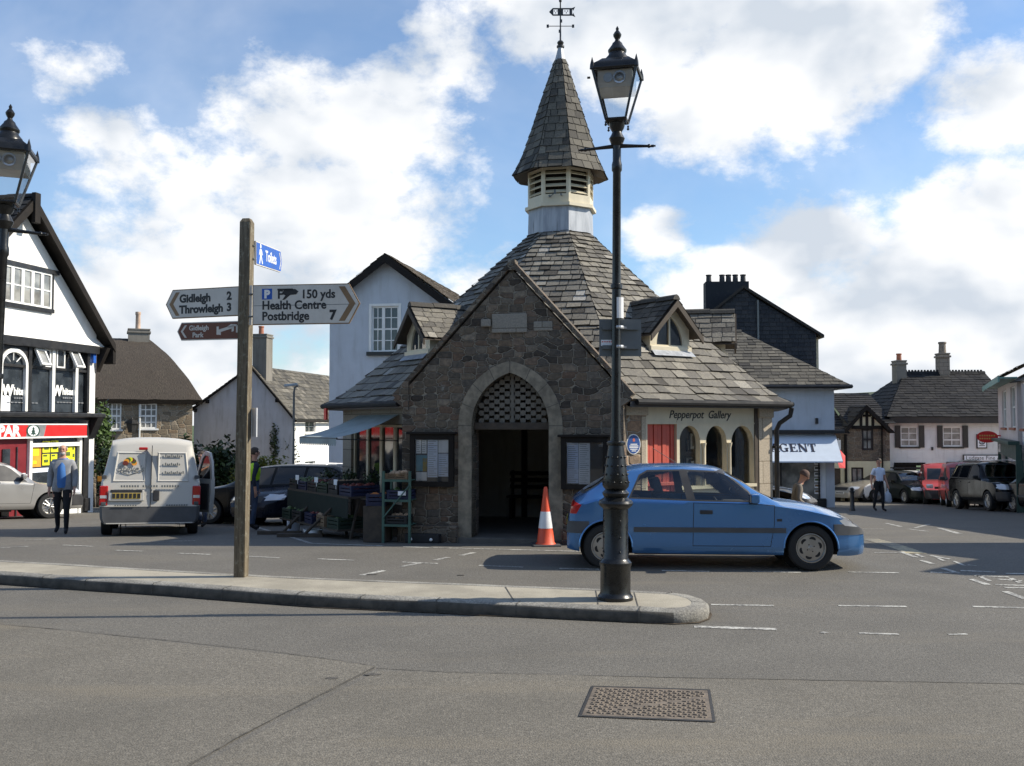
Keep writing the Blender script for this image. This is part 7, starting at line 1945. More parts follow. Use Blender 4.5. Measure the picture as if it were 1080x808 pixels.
def van_rear(root,cx0):
 """rear doors of the white van: pressed panels, lettering, plate, lamps, handles"""
 x = -cx0
 bm = BM();box(bm,(x-.012,-.006,.56),(x+.12,.006,1.72));obj('door_gap',bm,M['plastic'],root)
 lean = Matrix.Translation((x-.014,0,0))
 for sg,nm in((1,'rear_door'),(-1,'rear_door')):
  bm = BM()
  y0,y1,z0,z1 = .10,.70,1.02,1.60;xx0,xx1 = .045,.115
  outer = [(y0,z0),(y1,z0),(y1-.07,z1),(y0,z1)];inner = inset_poly(outer,.05)
  vo = [bm.verts.new((x+.025+(z-.9)*.10,sg*y,z))for y,z in outer];vi = [bm.verts.new((x+.0+(z-.9)*.10,sg*y,z))for y,z in inset_poly(outer,.022)];vj = [bm.verts.new((x+.014+(z-.9)*.10,sg*y,z))for y,z in inner]
  for A,B_ in((vo,vi),(vi,vj)):
   for i in range(4):bm.faces.new((A[i],A[(i+1)%4],B_[(i+1)%4],B_[i]))
  bm.faces.new(vj);d = obj(nm,bm,WHITE,root,normals=True)
  if sg>0:label_panel = (inner,d)
  else:
   bm = BM()
   for i,z in enumerate((1.50,1.34,1.18)):
    K = Matrix.Translation((x-.004+(z-.9)*.10,-.20,z))@Matrix.Rotation(-pi/2,4,'Z')
    n_ = (9,8,10)[i]
    cbox(bm,(0,0,.02),(.02,.008,.02),K)
    for q in range(n_):cbox(bm,(.05+q*.036,0,.02+(.008 if q%3==0 else 0)),(.022,.006,.034+(.016 if q%3==0 else 0)),K)
   obj('lettering',bm,M['grey_metal'],d)
 bm = BM()
 for q in range(22):
  if q not in(7,14):cbox(bm,(x-.020,.52-q*.048,.945),(.006,.03,.04))
 for q in range(9):cbox(bm,(x-.020,.62-q*.045,.585),(.006,.028,.022));cbox(bm,(x-.020,-.30-q*.045,.585),(.006,.028,.026))
 obj('lettering',bm,M['grey_metal'],root)
 K = Matrix.Translation((x-.004+.045,.39,1.36))@Matrix.Rotation(-pi/2,4,'Z')
 cols = ('poster_orange','apple_green','apple_red','poster_yellow','apple_green','poster_orange','apple_red')
 for i,m in enumerate(cols):
  a = pi*(i+.5)/7;bm = BM();prism(bm,[(.13*cos(a)*.62+.05*cos(t*pi/5),.13*sin(a)*.7+.045*sin(t*pi/5))for t in range(10)],-.012-.001*i,-.006,K);obj('emblem',bm,M[m],root,normals=True)
 text_mesh('Steve\'s',.17,M['grey_metal'],root,K@Matrix.Translation((-.22,-.014,-.14)),.002,.35)
 bm = BM();tube(bm,[K@Vector((-.16,-.01,-.15)),K@Vector((0,-.01,-.2)),K@Vector((.17,-.01,-.14))],.006,4);obj('emblem',bm,M['grey_metal'],root)
 bm = BM();cbox(bm,(x-.02,.43,.77),(.03,.64,.21),bevel=.02);rec = obj('plate_recess',bm,WHITE,root)
 bm = BM();cbox(bm,(x-.038,.43,.765),(.008,.50,.11));pl = obj('number_plate',bm,M['plate_yellow'],rec)
 bm = BM()
 for i in range(7):cbox(bm,(x-.044,.43+(.44-i*.147)*.5,.765),(.004,.05,.085))
 obj('plate_characters',bm,M['sign_black'],pl);bm = BM();cbox(bm,(x-.036,.43,.855),(.012,.56,.05),bevel=.01);obj('plate_lamp',bm,M['plastic'],rec)
 bm = BM();cbox(bm,(x-.02,-.10,.77),(.035,.115,.20),bevel=.015);obj('door_handle',bm,M['plastic'],root)
 bm = BM();cbox(bm,(x+.09,.16,1.66),(.05,.16,.055),bevel=.015);obj('brake_light',bm,M['tail'],root)
 for sg in(1,-1):
  bm = BM();box(bm,(x-.012,sg*.83-.075,.585),(x+.12,sg*.83+.075,.955),bevel=.02);tl = obj('tail_light',bm,M['tail'],root)
  bm = BM();box(bm,(x-.016,sg*.83-.06,.72),(x-.006,sg*.83+.06,.775));obj('reversing_light',bm,M['headlight'],tl)
  for z in(1.12,.62):bm = BM();cbox(bm,(x+.01,sg*.83,z),(.06,.09,.07),bevel=.015);obj('hinge',bm,M['plastic_grey'],root)
def van_open_door(root,cx0):
 """driver's door swung right open on the right-hand side"""
 d = bpy.data.objects.new('open_door',None);COL.objects.link(d);d.parent = root
 L_ = 4.45;hinge = Vector((L_-1.05-cx0,-.88,0));R_ = Matrix.Translation(hinge)@Matrix.Rotation(radians(17),4,'Z')
 o_ = [(0,.36),(-1.05,.36),(-1.14,.8),(-1.12,1.1),(-1.06,1.45),(-.90,1.66),(-.62,1.70),(-.40,1.60),(-.02,1.08),(0,1.0)]
 wn = [(-.12,1.10),(-1.0,1.08),(-.96,1.42),(-.84,1.58),(-.62,1.61),(-.46,1.53)]
 bm = BM();prism(bm,[(0,.36),(-1.05,.36),(-1.14,.8),(-1.12,1.07),(-.02,1.09),(0,1.0)],-.06,.03,R_);loft_ring(bm,[(-.02,1.08),(-1.12,1.06),(-1.06,1.45),(-.90,1.66),(-.62,1.70),(-.40,1.60),(-.02,1.08)],[(-.12,1.10),(-1.0,1.08),(-.96,1.42),(-.84,1.58),(-.62,1.61),(-.46,1.53),(-.12,1.10)],(-.05,.0),R_)
 dr_ = obj('open_door',bm,WHITE,root,40,True)
 bm = BM();prism(bm,wn,-.03,-.025,R_);obj('side_window',bm,M['glass_tint'],dr_,normals=True)
 bm = BM();prism(bm,[(-.06,.42),(-1.0,.42),(-1.04,.98),(-.08,1.0)],.031,.06,R_);obj('door_lining',bm,M['plastic'],dr_,normals=True)
 bpy.data.objects.remove(d)
van = van_spec(WHITE,4.45,.90,1.90,extra=[van_rear,van_open_door],bands=[('bumper',M['plastic_grey'],-.01,.45,.26,.56)],side_parts=[])
c = make_car(van,'white delivery van with lettered rear doors and its driver\'s door swung open','van',name='delivery_van')
place(c,-6.80-.80,19.0+2.07,radians(109))
RED = car_paint('red_van_paint',(.46,.05,.035),.0,.35)
def van_face(root,cx0):
 L_ = 3.95;x = L_-cx0
 for sg in(1,-1):
  bm = BM();box(bm,(x-.22,sg*.60-.14,.70),(x-.04,sg*.60+.14,.88),Matrix.Translation((0,0,0)),bevel=.04);obj('headlight',bm,M['headlight'],root,40)
 bm = BM();box(bm,(x-.06,-.42,.68),(x-.015,.42,.78),bevel=.01);obj('grille',bm,M['plastic'],root)
rv = van_spec(RED,3.95,.83,1.80,extra=[van_face],bands=[('bumper',M['plastic'],3.5,3.97,.25,.62),('bumper',M['plastic'],-.01,.2,.26,.5)],plates=[('number_plate',M['plate_white'],3.965,.46,.5,.11,0)])
v1 = make_car(rv,'red delivery van, nearer of two, its nose beside the black off-roader','van','red vans parked along the right-hand street','delivery_van')
p0 = at(998,535,38.5);place(v1,p0 .x+1.6,40.4,radians(-108))
v2 = copy_tree(v1);v2['label'] = 'red delivery van, farther of two, next to the dark green estate'
p0 = at(977,530,42.5);place(v2,p0 .x+1.45,44.4,radians(-108))
# street furniture
# wooden finger post
SPX = onz(254.2,608,.13)
sp = empty('signpost',(SPX.x,SPX.y,.13),radians(-7),'weathered square wooden signpost with white, brown and blue fingers','signpost')
ph = at(264,231,SPX.y).z-.13;lean = (at(262,300,SPX.y).x-SPX.x)*.55
bm = BM();hw = .068
lv = [(-.1,0),(ph*.25,.25),(ph*.5,.5),(ph*.75,.75),(ph-.05,1.0)]
rings = []
for z,f in lv:
 rings.append([bm.verts.new((lean*f+a*hw+.004*pnoise((z,a,b)),b*hw,z))for a,b in((-1,-1),(1,-1),(1,1),(-1,1))])
rings.append([bm.verts.new((lean+a*hw*.62,b*hw*.62,ph))for a,b in((-1,-1),(1,-1),(1,1),(-1,1))])
for a,b in zip(rings,rings[1:]):
 for i in range(4):bm.faces.new((a[i],a[(i+1)%4],b[(i+1)%4],b[i]))
bm.faces.new(rings[-1])
es = [e for e in bm.edges if abs(e.verts[0].co.z-e.verts[1].co.z)>.2]
bmesh.ops.bevel(bm,geom=es,offset=.008,segments=2,affect='EDGES')
obj('post',bm,M['post_wood'],sp,40)
spM = Matrix.Translation((SPX.x,SPX.y,.13))@Matrix.Rotation(radians(-7),4,'Z')
def finger(Kw,L_,H_,point,face,edge,rim,chev):
 """one sign finger; Kw places its root (post end, mid height) in the world; it points along local +x (or -x)"""
 K = spM.inverted()@Kw;s = 1 if point>0 else-1;ti = H_*.5
 def outline(d):
  P = [(d,-H_/2+d),(L_-ti*.55-d*.3,-H_/2+d),(L_-d*1.25,0),(L_-ti*.55-d*.3,H_/2-d),(d,H_/2-d)]
  return[(s*x,z)for x,z in P]
 bm = BM();prism(bm,outline(0),-.012,.012,K);f = obj('sign_finger',bm,edge,sp,normals=True)
 bm = BM();prism(bm,outline(.012),-.0145,-.0125,K);obj('sign_face',bm,face,f,normals=True)
 if chev:
  a = L_-ti*.55;bm = BM();w_ = chev[0]
  P = [(a-.05-w_,-H_/2+.035),(a-.05,-H_/2+.035),(L_-.055,0),(a-.05,H_/2-.035),(a-.05-w_,H_/2-.035),(L_-.055-w_,0)]
  prism(bm,[(s*x,z)for x,z in P],-.0165,-.015,K);obj('chevron',bm,chev[1],f,normals=True)
 bm = BM()
 for z in(-H_*.28,H_*.28):tube(bm,[K@Vector((s*-.05,.012,z)),K@Vector((s*.10,.012,z))],.012,6)
 obj('bracket',bm,M['grey_metal'],f)
 return f,K
def finger_at(px0,py0,px1,py1,Y0,Y1):
 """place a finger between two sight lines: root and tip"""
 a,b = at(px0,py0,Y0),at(px1,py1,Y1);d = b-a;return a,d
Yp = SPX.y
def sign(px_root,px_tip,py_mid_root,py_mid_tip,Y0,Y1,Hpx,s,*a):
 p,q = at(px_root,py_mid_root,Y0),at(px_tip,py_mid_tip,Y1);d = (q-p);L_ = d.length;ux = d.normalized()*s
 uz = Vector((0,0,1));uz = (uz-ux*uz.dot(ux)).normalized();uy = uz.cross(ux);K = Matrix.Identity(4)
 for i in range(3):K[i][0],K[i][1],K[i][2],K[i][3] = ux[i],uy[i],uz[i],p[i]
 H_ = Hpx/1050*Y0
 f,Kl = finger(K,L_,H_,s,*a)
 return f,Kl,L_,H_
f,K,L_,H_ = sign(255,175.5,317.5,321.5,Yp-.02,Yp+.30,31.5,-1,M['sign_white'],M['sign_brown_edge'],None,(.055,M['sign_brown_edge']))
mt = M['sign_black']
def T(body,x,z,size,mat,par=None,bold=.006,xs=1.0):return text_mesh(body,size,mat,par or f,K@Matrix.Translation((x,-.0155,z)),.001,0,'lettering',bold=bold,xs=xs)
T('Gidleigh',-L_+.20,.018,.135,mt);T('Throwleigh',-L_+.20,-.118,.135,mt);T('2',-.20,.025,.135,mt);T('3',-.20,-.113,.135,mt)
f,K,L_,H_ = sign(255,187.5,348.2,350,Yp-.02,Yp+.24,19.5,-1,M['sign_brown'],M['sign_white'],None,(.03,M['sign_white']))
T('Gidleigh',-L_+.17,.012,.085,M['sign_white'],bold=.002);T('Park',-L_+.22,-.075,.085,M['sign_white'],bold=.002)
bm = BM()
for P in([(-.34,-.05),(-.31,-.05),(-.31,.05),(-.34,.05)],[(-.31,-.025),(-.10,.03),(-.10,.065),(-.31,.012)],[(-.31,-.05),(-.28,-.055),(-.28,-.02),(-.31,-.02)],[(-.13,-.02),(-.10,-.01),(-.10,.03),(-.13,.03)],[(-.20,.04),(-.14,.075),(-.06,.07),(-.05,.045),(-.10,.05),(-.16,.03)],[(-.07,-.03),(-.04,-.03),(-.04,.06),(-.07,.06)]):
 prism(bm,P,-.0165,-.015,K)
obj('bed_symbol',bm,M['sign_white'],f,normals=True)
f,K,L_,H_ = sign(266.5,380,322,320,Yp-.10,Yp-.22,42.5,1,M['sign_white'],M['sign_brown_edge'],None,(.075,M['sign_brown_edge']))
T('150 yds',.60,.073,.145,mt,bold=.004,xs=.93);T('Health Centre',.12,-.055,.145,mt,bold=.004,xs=.93);T('Postbridge',.12,-.185,.145,mt,bold=.004,xs=.93);T('7',.95,-.185,.155,mt,bold=.008)
T('F',.31,.075,.145,mt,bold=.004)
bm = BM();prism(bm,[(.12,.065),(.245,.065),(.245,.195),(.12,.195)],-.016,-.0148,K);obj('parking_symbol',bm,M['sign_blue'],f,normals=True);T('P',.148,.085,.13,M['white_paint'],bold=.008)
bm = BM()
for P in([(.36,.13),(.40,.185),(.53,.185),(.57,.155),(.54,.12),(.47,.115),(.40,.06),(.37,.055),(.41,.11)],[(.31,.172),(.50,.165),(.50,.192),(.31,.192)]):prism(bm,P,-.0172,-.0163,K)
obj('painted_out_patch',bm,M['sign_black'],f,normals=True)
bm = BM();box(bm,(.02,-.0155,-.012),(L_-.05,-.0148,-.006),K);obj('sign_seam',bm,M['grey_metal'],f)
f,K,L_,H_ = sign(269,296.5,266.5,276.5,Yp+.05,Yp+1.30,25,1,M['sign_blue'],M['sign_white'],None,(.03,M['sign_white']))
T('Toilets',.42,-.06,.19,M['white_paint'],bold=.004)
bm = BM()
prism(bm,[(.20+.03*cos(t*pi/5),.10+.03*sin(t*pi/5))for t in range(10)],-.0165,-.015,K)
for P in([(.17,.065),(.23,.065),(.23,-.02),(.17,-.02)],[(.17,-.02),(.205,-.02),(.16,-.12),(.125,-.12)],[(.20,-.02),(.235,-.02),(.29,-.11),(.255,-.12)],[(.23,.06),(.25,.05),(.29,-.0),(.27,-.01)],[(.17,.06),(.15,.05),(.12,-.01),(.14,-.015)]):prism(bm,P,-.0165,-.015,K)
obj('walking_symbol',bm,M['white_paint'],f,normals=True)
K = spM.inverted()@Matrix.Translation(at(265.5,322,Yp-.06));bm = BM();box(bm,(-.06,-.01,-.24),(.005,.012,.24),K);obj('mounting_plate',bm,M['sign_white'],sp)
K = spM.inverted()@Matrix.Translation(at(267.5,445.5,Yp+.03))@Matrix.Rotation(radians(-50),4,'Z');bm = BM();box(bm,(-.05,-.006,-.175),(.09,.006,.175),K);obj('notice_plate',bm,M['cone_white'],sp)
# cast-iron lamp posts
def lamp_post(label,rz,slim=1.0):
 lp = empty('street_lamp',(0,0,0),rz,label,'street lamp','cast iron street lamps')
 k = slim
 bm = BM()
 lathe(bm,[(.185*k,-.02),(.185*k,.03),(.165*k,.055),(.158*k,.08),(.158*k,.345),(.168*k,.36),(.168*k,.385),(.145*k,.41),(.132*k,.43),(.132*k,.94),(.15*k,.955),(.172*k,.975),(.182*k,1.0),(.172*k,1.025),(.145*k,1.04),(.12*k,1.06),(.135*k,1.085),(.142*k,1.105),(.125*k,1.125),(.108*k,1.14),(.135*k,1.17),(.142*k,1.195),(.118*k,1.33),(.088*k,1.56),(.082*k,1.60),(.098*k,1.615),(.098*k,1.635),(.075*k,1.65)],28)
 obj('base',bm,M['iron'],lp,35)
 bm = BM()
 for j in range(12):
  for z,r in((1.22,.137),(1.30,.124),(1.39,.111),(1.48,.1)):
   a = 2*pi*(j+.5*(z>1.25))/12;bmesh.ops.create_icosphere(bm,subdivisions=1,radius=.014*k,matrix=Matrix.Translation((r*k*cos(a),r*k*sin(a),z)))
  for z in(.5,.65,.82):
   if j%3==0:a = 2*pi*j/12+.5;bmesh.ops.create_icosphere(bm,subdivisions=1,radius=.013,matrix=Matrix.Translation((.133*k*cos(a),.133*k*sin(a),z)))
 obj('moulding',bm,M['iron'],lp,60)
 bm = BM();lathe(bm,[(.064,1.64),(.052,1.80),(.048,2.9),(.047,3.25),(.062,3.26),(.062,3.30),(.046,3.31),(.043,4.5),(.055,4.52),(.055,4.58),(.045,4.62),(.045,4.78),(.062,4.80),(.085,4.86),(.062,4.90),(.05,4.93),(.075,4.97),(.088,5.02),(.07,5.04)],20)
 obj('post',bm,M['iron'],lp,35)
 bm = BM();Kb = Matrix.Rotation(radians(0),4,'Z')
 for sg in(1,-1):
  tube(bm,[Kb@Vector((sg*.04,0,4.78)),Kb@Vector((sg*.2,0,4.77)),Kb@Vector((sg*.36,0,4.76)),Kb@Vector((sg*.39,0,4.76))],[.024,.018,.014,.016],8)
  bmesh.ops.create_icosphere(bm,subdivisions=2,radius=.022,matrix=Kb@Matrix.Translation((sg*.34,0,4.762)))
  for a in(.0,):tube(bm,[Kb@Vector((sg*.39,0,4.76)),Kb@Vector((sg*.41,0,4.76))],.01,6)
 obj('ladder_bar',bm,M['iron'],lp,40)
 ln = bpy.data.objects.new('lantern',None)
 q0,q1,zb_,zt_ = .105,.232,5.05,5.56
 A = [Vector((sx*q0,sy*q0,zb_))for sx,sy in((-1,-1),(1,-1),(1,1),(-1,1))];B_ = [Vector((sx*q1,sy*q1,zt_))for sx,sy in((-1,-1),(1,-1),(1,1),(-1,1))]
 bm = BM()
 for i in range(4):
  tube(bm,[A[i],B_[i],B_[i]+Vector((0,0,.03))],.014,6);tube(bm,[A[i],A[(i+1)%4]],.014,6);tube(bm,[B_[i],B_[(i+1)%4]],.018,6)
  lathe(bm,[(.0,-.05),(.016,-.035),(.008,-.02),(.012,0),(0,.01)],8,Matrix.Translation(A[i]+Vector((0,0,-.03))))
  lathe(bm,[(.026,-.02),(.022,.03),(.004,.10),(0,.11)],8,Matrix.Translation(B_[i]+Vector((0,0,.01))))
 lathe(bm,[(.06,4.99),(.13,5.045),(.13,5.06),(.02,5.06)],4,Matrix.Rotation(pi/4,4,'Z'));tube(bm,[B_[0]+Vector((-.02,0,-.10)),B_[0]+Vector((-.05,0,-.10))],.012,6)
 fr = obj('lantern',bm,M['iron'],lp,40)
 for i in range(4):
  m = lambda f:(A[i].lerp(B_[i],f),A[(i+1)%4].lerp(B_[(i+1)%4],f))
  bm = BM();a,b = m(0);c_,d_ = m(1);quad(bm,[a,b,d_,c_]);obj('pane',bm,M['glass_clear'],fr)
 bm = BM()
 C_ = [Vector((sx*.14,sy*.14,5.69))for sx,sy in((-1,-1),(1,-1),(1,1),(-1,1))];D_ = [v*1.06+Vector((0,0,-.06*5.56))for v in B_]
 D_ = [Vector((v.x*1.05,v.y*1.05,zt_+.012))for v in B_];E_ = [Vector((v.x*1.0,v.y*1.0,zt_+.05))for v in B_];F_ = [Vector((v.x*.74,v.y*.74,zt_+.10))for v in B_]
 st = [[bm.verts.new(v)for v in S_]for S_ in(D_,E_,F_,C_)]
 for s0,s1 in zip(st,st[1:]):
  for i in range(4):bm.faces.new((s0[i],s0[(i+1)%4],s1[(i+1)%4],s1[i]))
 bm.faces.new(st[0][::-1]);bm.faces.new(st[-1])
 lathe(bm,[(.135,5.68),(.13,5.72),(.095,5.76),(.088,5.78),(.10,5.80),(.10,5.815),(.06,5.87),(.052,5.89),(.03,5.91),(.022,5.93),(.042,5.965),(.045,5.985),(.03,6.01),(.014,6.03),(.018,6.05),(.004,6.075),(0,6.08)],20)
 obj('lantern_roof',bm,M['iron'],fr,35)
 bm = BM();qa = .185;box(bm,(-qa*.98,-qa*.98,5.36),(qa*.98,qa*.98,5.545));hs = obj('lamp_housing',bm,paint('lamp_reflector_grey',(.8,.77,.72),.5),fr)
 bm.free()if False else None
 bm = BM();Ml = Matrix.Translation((.05,-qa-.0,5.46))@Matrix.Rotation(pi/2,4,'X');lathe(bm,[(.065,0),(.068,.012),(.05,.012),(.047,.004),(.03,.012),(.0,.012)],20,Ml);lathe(bm,[(.05,0),(.05,.01),(0,.01)],20,Matrix.Translation((-.07,-qa,5.46))@Matrix.Rotation(pi/2,4,'X'));obj('control_eye',bm,M['silver_metal'],fr,40)
 bpy.data.objects.remove(ln)
 return lp
b0 = onz(649,632,.13)
lamp = lamp_post('tall black cast iron lamp post on the near end of the traffic island',radians(-21))
lamp.location = (b0 .x,b0 .y,.132);lamp.rotation_euler = (0,radians(.45),radians(-14))
sc_ = (at(650,28,b0 .y).z-.13)/6.08;lamp.scale = (sc_,sc_,sc_)
Yl = 9.85
l2 = lamp_post('black lamp with glazed lantern cut off by the left edge of the view',0,.55)
t2 = at(9.5,108,Yl);l2 .location = (at(-9,450,Yl).x-.05,Yl,t2 .z-6.08*.98);l2 .rotation_euler = (0,radians(1.5),radians(16));l2 .scale = (.98,.98,.98)
bs = at(655,355.5,b0 .y);rs = empty('road_sign',(bs.x,bs.y+.075,bs.z),radians(1),'grey back of a rectangular road sign strapped to the tall lamp post','road sign')
hx_,hz2 = 22.4/1050*b0 .y,19.8/1050*b0 .y
bm = BM();box(bm,(-hx_,.0,-hz2),(hx_,.004,hz2));obj('plate',bm,M['grey_metal'],rs)
bm = BM()
for z in(-hz2*.52,hz2*.52):box(bm,(-hx_*.86,-.028,z-.02),(hx_*.86,-.001,z+.02))
obj('stiffening_rail',bm,M['grey_metal'],rs)
bm = BM()
for z in(-hz2*.52,hz2*.52):lathe(bm,[(.058,z-.015),(.06,z),(.058,z+.015)],16,Matrix.Translation((-.03,-.075,0)));cbox(bm,(.045,-.035,z),(.03,.02,.02))
obj('clip',bm,M['silver_metal'],rs)
bm = BM();box(bm,(-hx_*.92,-.006,-hz2*.45),(-hx_*.40,-.002,-hz2*.12));st_k = obj('sticker',bm,M['paper'],rs)
bm = BM()
for i in range(8):box(bm,(-hx_*.88+i*.024,-.0075,-hz2*.25),(-hx_*.88+i*.024+.016,-.0062,-hz2*.20))
obj('lettering',bm,M['red_sign'],st_k)
bz = at(650.5,325,b0 .y).z
bm = BM();tube(bm,[(0,0,-.11),(0,0,.11)],.0565,16,cap=False);stk = obj('sticker',bm,M['cone_white'],None)
stk.parent = rs;stk.location = (-.03,-.075,bz-bs.z)
# access cover in the carriageway
C = [G(624,724.5),G(749,728.5),G(755,763),G(610,757)]
mc = sum(C,Vector())/4;mh = empty('access_cover',(mc.x,mc.y,0),0,'rectangular chequered iron access cover set in the road','access cover')
Pl = [Vector((p.x-mc.x,p.y-mc.y))for p in C][::-1]
def bil(u,v):return Pl[3].lerp(Pl[2],u).lerp(Pl[0].lerp(Pl[1],u),v)
bm = BM();o_ = [bil(u,v)for u,v in((0,0),(1,0),(1,1),(0,1))];m_ = .022
i_ = [bil(u,v)for u,v in((m_,m_*1.6),(1-m_,m_*1.6),(1-m_,1-m_*1.6),(m_,1-m_*1.6))]
for a in range(4):b = (a+1)%4;quad(bm,[(*o_[a],.010),(*o_[b],.010),(*i_[b],.011),(*i_[a],.011)])
bm.normal_update()
for f_ in bm.faces:
 if f_.normal.z<0:f_.normal_flip()
obj('cover_frame',bm,paint('worn_iron_edge',(.035,.033,.03),.6),mh)
bm = BM();quad(bm,[(*p,.0095)for p in i_])
for f_ in bm.faces:
 f_.normal_update()
 if f_.normal.z<0:f_.normal_flip()
rust = paint('worn_cast_iron',(.145,.118,.09),.7,.0,var=.3,scale=14,dirt=.3)
obj('cover_plate',bm,rust,mh)
bm = BM();nu,nv = 24,13
for i in range(nu):
 for j in range(nv):
  u,v = .05+.9*(i+.5)/nu,.08+.84*(j+.5)/nv;c = bil(u,v);ang = (pi/4 if(i+j)%2 else-pi/4)+.2
  if abs((u-.30)*.55+(v-.72)*.78)<.025 and .25<u<.95:continue
  d = Vector((cos(ang),sin(ang)))*.018;nn = Vector((-d.y,d.x))*.36
  P = [c-d-nn,c+d-nn,c+d+nn,c-d+nn];A = [bm.verts.new((*p,.010))for p in P];B_ = [bm.verts.new((*(c+(p-c)*.75),.0155))for p in P];bm.faces.new(B_)
  for k in range(4):bm.faces.new((A[k],A[(k+1)%4],B_[(k+1)%4],B_[k]))
obj('cover_tread',bm,rust,mh)
# traffic cones
def cone(label,h,r,body_m,bands,base=.36,base_m='plastic'):
 c = empty('traffic_cone',(0,0,0),0,label,'traffic cone','traffic cones')
 def rad(z):return r+(.028-r)*((z-.03)/(h-.03))
 bm = BM();lathe(bm,[(rad(.03)+.02,.03),(rad(.06),.06)]+[(rad(z*h),z*h)for z in(.3,.6,.9,.985)]+[(.018,h)],24);obj('cone_body',bm,M[body_m],c,40)
 for z0,z1 in bands:
  bm = BM();lathe(bm,[(rad(z0*h)+.004,z0*h),(rad(z1*h)+.004,z1*h)],24);obj('reflective_band',bm,M['cone_white'],c,40)
 bm = BM();box(bm,(-base/2,-base/2,0),(base/2,base/2,.032),bevel=.012);obj('base',bm,M[base_m],c)
 return c
p = G(575.5,575.5);c = cone('large orange traffic cone with one white band in front of the porch',.97,.15,'cone_orange',[(.30,.58)],.46,'plastic_grey');c.location = (p.x,p.y,gz(p.y));c.rotation_euler.z = .1
p = G(389,569);c = cone('small faded cone standing by the green rack',.50,.085,'cone_faded',[(.28,.66)],.28);c.location = (p.x,p.y,gz(p.y));c.rotation_euler.z = .4
p = G(316.5,550);c = cone('small faded cone at the far end of the stall, before the dark blue estate',.46,.085,'cone_faded',[(.28,.66)],.28);c.location = (p.x,p.y,gz(p.y));c.rotation_euler.z = -.2
# bollard
p = at(899,540,34.5);bm = BM();lathe(bm,[(.10,0),(.10,.05),(.075,.09),(.07,.62),(.09,.64),(.09,.68),(.06,.70),(.07,.76),(.04,.80),(0,.81)],14)
thing('bollard',bm,M['black_paint'],'short black bollard in the road left of the man in the white shirt','bollard',(p.x,34.5,gz(34.5)),smooth=35)
# modern street light beside the shaded cottage
p = at(309.5,470,36.5);zt_ = at(310,407,36.5).z-gz(36.5);sl = empty('street_light',(p.x,36.5,gz(36.5)),0,'slim grey street light with flat head beside the shaded cottage','street light')
bm = BM();tube(bm,[(0,0,0),(0,0,1.2),(0,0,zt_-.25),(.03,0,zt_-.06),(.15,0,zt_)],[.06,.045,.04,.035,.035],8);obj('post',bm,M['grey_metal'],sl,40)
bm = BM();cbox(bm,(.36,0,zt_+.02),(.48,.2,.09),Matrix.Rotation(radians(-6),4,'Y'),bevel=.03);obj('lamp_head',bm,paint('pale_blue_grey',(.35,.42,.48),.5),sl,40)
# market stall along the shop face
MF7 = mroot_m@F7
def s7(u,w,z=None):
 p = MF7@Vector((u,w,0));return Vector((p.x,p.y,gz(p.y)if z is None else z))
ang7 = MROT+atan2(F7[1][0],F7[0][0])
def goods(bm,w,d,z,r,n,seed):
 rnd = random.Random(seed)
 for i in range(n):
  bmesh.ops.create_icosphere(bm,subdivisions=1,radius=r*rnd.uniform(.7,1.2),matrix=Matrix.Translation((rnd.uniform(-w,w),rnd.uniform(-d,d),z+rnd.uniform(0,r*1.3)))@Matrix.Diagonal((rnd.uniform(.8,1.3),1,rnd.uniform(.7,1),1)))
def crate(loc,rz,w,d,h,m,label,fill=None,r=.04,n=40,seed=1):
 c = empty('crate',loc,rz,label,'crate','crates on the market stall')
 bm = BM();t = .014
 box(bm,(-w/2,-d/2,0),(w/2,d/2,t))
 for k in range(3):
  z0 = h*k/3+.005;z1 = h*(k+1)/3-.012
  box(bm,(-w/2,-d/2,z0+t),(w/2,-d/2+t,z1+t));box(bm,(-w/2,d/2-t,z0+t),(w/2,d/2,z1+t));box(bm,(-w/2,-d/2+t,z0+t),(-w/2+t,d/2-t,z1+t));box(bm,(w/2-t,-d/2+t,z0+t),(w/2,d/2-t,z1+t))
 for sx in(-1,1):
  for sy in(-1,1):cbox(bm,(sx*(w/2-.02),sy*(d/2-.02),h/2),(.045,.045,h))
 obj('box',bm,M[m],c)
 if fill:
  bm = BM();goods(bm,w/2-.05,d/2-.05,h*.72,r,n,seed);o = obj('produce',bm,M[fill],c,80);o['kind'] = 'stuff'
 return c
tb = empty('stall_table',tuple(s7(-.5,-.74)),ang7,'long dark trestle table of the market stall outside the market house','table')
bm = BM();box(bm,(-1.6,-.33,.80),(1.45,.33,.84));obj('tabletop',bm,M['timber'],tb)
bm = BM();box(bm,(-1.6,-.34,.45),(1.45,-.335,.80));obj('table_cloth',bm,paint('dark_green_cloth',(.012,.02,.015),.9),tb)
for x in(-1.6,0,1.4):
 bm = BM();tube(bm,[(x,-.28,0),(x,-.1,.8)],.03,6);tube(bm,[(x,.28,0),(x,.1,.8)],.03,6);obj('leg',bm,M['timber'],tb)
bm = BM();box(bm,(-1.55,-.52,.22),(1.4,.3,.25));obj('shelf',bm,M['timber'],tb)
items = [(-1.45,'crate_black','apple_green','black crate of greens at the far end of the stall table'),(-.95,'crate_blue','apple_green','blue crate of greens second along the stall table'),(-.45,'crate_black','apple_red','black crate of dark fruit in the middle of the stall table'),(.05,'crate_green','apple_green','green crate of cabbages in the middle of the stall table'),(.60,'crate_black','potato','black crate of roots near the front of the stall table'),(1.15,'crate_blue','apple_red','blue crate with red fruit at the near end of the stall table')]
for i,(u,m,f_,lb)in enumerate(items):
 q = s7(-.45+u,-.74);crate((q.x,q.y,gz(s7(-.5,-.74).y)+.84),ang7+random.uniform(-.08,.08),.46,.58,random.uniform(.14,.26),m,lb,f_,.045,46,i)
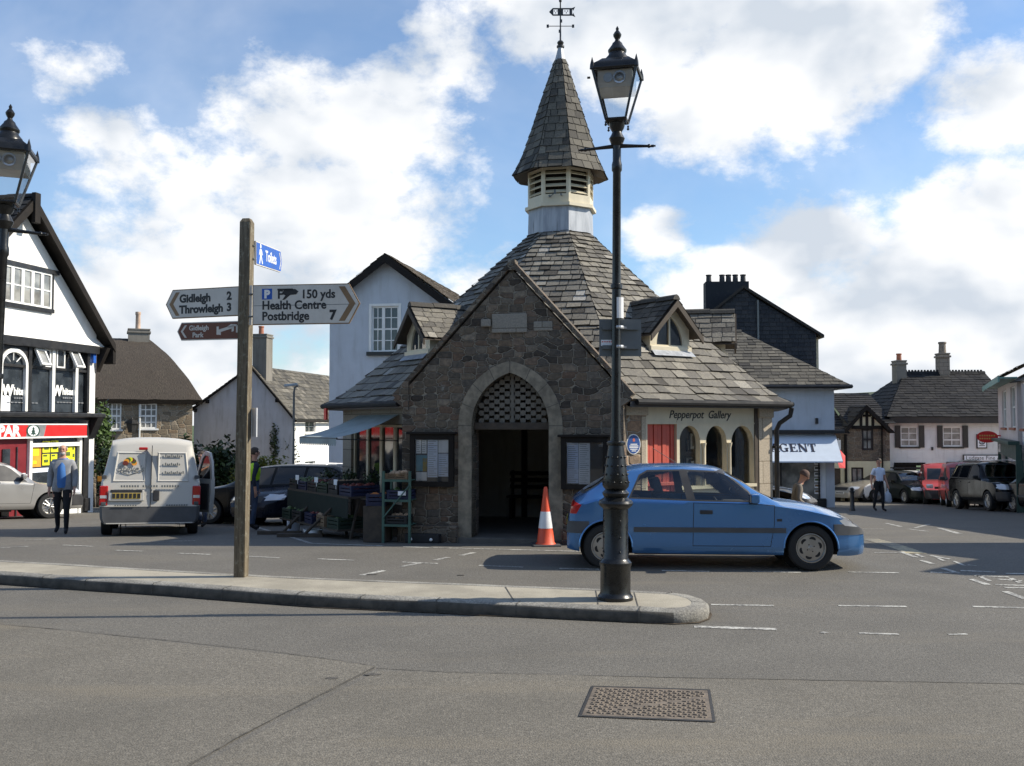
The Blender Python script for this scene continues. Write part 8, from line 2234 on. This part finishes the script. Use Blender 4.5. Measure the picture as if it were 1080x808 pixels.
low = [(-1.3,'crate_green','apple_green','green crate of leaves low on the stall shelf, far end'),(-.75,'crate_black','apple_green','black crate low on the stall shelf behind the far cone'),(-.1,'crate_blue','apple_red','blue crate on the low shelf in the middle of the stall'),(.5,'card','potato','cardboard box of potatoes on the low shelf of the stall'),(1.05,'crate_green','apple_green','green crate of marrows on the low shelf near the small cone')]
for i,(u,m,f_,lb)in enumerate(low):
 q = s7(-.45+u,-.98);crate((q.x,q.y,gz(s7(-.5,-.74).y)+.25),ang7+random.uniform(-.1,.1),.44,.5,.2,m,lb,f_,.05,30,30+i)
for u,lb in((-1.2,'white price card on the far crates of the stall'),(-.2,'white price card on the middle crates of the stall'),(.75,'white price card on the nearest crates of the stall')):
 q = s7(-.45+u,-1.04);bm = BM();box(bm,(-.07,-.004,0),(.07,.004,.10));box(bm,(-.008,.004,-.08),(.008,.012,.08));thing('price_card',bm,M['paper'],lb,'card',(q.x,q.y,gz(s7(-.5,-.74).y)+1.02),ang7+.1)
for i,(u,w_,z,lb)in enumerate(((-1.15,-.35,1.02,'dark leafy pot plant standing behind the far stall crates'),(-.2,-.35,1.02,'dark leafy pot plant standing behind the middle stall crates'),(.9,-.35,1.02,'dark leafy pot plant standing behind the near stall crates'))):
 q = s7(-.5+u,w_);pt = empty('pot_plant',(q.x,q.y,gz(s7(-.5,-.74).y)+z-.18),0,lb,'plant','pot plants on the stall')
 bm = BM();lathe(bm,[(.07,0),(.10,.18),(.11,.18),(.085,.17),(0,.16)],12);obj('pot',bm,M['crate_black'],pt,40)
 bm = BM();lay = bm.loops.layers.float_color.new('tone');rnd = random.Random(i)
 for k in range(130):
  d = Vector((rnd.gauss(0,.5),rnd.gauss(0,.5),rnd.uniform(.1,1))).normalized()*rnd.uniform(.06,.22);c = Vector((0,0,.2))+d;a = Vector((rnd.gauss(0,1),rnd.gauss(0,1),rnd.gauss(0,1))).normalized()*.04;b = d.cross(a).normalized()*.02
  f_ = quad(bm,[c-a,c-b,c+a,c+b])
  tn = rnd.random()
  for l in f_.loops:l[lay] = (tn,tn,tn,1)
 obj('foliage',bm,M['leaf_dark'],pt)
q = s7(-2.35,-.85);bm = BM();box(bm,(-.12,-.1,0),(.12,.1,.36),bevel=.03);lathe(bm,[(.03,.35),(.03,.42),(0,.42)],10)
thing('water_container',bm,M['paper_blue'],'pale plastic water container on the ground at the far end of the stall','container',(q.x,q.y,gz(q.y)),.4,smooth=40)
for i,(px,py,lb)in enumerate(((361,558,'white tub on the ground under the stall, left of another'),(371,559,'white tub on the ground under the stall, next to the leaning pole'))):
 q = s7(-.75+.3*i,-1.12);bm = BM();lathe(bm,[(.10,0),(.13,.12),(.14,.125),(.115,.12),(.09,.02),(0,.02)],16);thing('tub',bm,M['paper'],lb,'tub',(q.x,q.y,gz(q.y)),0,'white tubs under the stall',40)
a,b = G(352,566),G(400,560)
q = G(418,573);rk = empty('rack',(q.x,q.y,gz(q.y)),MROT,'dark green metal rack of boxes left of the notice board','rack')
rw = .235
for sx in(-1,1):
 for y in(0,.42):bm = BM();box(bm,(sx*rw-.02,y-.02,0),(sx*rw+.02,y+.02,1.22));obj('upright',bm,M['green_rack'],rk)
for z in(.30,.72,1.06):
 bm = BM();box(bm,(-rw+.02,-.018,z-.02),(rw-.02,.018,z+.02));box(bm,(-rw+.02,.402,z-.02),(rw-.02,.438,z+.02));box(bm,(-rw-.0,.02,z),(rw,.40,z+.015));obj('shelf',bm,M['green_rack'],rk)
bm = BM();tube(bm,[(-rw,-.03,.42),(rw,-.03,.98)],.012,6);obj('brace',bm,M['green_rack'],rk)
rkM = Matrix.Translation((q.x,q.y,gz(q.y)))@Matrix.Rotation(MROT,4,'Z')
def on_rack(x,y,z):return tuple(rkM@Vector((x,y,z)))
crate(on_rack(-.02,.2,1.075),MROT,.40,.36,.10,'card','shallow box of pale roots on top of the green rack','potato',.05,24,60)
crate(on_rack(.02,.2,.735),MROT,.40,.36,.16,'crate_blue','blue box with white label on the middle shelf of the green rack','apple_green',.04,20,61)
crate(on_rack(-.02,.2,.315),MROT,.38,.34,.15,'crate_black','black crate on the bottom shelf of the green rack','potato',.04,20,62)
crate(on_rack(-.42,.25,.62),MROT+.15,.34,.4,.2,'crate_blue','blue and orange box beside the green rack, hung at shelf height','orange_veg',.04,24,63)
bm = BM();box(bm,(-.2,-.2,0),(.2,.2,.62),rkM@Matrix.Translation((-.42,.25,0)),bevel=.01);o = thing('pedestal',bm,M['timber'],'dark wooden stand under the blue box beside the green rack','stand')
bm = BM();box(bm,(.02,-.012,.75),(.16,-.002,.82),rkM@Matrix.Translation((0,.02,.06)));o = thing('price_card',bm,M['paper'],'small white card on the blue box of the green rack','card')
for i,(px,py,lb)in enumerate(((346,556,'dark wooden shaft leaning low against the stall, farther one'),(378,566,'dark wooden shaft leaning low against the stall, nearer one'))):
 q = s7(-1.3+i*1.1,-1.45);e = s7(-.9+i*1.2,-.98);bm = BM();tube(bm,[(0,0,.05),((e.x-q.x)*.8,(e.y-q.y)*.8,.55)],.03,6);box(bm,(-.5,-.05,0),(.35,.05,.07));thing('barrow',bm,M['timber'],lb,'barrow',(q.x,q.y,gz(q.y)),0)
q = G(446,573);bt = empty('trough',(q.x,q.y+.15,gz(q.y)),MROT,'low black trough with two white knobs on the ground left of the porch','trough')
bm = BM();box(bm,(-.30,-.12,0),(.30,.12,.15),bevel=.015);obj('box',bm,M['crate_black'],bt)
for x in(-.19,.17):bm = BM();bmesh.ops.create_icosphere(bm,subdivisions=2,radius=.028,matrix=Matrix.Translation((x,-.135,.06)));obj('knob',bm,M['white_paint'],bt,60)
# people
def skin_mesh(verts,edges,radii,root=0,sub=2):
 me = bpy.data.meshes.new('s');me.from_pydata([tuple(v)for v in verts],edges,[])
 o = bpy.data.objects.new('s',me);COL.objects.link(o)
 m = o.modifiers.new('skin','SKIN');m.use_smooth_shade = True;m.branch_smoothing = .4
 sv = me.skin_vertices[0].data
 for i,r in enumerate(radii):
  sv[i].radius = (r,r)if not isinstance(r,tuple)else r;sv[i].use_root = (i==root)
 s = o.modifiers.new('sub','SUBSURF');s.levels = sub;s.render_levels = sub
 bpy.context.view_layer.update()
 out = bpy.data.meshes.new_from_object(o.evaluated_get(bpy.context.evaluated_depsgraph_get()))
 bpy.data.objects.remove(o);bpy.data.meshes.remove(me)
 for p in out.polygons:p.use_smooth = True
 return out
def add_mesh(name,me,mats_,parent):
 me.name = name;me.materials.clear()
 for m in(mats_ if isinstance(mats_,(list,tuple))else[mats_]):me.materials.append(m)
 o = bpy.data.objects.new(name,me);COL.objects.link(o)
 if parent:o.parent = parent
 return o
def person(label,J,shirt,trousers,shoes='cloth_black',hair=('hair_grey','short'),jacket=None,beard=False,sleeve='long',vest=None,hat=None,build=1.0,group=None):
 """J: joints by name (x to the person's left, -y forward ... the figure faces -y), metres"""
 root = empty('person',(0,0,0),0,label,'person',group)
 V = {k:Vector(v)for k,v in J.items()}
 names,verts,edges,rad = [],[],[],[]
 def add(n,p,r,prev=None):
  names.append(n);verts.append(p);rad.append(r)
  if prev is not None:edges.append((names.index(prev),len(names)-1))
 b = build
 pel,chest,neck,head = V['pelvis'],V['chest'],V['neck'],V['head']
 up = (neck-pel).normalized()
 add('pelvis',pel,(.145*b,.12*b));add('waist',pel.lerp(chest,.45),(.15*b,.125*b),'pelvis');add('chest',chest,(.165*b,.125*b),'waist')
 add('neck0',chest.lerp(neck,.72),(.085,.075),'chest');add('neck',neck,.056,'neck0')
 hd = (head-neck).normalized()
 add('jaw',neck+hd*.07,(.062,.070),'neck');add('skull',head,(.081,.099),'jaw');add('crown',head+hd*.09,(.062,.073),'skull')
 for s in('l','r'):
  add('sh'+s,V['sh'+s],.072*b,'chest');add('ua'+s,V['sh'+s].lerp(V['el'+s],.5),.055,'sh'+s);add('el'+s,V['el'+s],.045,'ua'+s);add('fa'+s,V['el'+s].lerp(V['wr'+s],.45),.042,'el'+s);add('wr'+s,V['wr'+s],.030,'fa'+s)
  hdv = (V['wr'+s]-V['el'+s]).normalized();add('pa'+s,V['wr'+s]+hdv*.075,(.042,.026),'wr'+s);side = Vector((0,-1,0))
  lat = hdv.cross(side).normalized()if hdv.cross(side).length>.1 else Vector((1,0,0))
  for k in range(4):
   o_ = (k-1.5)*.019;q = V['wr'+s]+hdv*(.14-.006*abs(k-1.3))+side*-o_*1.0*-1
   add('f%d'%k+s,q,.0085,'pa'+s);add('g%d'%k+s,q+hdv*(.03+.012*(k in(1,2)))+lat*(.018 if s=='l' else-.018),.0075,'f%d'%k+s)
  add('th'+s,V['wr'+s]+hdv*.06+side*.045,.010,'pa'+s)
  add('hip'+s,V['hip'+s],.10*b,'pelvis');add('tt'+s,V['hip'+s].lerp(V['kn'+s],.5),.082*b,'hip'+s);add('kn'+s,V['kn'+s],.06,'tt'+s);add('ca'+s,V['kn'+s].lerp(V['an'+s],.4),.057,'kn'+s);add('an'+s,V['an'+s],.043,'ca'+s);add('to'+s,V['to'+s],(.042,.032),'an'+s)
 me = skin_mesh(verts,edges,rad,0)
 mats_ = [M['skin'],M[shirt],M[trousers],M[shoes]]
 seg = []
 for a,c in edges:seg.append((verts[a],verts[c],names[c]))
 def region(p):
  best,bn = 9,None
  for a,c,n in seg:
   d = c-a;t = max(0,min(1,(p-a).dot(d)/max(1e-9,d.length_squared)));q = (p-a-d*t).length
   if q<best:best,bn,bt = q,n,t
  n = bn
  if n[:2]in('to',):return 3
  if n[:2]=='an':return 3 if bt>.85 else 2
  if n[:2]in('ca','kn','tt','hi'):return 2
  if n[:2]in('pa','th','f0','f1','f2','f3','g0','g1','g2','g3'):return 0
  if n[:2]in('wr',):return 0 if(bt>.7 or sleeve=='short')else 1
  if n[:2]in('fa','el'):return 0 if sleeve=='short' and(n[:2]=='fa' or bt>.35)else 1
  if n in('jaw','skull','crown'):return 0
  if n=='neck':return 0 if bt>.3 else 1
  if n=='waist':return 2 if bt<.35 else 1
  return 1
 add_mesh('body',me,mats_,root)
 for p in me.polygons:p.material_index = region(p.center)
 fwd = Vector((0,-1,0));fwd = (fwd-hd*fwd.dot(hd)).normalized()
 if 'look' in J:
  fwd = Vector(J['look']);fwd = (fwd-hd*fwd.dot(hd)).normalized()
 rt = hd.cross(fwd)*-1;Hm = Matrix.Identity(4)
 for i in range(3):Hm[i][0],Hm[i][1],Hm[i][2],Hm[i][3] = rt[i],-fwd[i],hd[i],head[i]
 bm = BM();bmesh.ops.create_icosphere(bm,subdivisions=2,radius=1,matrix=Hm@Matrix.Translation((0,-.092,-.012))@Matrix.Diagonal((.013,.02,.024,1)));obj('nose',bm,M['skin'],root,60)
 for s in(-1,1):
  bm = BM();bmesh.ops.create_icosphere(bm,subdivisions=2,radius=1,matrix=Hm@Matrix.Translation((s*.078,.005,-.01))@Matrix.Diagonal((.012,.02,.032,1)));obj('ear',bm,M['skin'],root,60)
  bm = BM();bmesh.ops.create_icosphere(bm,subdivisions=2,radius=.012,matrix=Hm@Matrix.Translation((s*.030,-.083,.018)));obj('eye',bm,M['hair_dark'],root,60)
 bm = BM();bmesh.ops.create_icosphere(bm,subdivisions=2,radius=1,matrix=Hm@Matrix.Translation((0,-.083,-.055))@Matrix.Diagonal((.024,.012,.007,1)));obj('mouth',bm,paint('lips',(.32,.13,.1),.5)if 'lips' not in M else M['lips'],root,60)
 if hair and not hat:
  hm,style = hair
  bm = BM();bmesh.ops.create_icosphere(bm,subdivisions=4,radius=1,matrix=Hm@Matrix.Translation((0,.012,.028))@Matrix.Diagonal((.087,.106,.098,1)))
  inv = Hm.inverted();kill = []
  for v in bm.verts:
   q = inv@v.co
   cut = (q.y<-.045 and q.z<.075)or q.z<-.045 or(q.y<-.0 and q.z<.01)
   if style=='bald':cut = cut or q.z>.045
   if cut:kill.append(v)
  bmesh.ops.delete(bm,geom=kill,context='VERTS')
  for v in bm.verts:v.co+=v.normal*.004*pnoise(v.co*60)
  obj('hair',bm,M[hm],root,80)
 if beard:
  bm = BM();bmesh.ops.create_icosphere(bm,subdivisions=3,radius=1,matrix=Hm@Matrix.Translation((0,-.05,-.075))@Matrix.Diagonal((.055,.045,.042,1)));obj('beard',bm,M['hair_grey'],root,60)
 if hat:
  bm = BM();lathe(bm,[(.098,.005),(.102,.035),(.096,.07),(.075,.105),(.04,.125),(0,.13)],20,Hm@Matrix.Translation((0,.008,0)));lathe(bm,[(.104,.0),(.108,.012),(.104,.035)],20,Hm@Matrix.Translation((0,.008,0)));obj('hat',bm,M[hat],root,50)
 def garment(nm,mat,idx,grow,extra=()):
  vs,es,rs = [],[],[];ids = {}
  for n in idx:
   ids[n] = len(vs);vs.append(verts[names.index(n)]);r = rad[names.index(n)];r = r if isinstance(r,tuple)else(r,r);rs.append((r[0]+grow,r[1]+grow))
  for a,c in edges:
   if names[a]in ids and names[c]in ids:es.append((ids[names[a]],ids[names[c]]))
  for pa_,p,r in extra:vs.append(p);rs.append(r);es.append((ids[pa_],len(vs)-1))
  add_mesh(nm,skin_mesh(vs,es,rs,ids['chest']),M[mat],root)
 arms = ['sh','ua','el','fa','wr']
 if jacket:
  garment('jacket',jacket,['pelvis','waist','chest','neck0','hipl','hipr']+[a+s for a in arms for s in('l','r')],.02,[('hipl',V['hipl']+Vector((.02,0,-.13)),(.115,.12)),('hipr',V['hipr']+Vector((-.02,0,-.13)),(.115,.12))])
  ch,pv = chest,pel
  bm = BM();ys_ = -.158*b
  pts = [(neck.lerp(chest,.5),.035),(chest,.07),(pel.lerp(chest,.45),.085),(pel,.08),(pel-Vector((0,0,.06)),.06)]
  prev = None
  for p,w in pts:
   cur = [bm.verts.new(p+Vector((k*w,-(.135 if p is not pts[0][0]else .075)*b-.012+.03*k*k,0)))for k in(-1,-.5,0,.5,1)]
   if prev:
    for k in range(4):bm.faces.new((prev[k],prev[k+1],cur[k+1],cur[k]))
   prev = cur
  obj('shirt_front',bm,M[shirt],root,80)
 if vest:garment('hi_vis_vest',vest,['pelvis','waist','chest','shl','shr'],.026)
 return root
def standing(h=1.75,stride=0.0,arm=.12,lean=0.0,swing=0.0):
 k = h/1.75
 J = dict(pelvis=(0,0,.95),chest=(0,-lean*.5,1.28),neck=(0,-lean,1.50),head=(0,-lean-.015,1.63))
 for s,n in((1,'l'),(-1,'r')):
  J['sh'+n] = (s*.172,-lean*.8,1.385);J['el'+n] = (s*(.22+arm*.5),.03-s*swing*.5,1.13);J['wr'+n] = (s*(.22+arm),-.05-s*swing,.89)
  J['hip'+n] = (s*.095,0,.90);J['kn'+n] = (s*.10,-.03-s*stride*.55,.49);J['an'+n] = (s*.10,.02-s*stride,.085+(.03 if s*stride<0 else 0));J['to'+n] = (s*.115,-.13-s*stride,.035)
 return{n:(x*k,y*k,z*k)for n,(x,y,z)in J.items()}
J = standing(1.80,.14,.015,.02,.05)
p = person('bald bearded man in open grey jacket and blue shirt walking towards us',J,'cloth_blue','cloth_black',hair=('hair_grey','bald'),jacket='cloth_grey',beard=True,build=1.08)
q = at(65,563,20.0);p.location = (q.x,20.0,gz(20.0));p.rotation_euler.z = radians(14)
J = standing(1.76,.06,.03,.02,.1)
p = person('person in a yellow hi-vis waistcoat and dark trousers just right of the wooden signpost',J,'cloth_navy','cloth_jeans',hair=('hair_dark','short'),vest='cloth_hivis')
q = at(266.5,556,21.3);p.location = (q.x,21.3,gz(21.3));p.rotation_euler.z = radians(125)
J = standing(1.72,.04,.1,.03);J['wrr'] = (-.18,-.42,1.32);J['elr'] = (-.30,-.20,1.20)
p = person('person in dark clothes standing behind the open van door, only hand and legs showing',J,'cloth_navy','cloth_jeans',hair=('hair_dark','short'))
q = at(213,557,22.9);p.location = (q.x,22.9,gz(22.9));p.rotation_euler.z = radians(-20)
J = standing(1.80,.10,.04,.01,.06);J['look'] = (-.8,-.6,0)
ws = person('man in white short-sleeved shirt, coloured bluish for shade, and black trousers walking in the street',J,'cloth_white','cloth_black',hair=('hair_dark','short'),sleeve='short',build=1.1)
q = at(927,541,34.0);ws.location = (q.x,34.0,gz(34.0));ws.rotation_euler.z = radians(18)
bm = BM();tube(bm,[(0,0,.0),(.02,-.02,-.10),(0,0,-.16)],[.012,.03,.06],8);tube(bm,[(0,0,-.14),(0,0,-.22),(.01,0,-.44),(0,0,-.50)],[.05,.12,.15,.10],10)
Mp = Matrix.Translation((q.x,34.0,gz(34.0)))@Matrix.Rotation(radians(18),4,'Z');hp = Mp@(Vector(J['wrl'])+Vector((.0,-.0,-.12)))
for v in bm.verts:v.co.x*=1.0;v.co.y*=.55
thing('carrier_bag',bm,M['bag'],'pale thin carrier bag held by the man in the white shirt','bag',tuple(hp),smooth=60)
J = dict(pelvis=(0,0,.52),chest=(0,-.07,.84),neck=(0,-.16,1.05),head=(0,-.22,1.17),shl=(.18,-.1,.97),shr=(-.18,-.1,.97),ell=(.25,-.06,.70),elr=(-.25,-.06,.70),wrl=(.12,-.26,.56),wrr=(-.12,-.26,.56),hipl=(.1,-.02,.50),hipr=(-.1,-.02,.50),knl=(.13,-.44,.49),knr=(-.13,-.44,.49),anl=(.13,-.42,.09),anr=(-.13,-.42,.09),tol=(.14,-.57,.035),tor=(-.14,-.57,.035))
p = person('person in grey-brown coat and knitted hat sitting hunched beyond the blue car\'s bonnet',J,'cloth_coat','cloth_navy',hair=None,hat='cloth_hat',build=1.15,jacket=None)
Yq = 20.6;q = at(842,520,Yq);p.location = (q.x-.1,Yq,gz(Yq)-.02);p.rotation_euler.z = radians(82)
sm = empty('seat',(q.x-.14,Yq,gz(Yq)),radians(82),'low dark bench under the seated person beyond the blue car','bench')
bm = BM();box(bm,(-.5,-.2,.36),(.5,.22,.41));obj('seat',bm,M['timber'],sm)
for x in(-.4,.35):bm = BM();box(bm,(x,-.18,0),(x+.06,.2,.36));obj('leg',bm,M['timber'],sm)
# plants
def foliage(cx,cy,z0,sx,sy,h,n,mat,label,cat,name,leaf=.12,seed=1,lobes=9,stems=True,group=None):
 rnd = random.Random(seed);root = empty(name,(cx,cy,z0),0,label,cat,group)
 bm = BM();lay = bm.loops.layers.float_color.new('tone')
 L_ = [(Vector((rnd.uniform(-.8,.8)*sx,rnd.uniform(-.7,.7)*sy,rnd.uniform(.15,.92)*h)),rnd.uniform(.3,.55))for _ in range(lobes)]
 for i in range(n):
  c,r = rnd.choice(L_);d = Vector((rnd.gauss(0,1),rnd.gauss(0,1),rnd.gauss(0,1))).normalized()*rnd.random()**.45
  p = c+Vector((d.x*sx*r*1.1,d.y*sy*r*1.2,d.z*h*r*.75))
  if p.z<0:continue
  a = Vector((rnd.gauss(0,1),rnd.gauss(0,1),rnd.gauss(0,.7))).normalized()*leaf*rnd.uniform(.6,1.3);b = a.cross(Vector((rnd.gauss(0,1),rnd.gauss(0,1),1))).normalized()*leaf*.5
  f = quad(bm,[p-a,p-b,p+a,p+b]);t = rnd.random()**1.4
  for l in f.loops:l[lay] = (t,t,t,1)
 obj('foliage',bm,M[mat],root)
 if stems:
  bm = BM()
  for c,r in L_:tube(bm,[(c.x*.2,c.y*.2,-.3),tuple(c*.6),tuple(c)],[.05,.03,.012],5)
  obj('stem',bm,M['bark'],root)
 return root
q = at(111,470,39.0);foliage(q.x-.25,39.0,gz(39),.40,.7,3.9,2000,'leaf_mid','tall green shrub climbing between the white shop and the thatched cottage','shrub','shrub',.12,2,12)
q = at(112,500,37.0);foliage(q.x+.35,37.3,gz(37.3),.9,.6,1.9,1800,'leaf_dark','dark low bush at the foot of the white shop','shrub','shrub',.11,3)
q = at(210,500,37.0);foliage(q.x,37.6,gz(37.6),1.1,.7,2.3,2600,'leaf_dark','dark bush behind the white van, at the left of the shaded cottage','shrub','shrub',.12,4,11)
q = at(238,500,37.0);foliage(q.x,37.2,gz(37.2),.9,.7,1.9,1800,'leaf_dark','dark rounded bush against the shaded gable left of the signpost','shrub','shrub',.12,5)
q = at(299,500,57.2);foliage(q.x,57.2,-1.76,.75,.4,4.2,2600,'leaf_dark','dark ivy climbing the right corner of the shaded cottage','ivy','ivy',.10,6,11)
a,b = at(247,490,33.5),at(301,490,33.5)
foliage((a.x+b.x)/2,33.5,gz(33.5),(b.x-a.x)/2,.45,1.62,5200,'leaf_yellow','clipped hedge with golden top behind the dark blue estate','hedge','hedge',.08,7,40)
q = at(107,505,34.5);sg2 = empty('small_sign',(q.x,34.5,gz(34.5)),0,'small orange board on a stake beside the white shop','sign')
bm = BM();box(bm,(-.13,-.02,q.z-gz(34.5)-.09),(.13,.02,q.z-gz(34.5)+.09));obj('board',bm,M['poster_orange'],sg2)
bm = BM();box(bm,(-.02,.022,0),(.02,.05,q.z-gz(34.5)));obj('stake',bm,M['timber'],sg2)
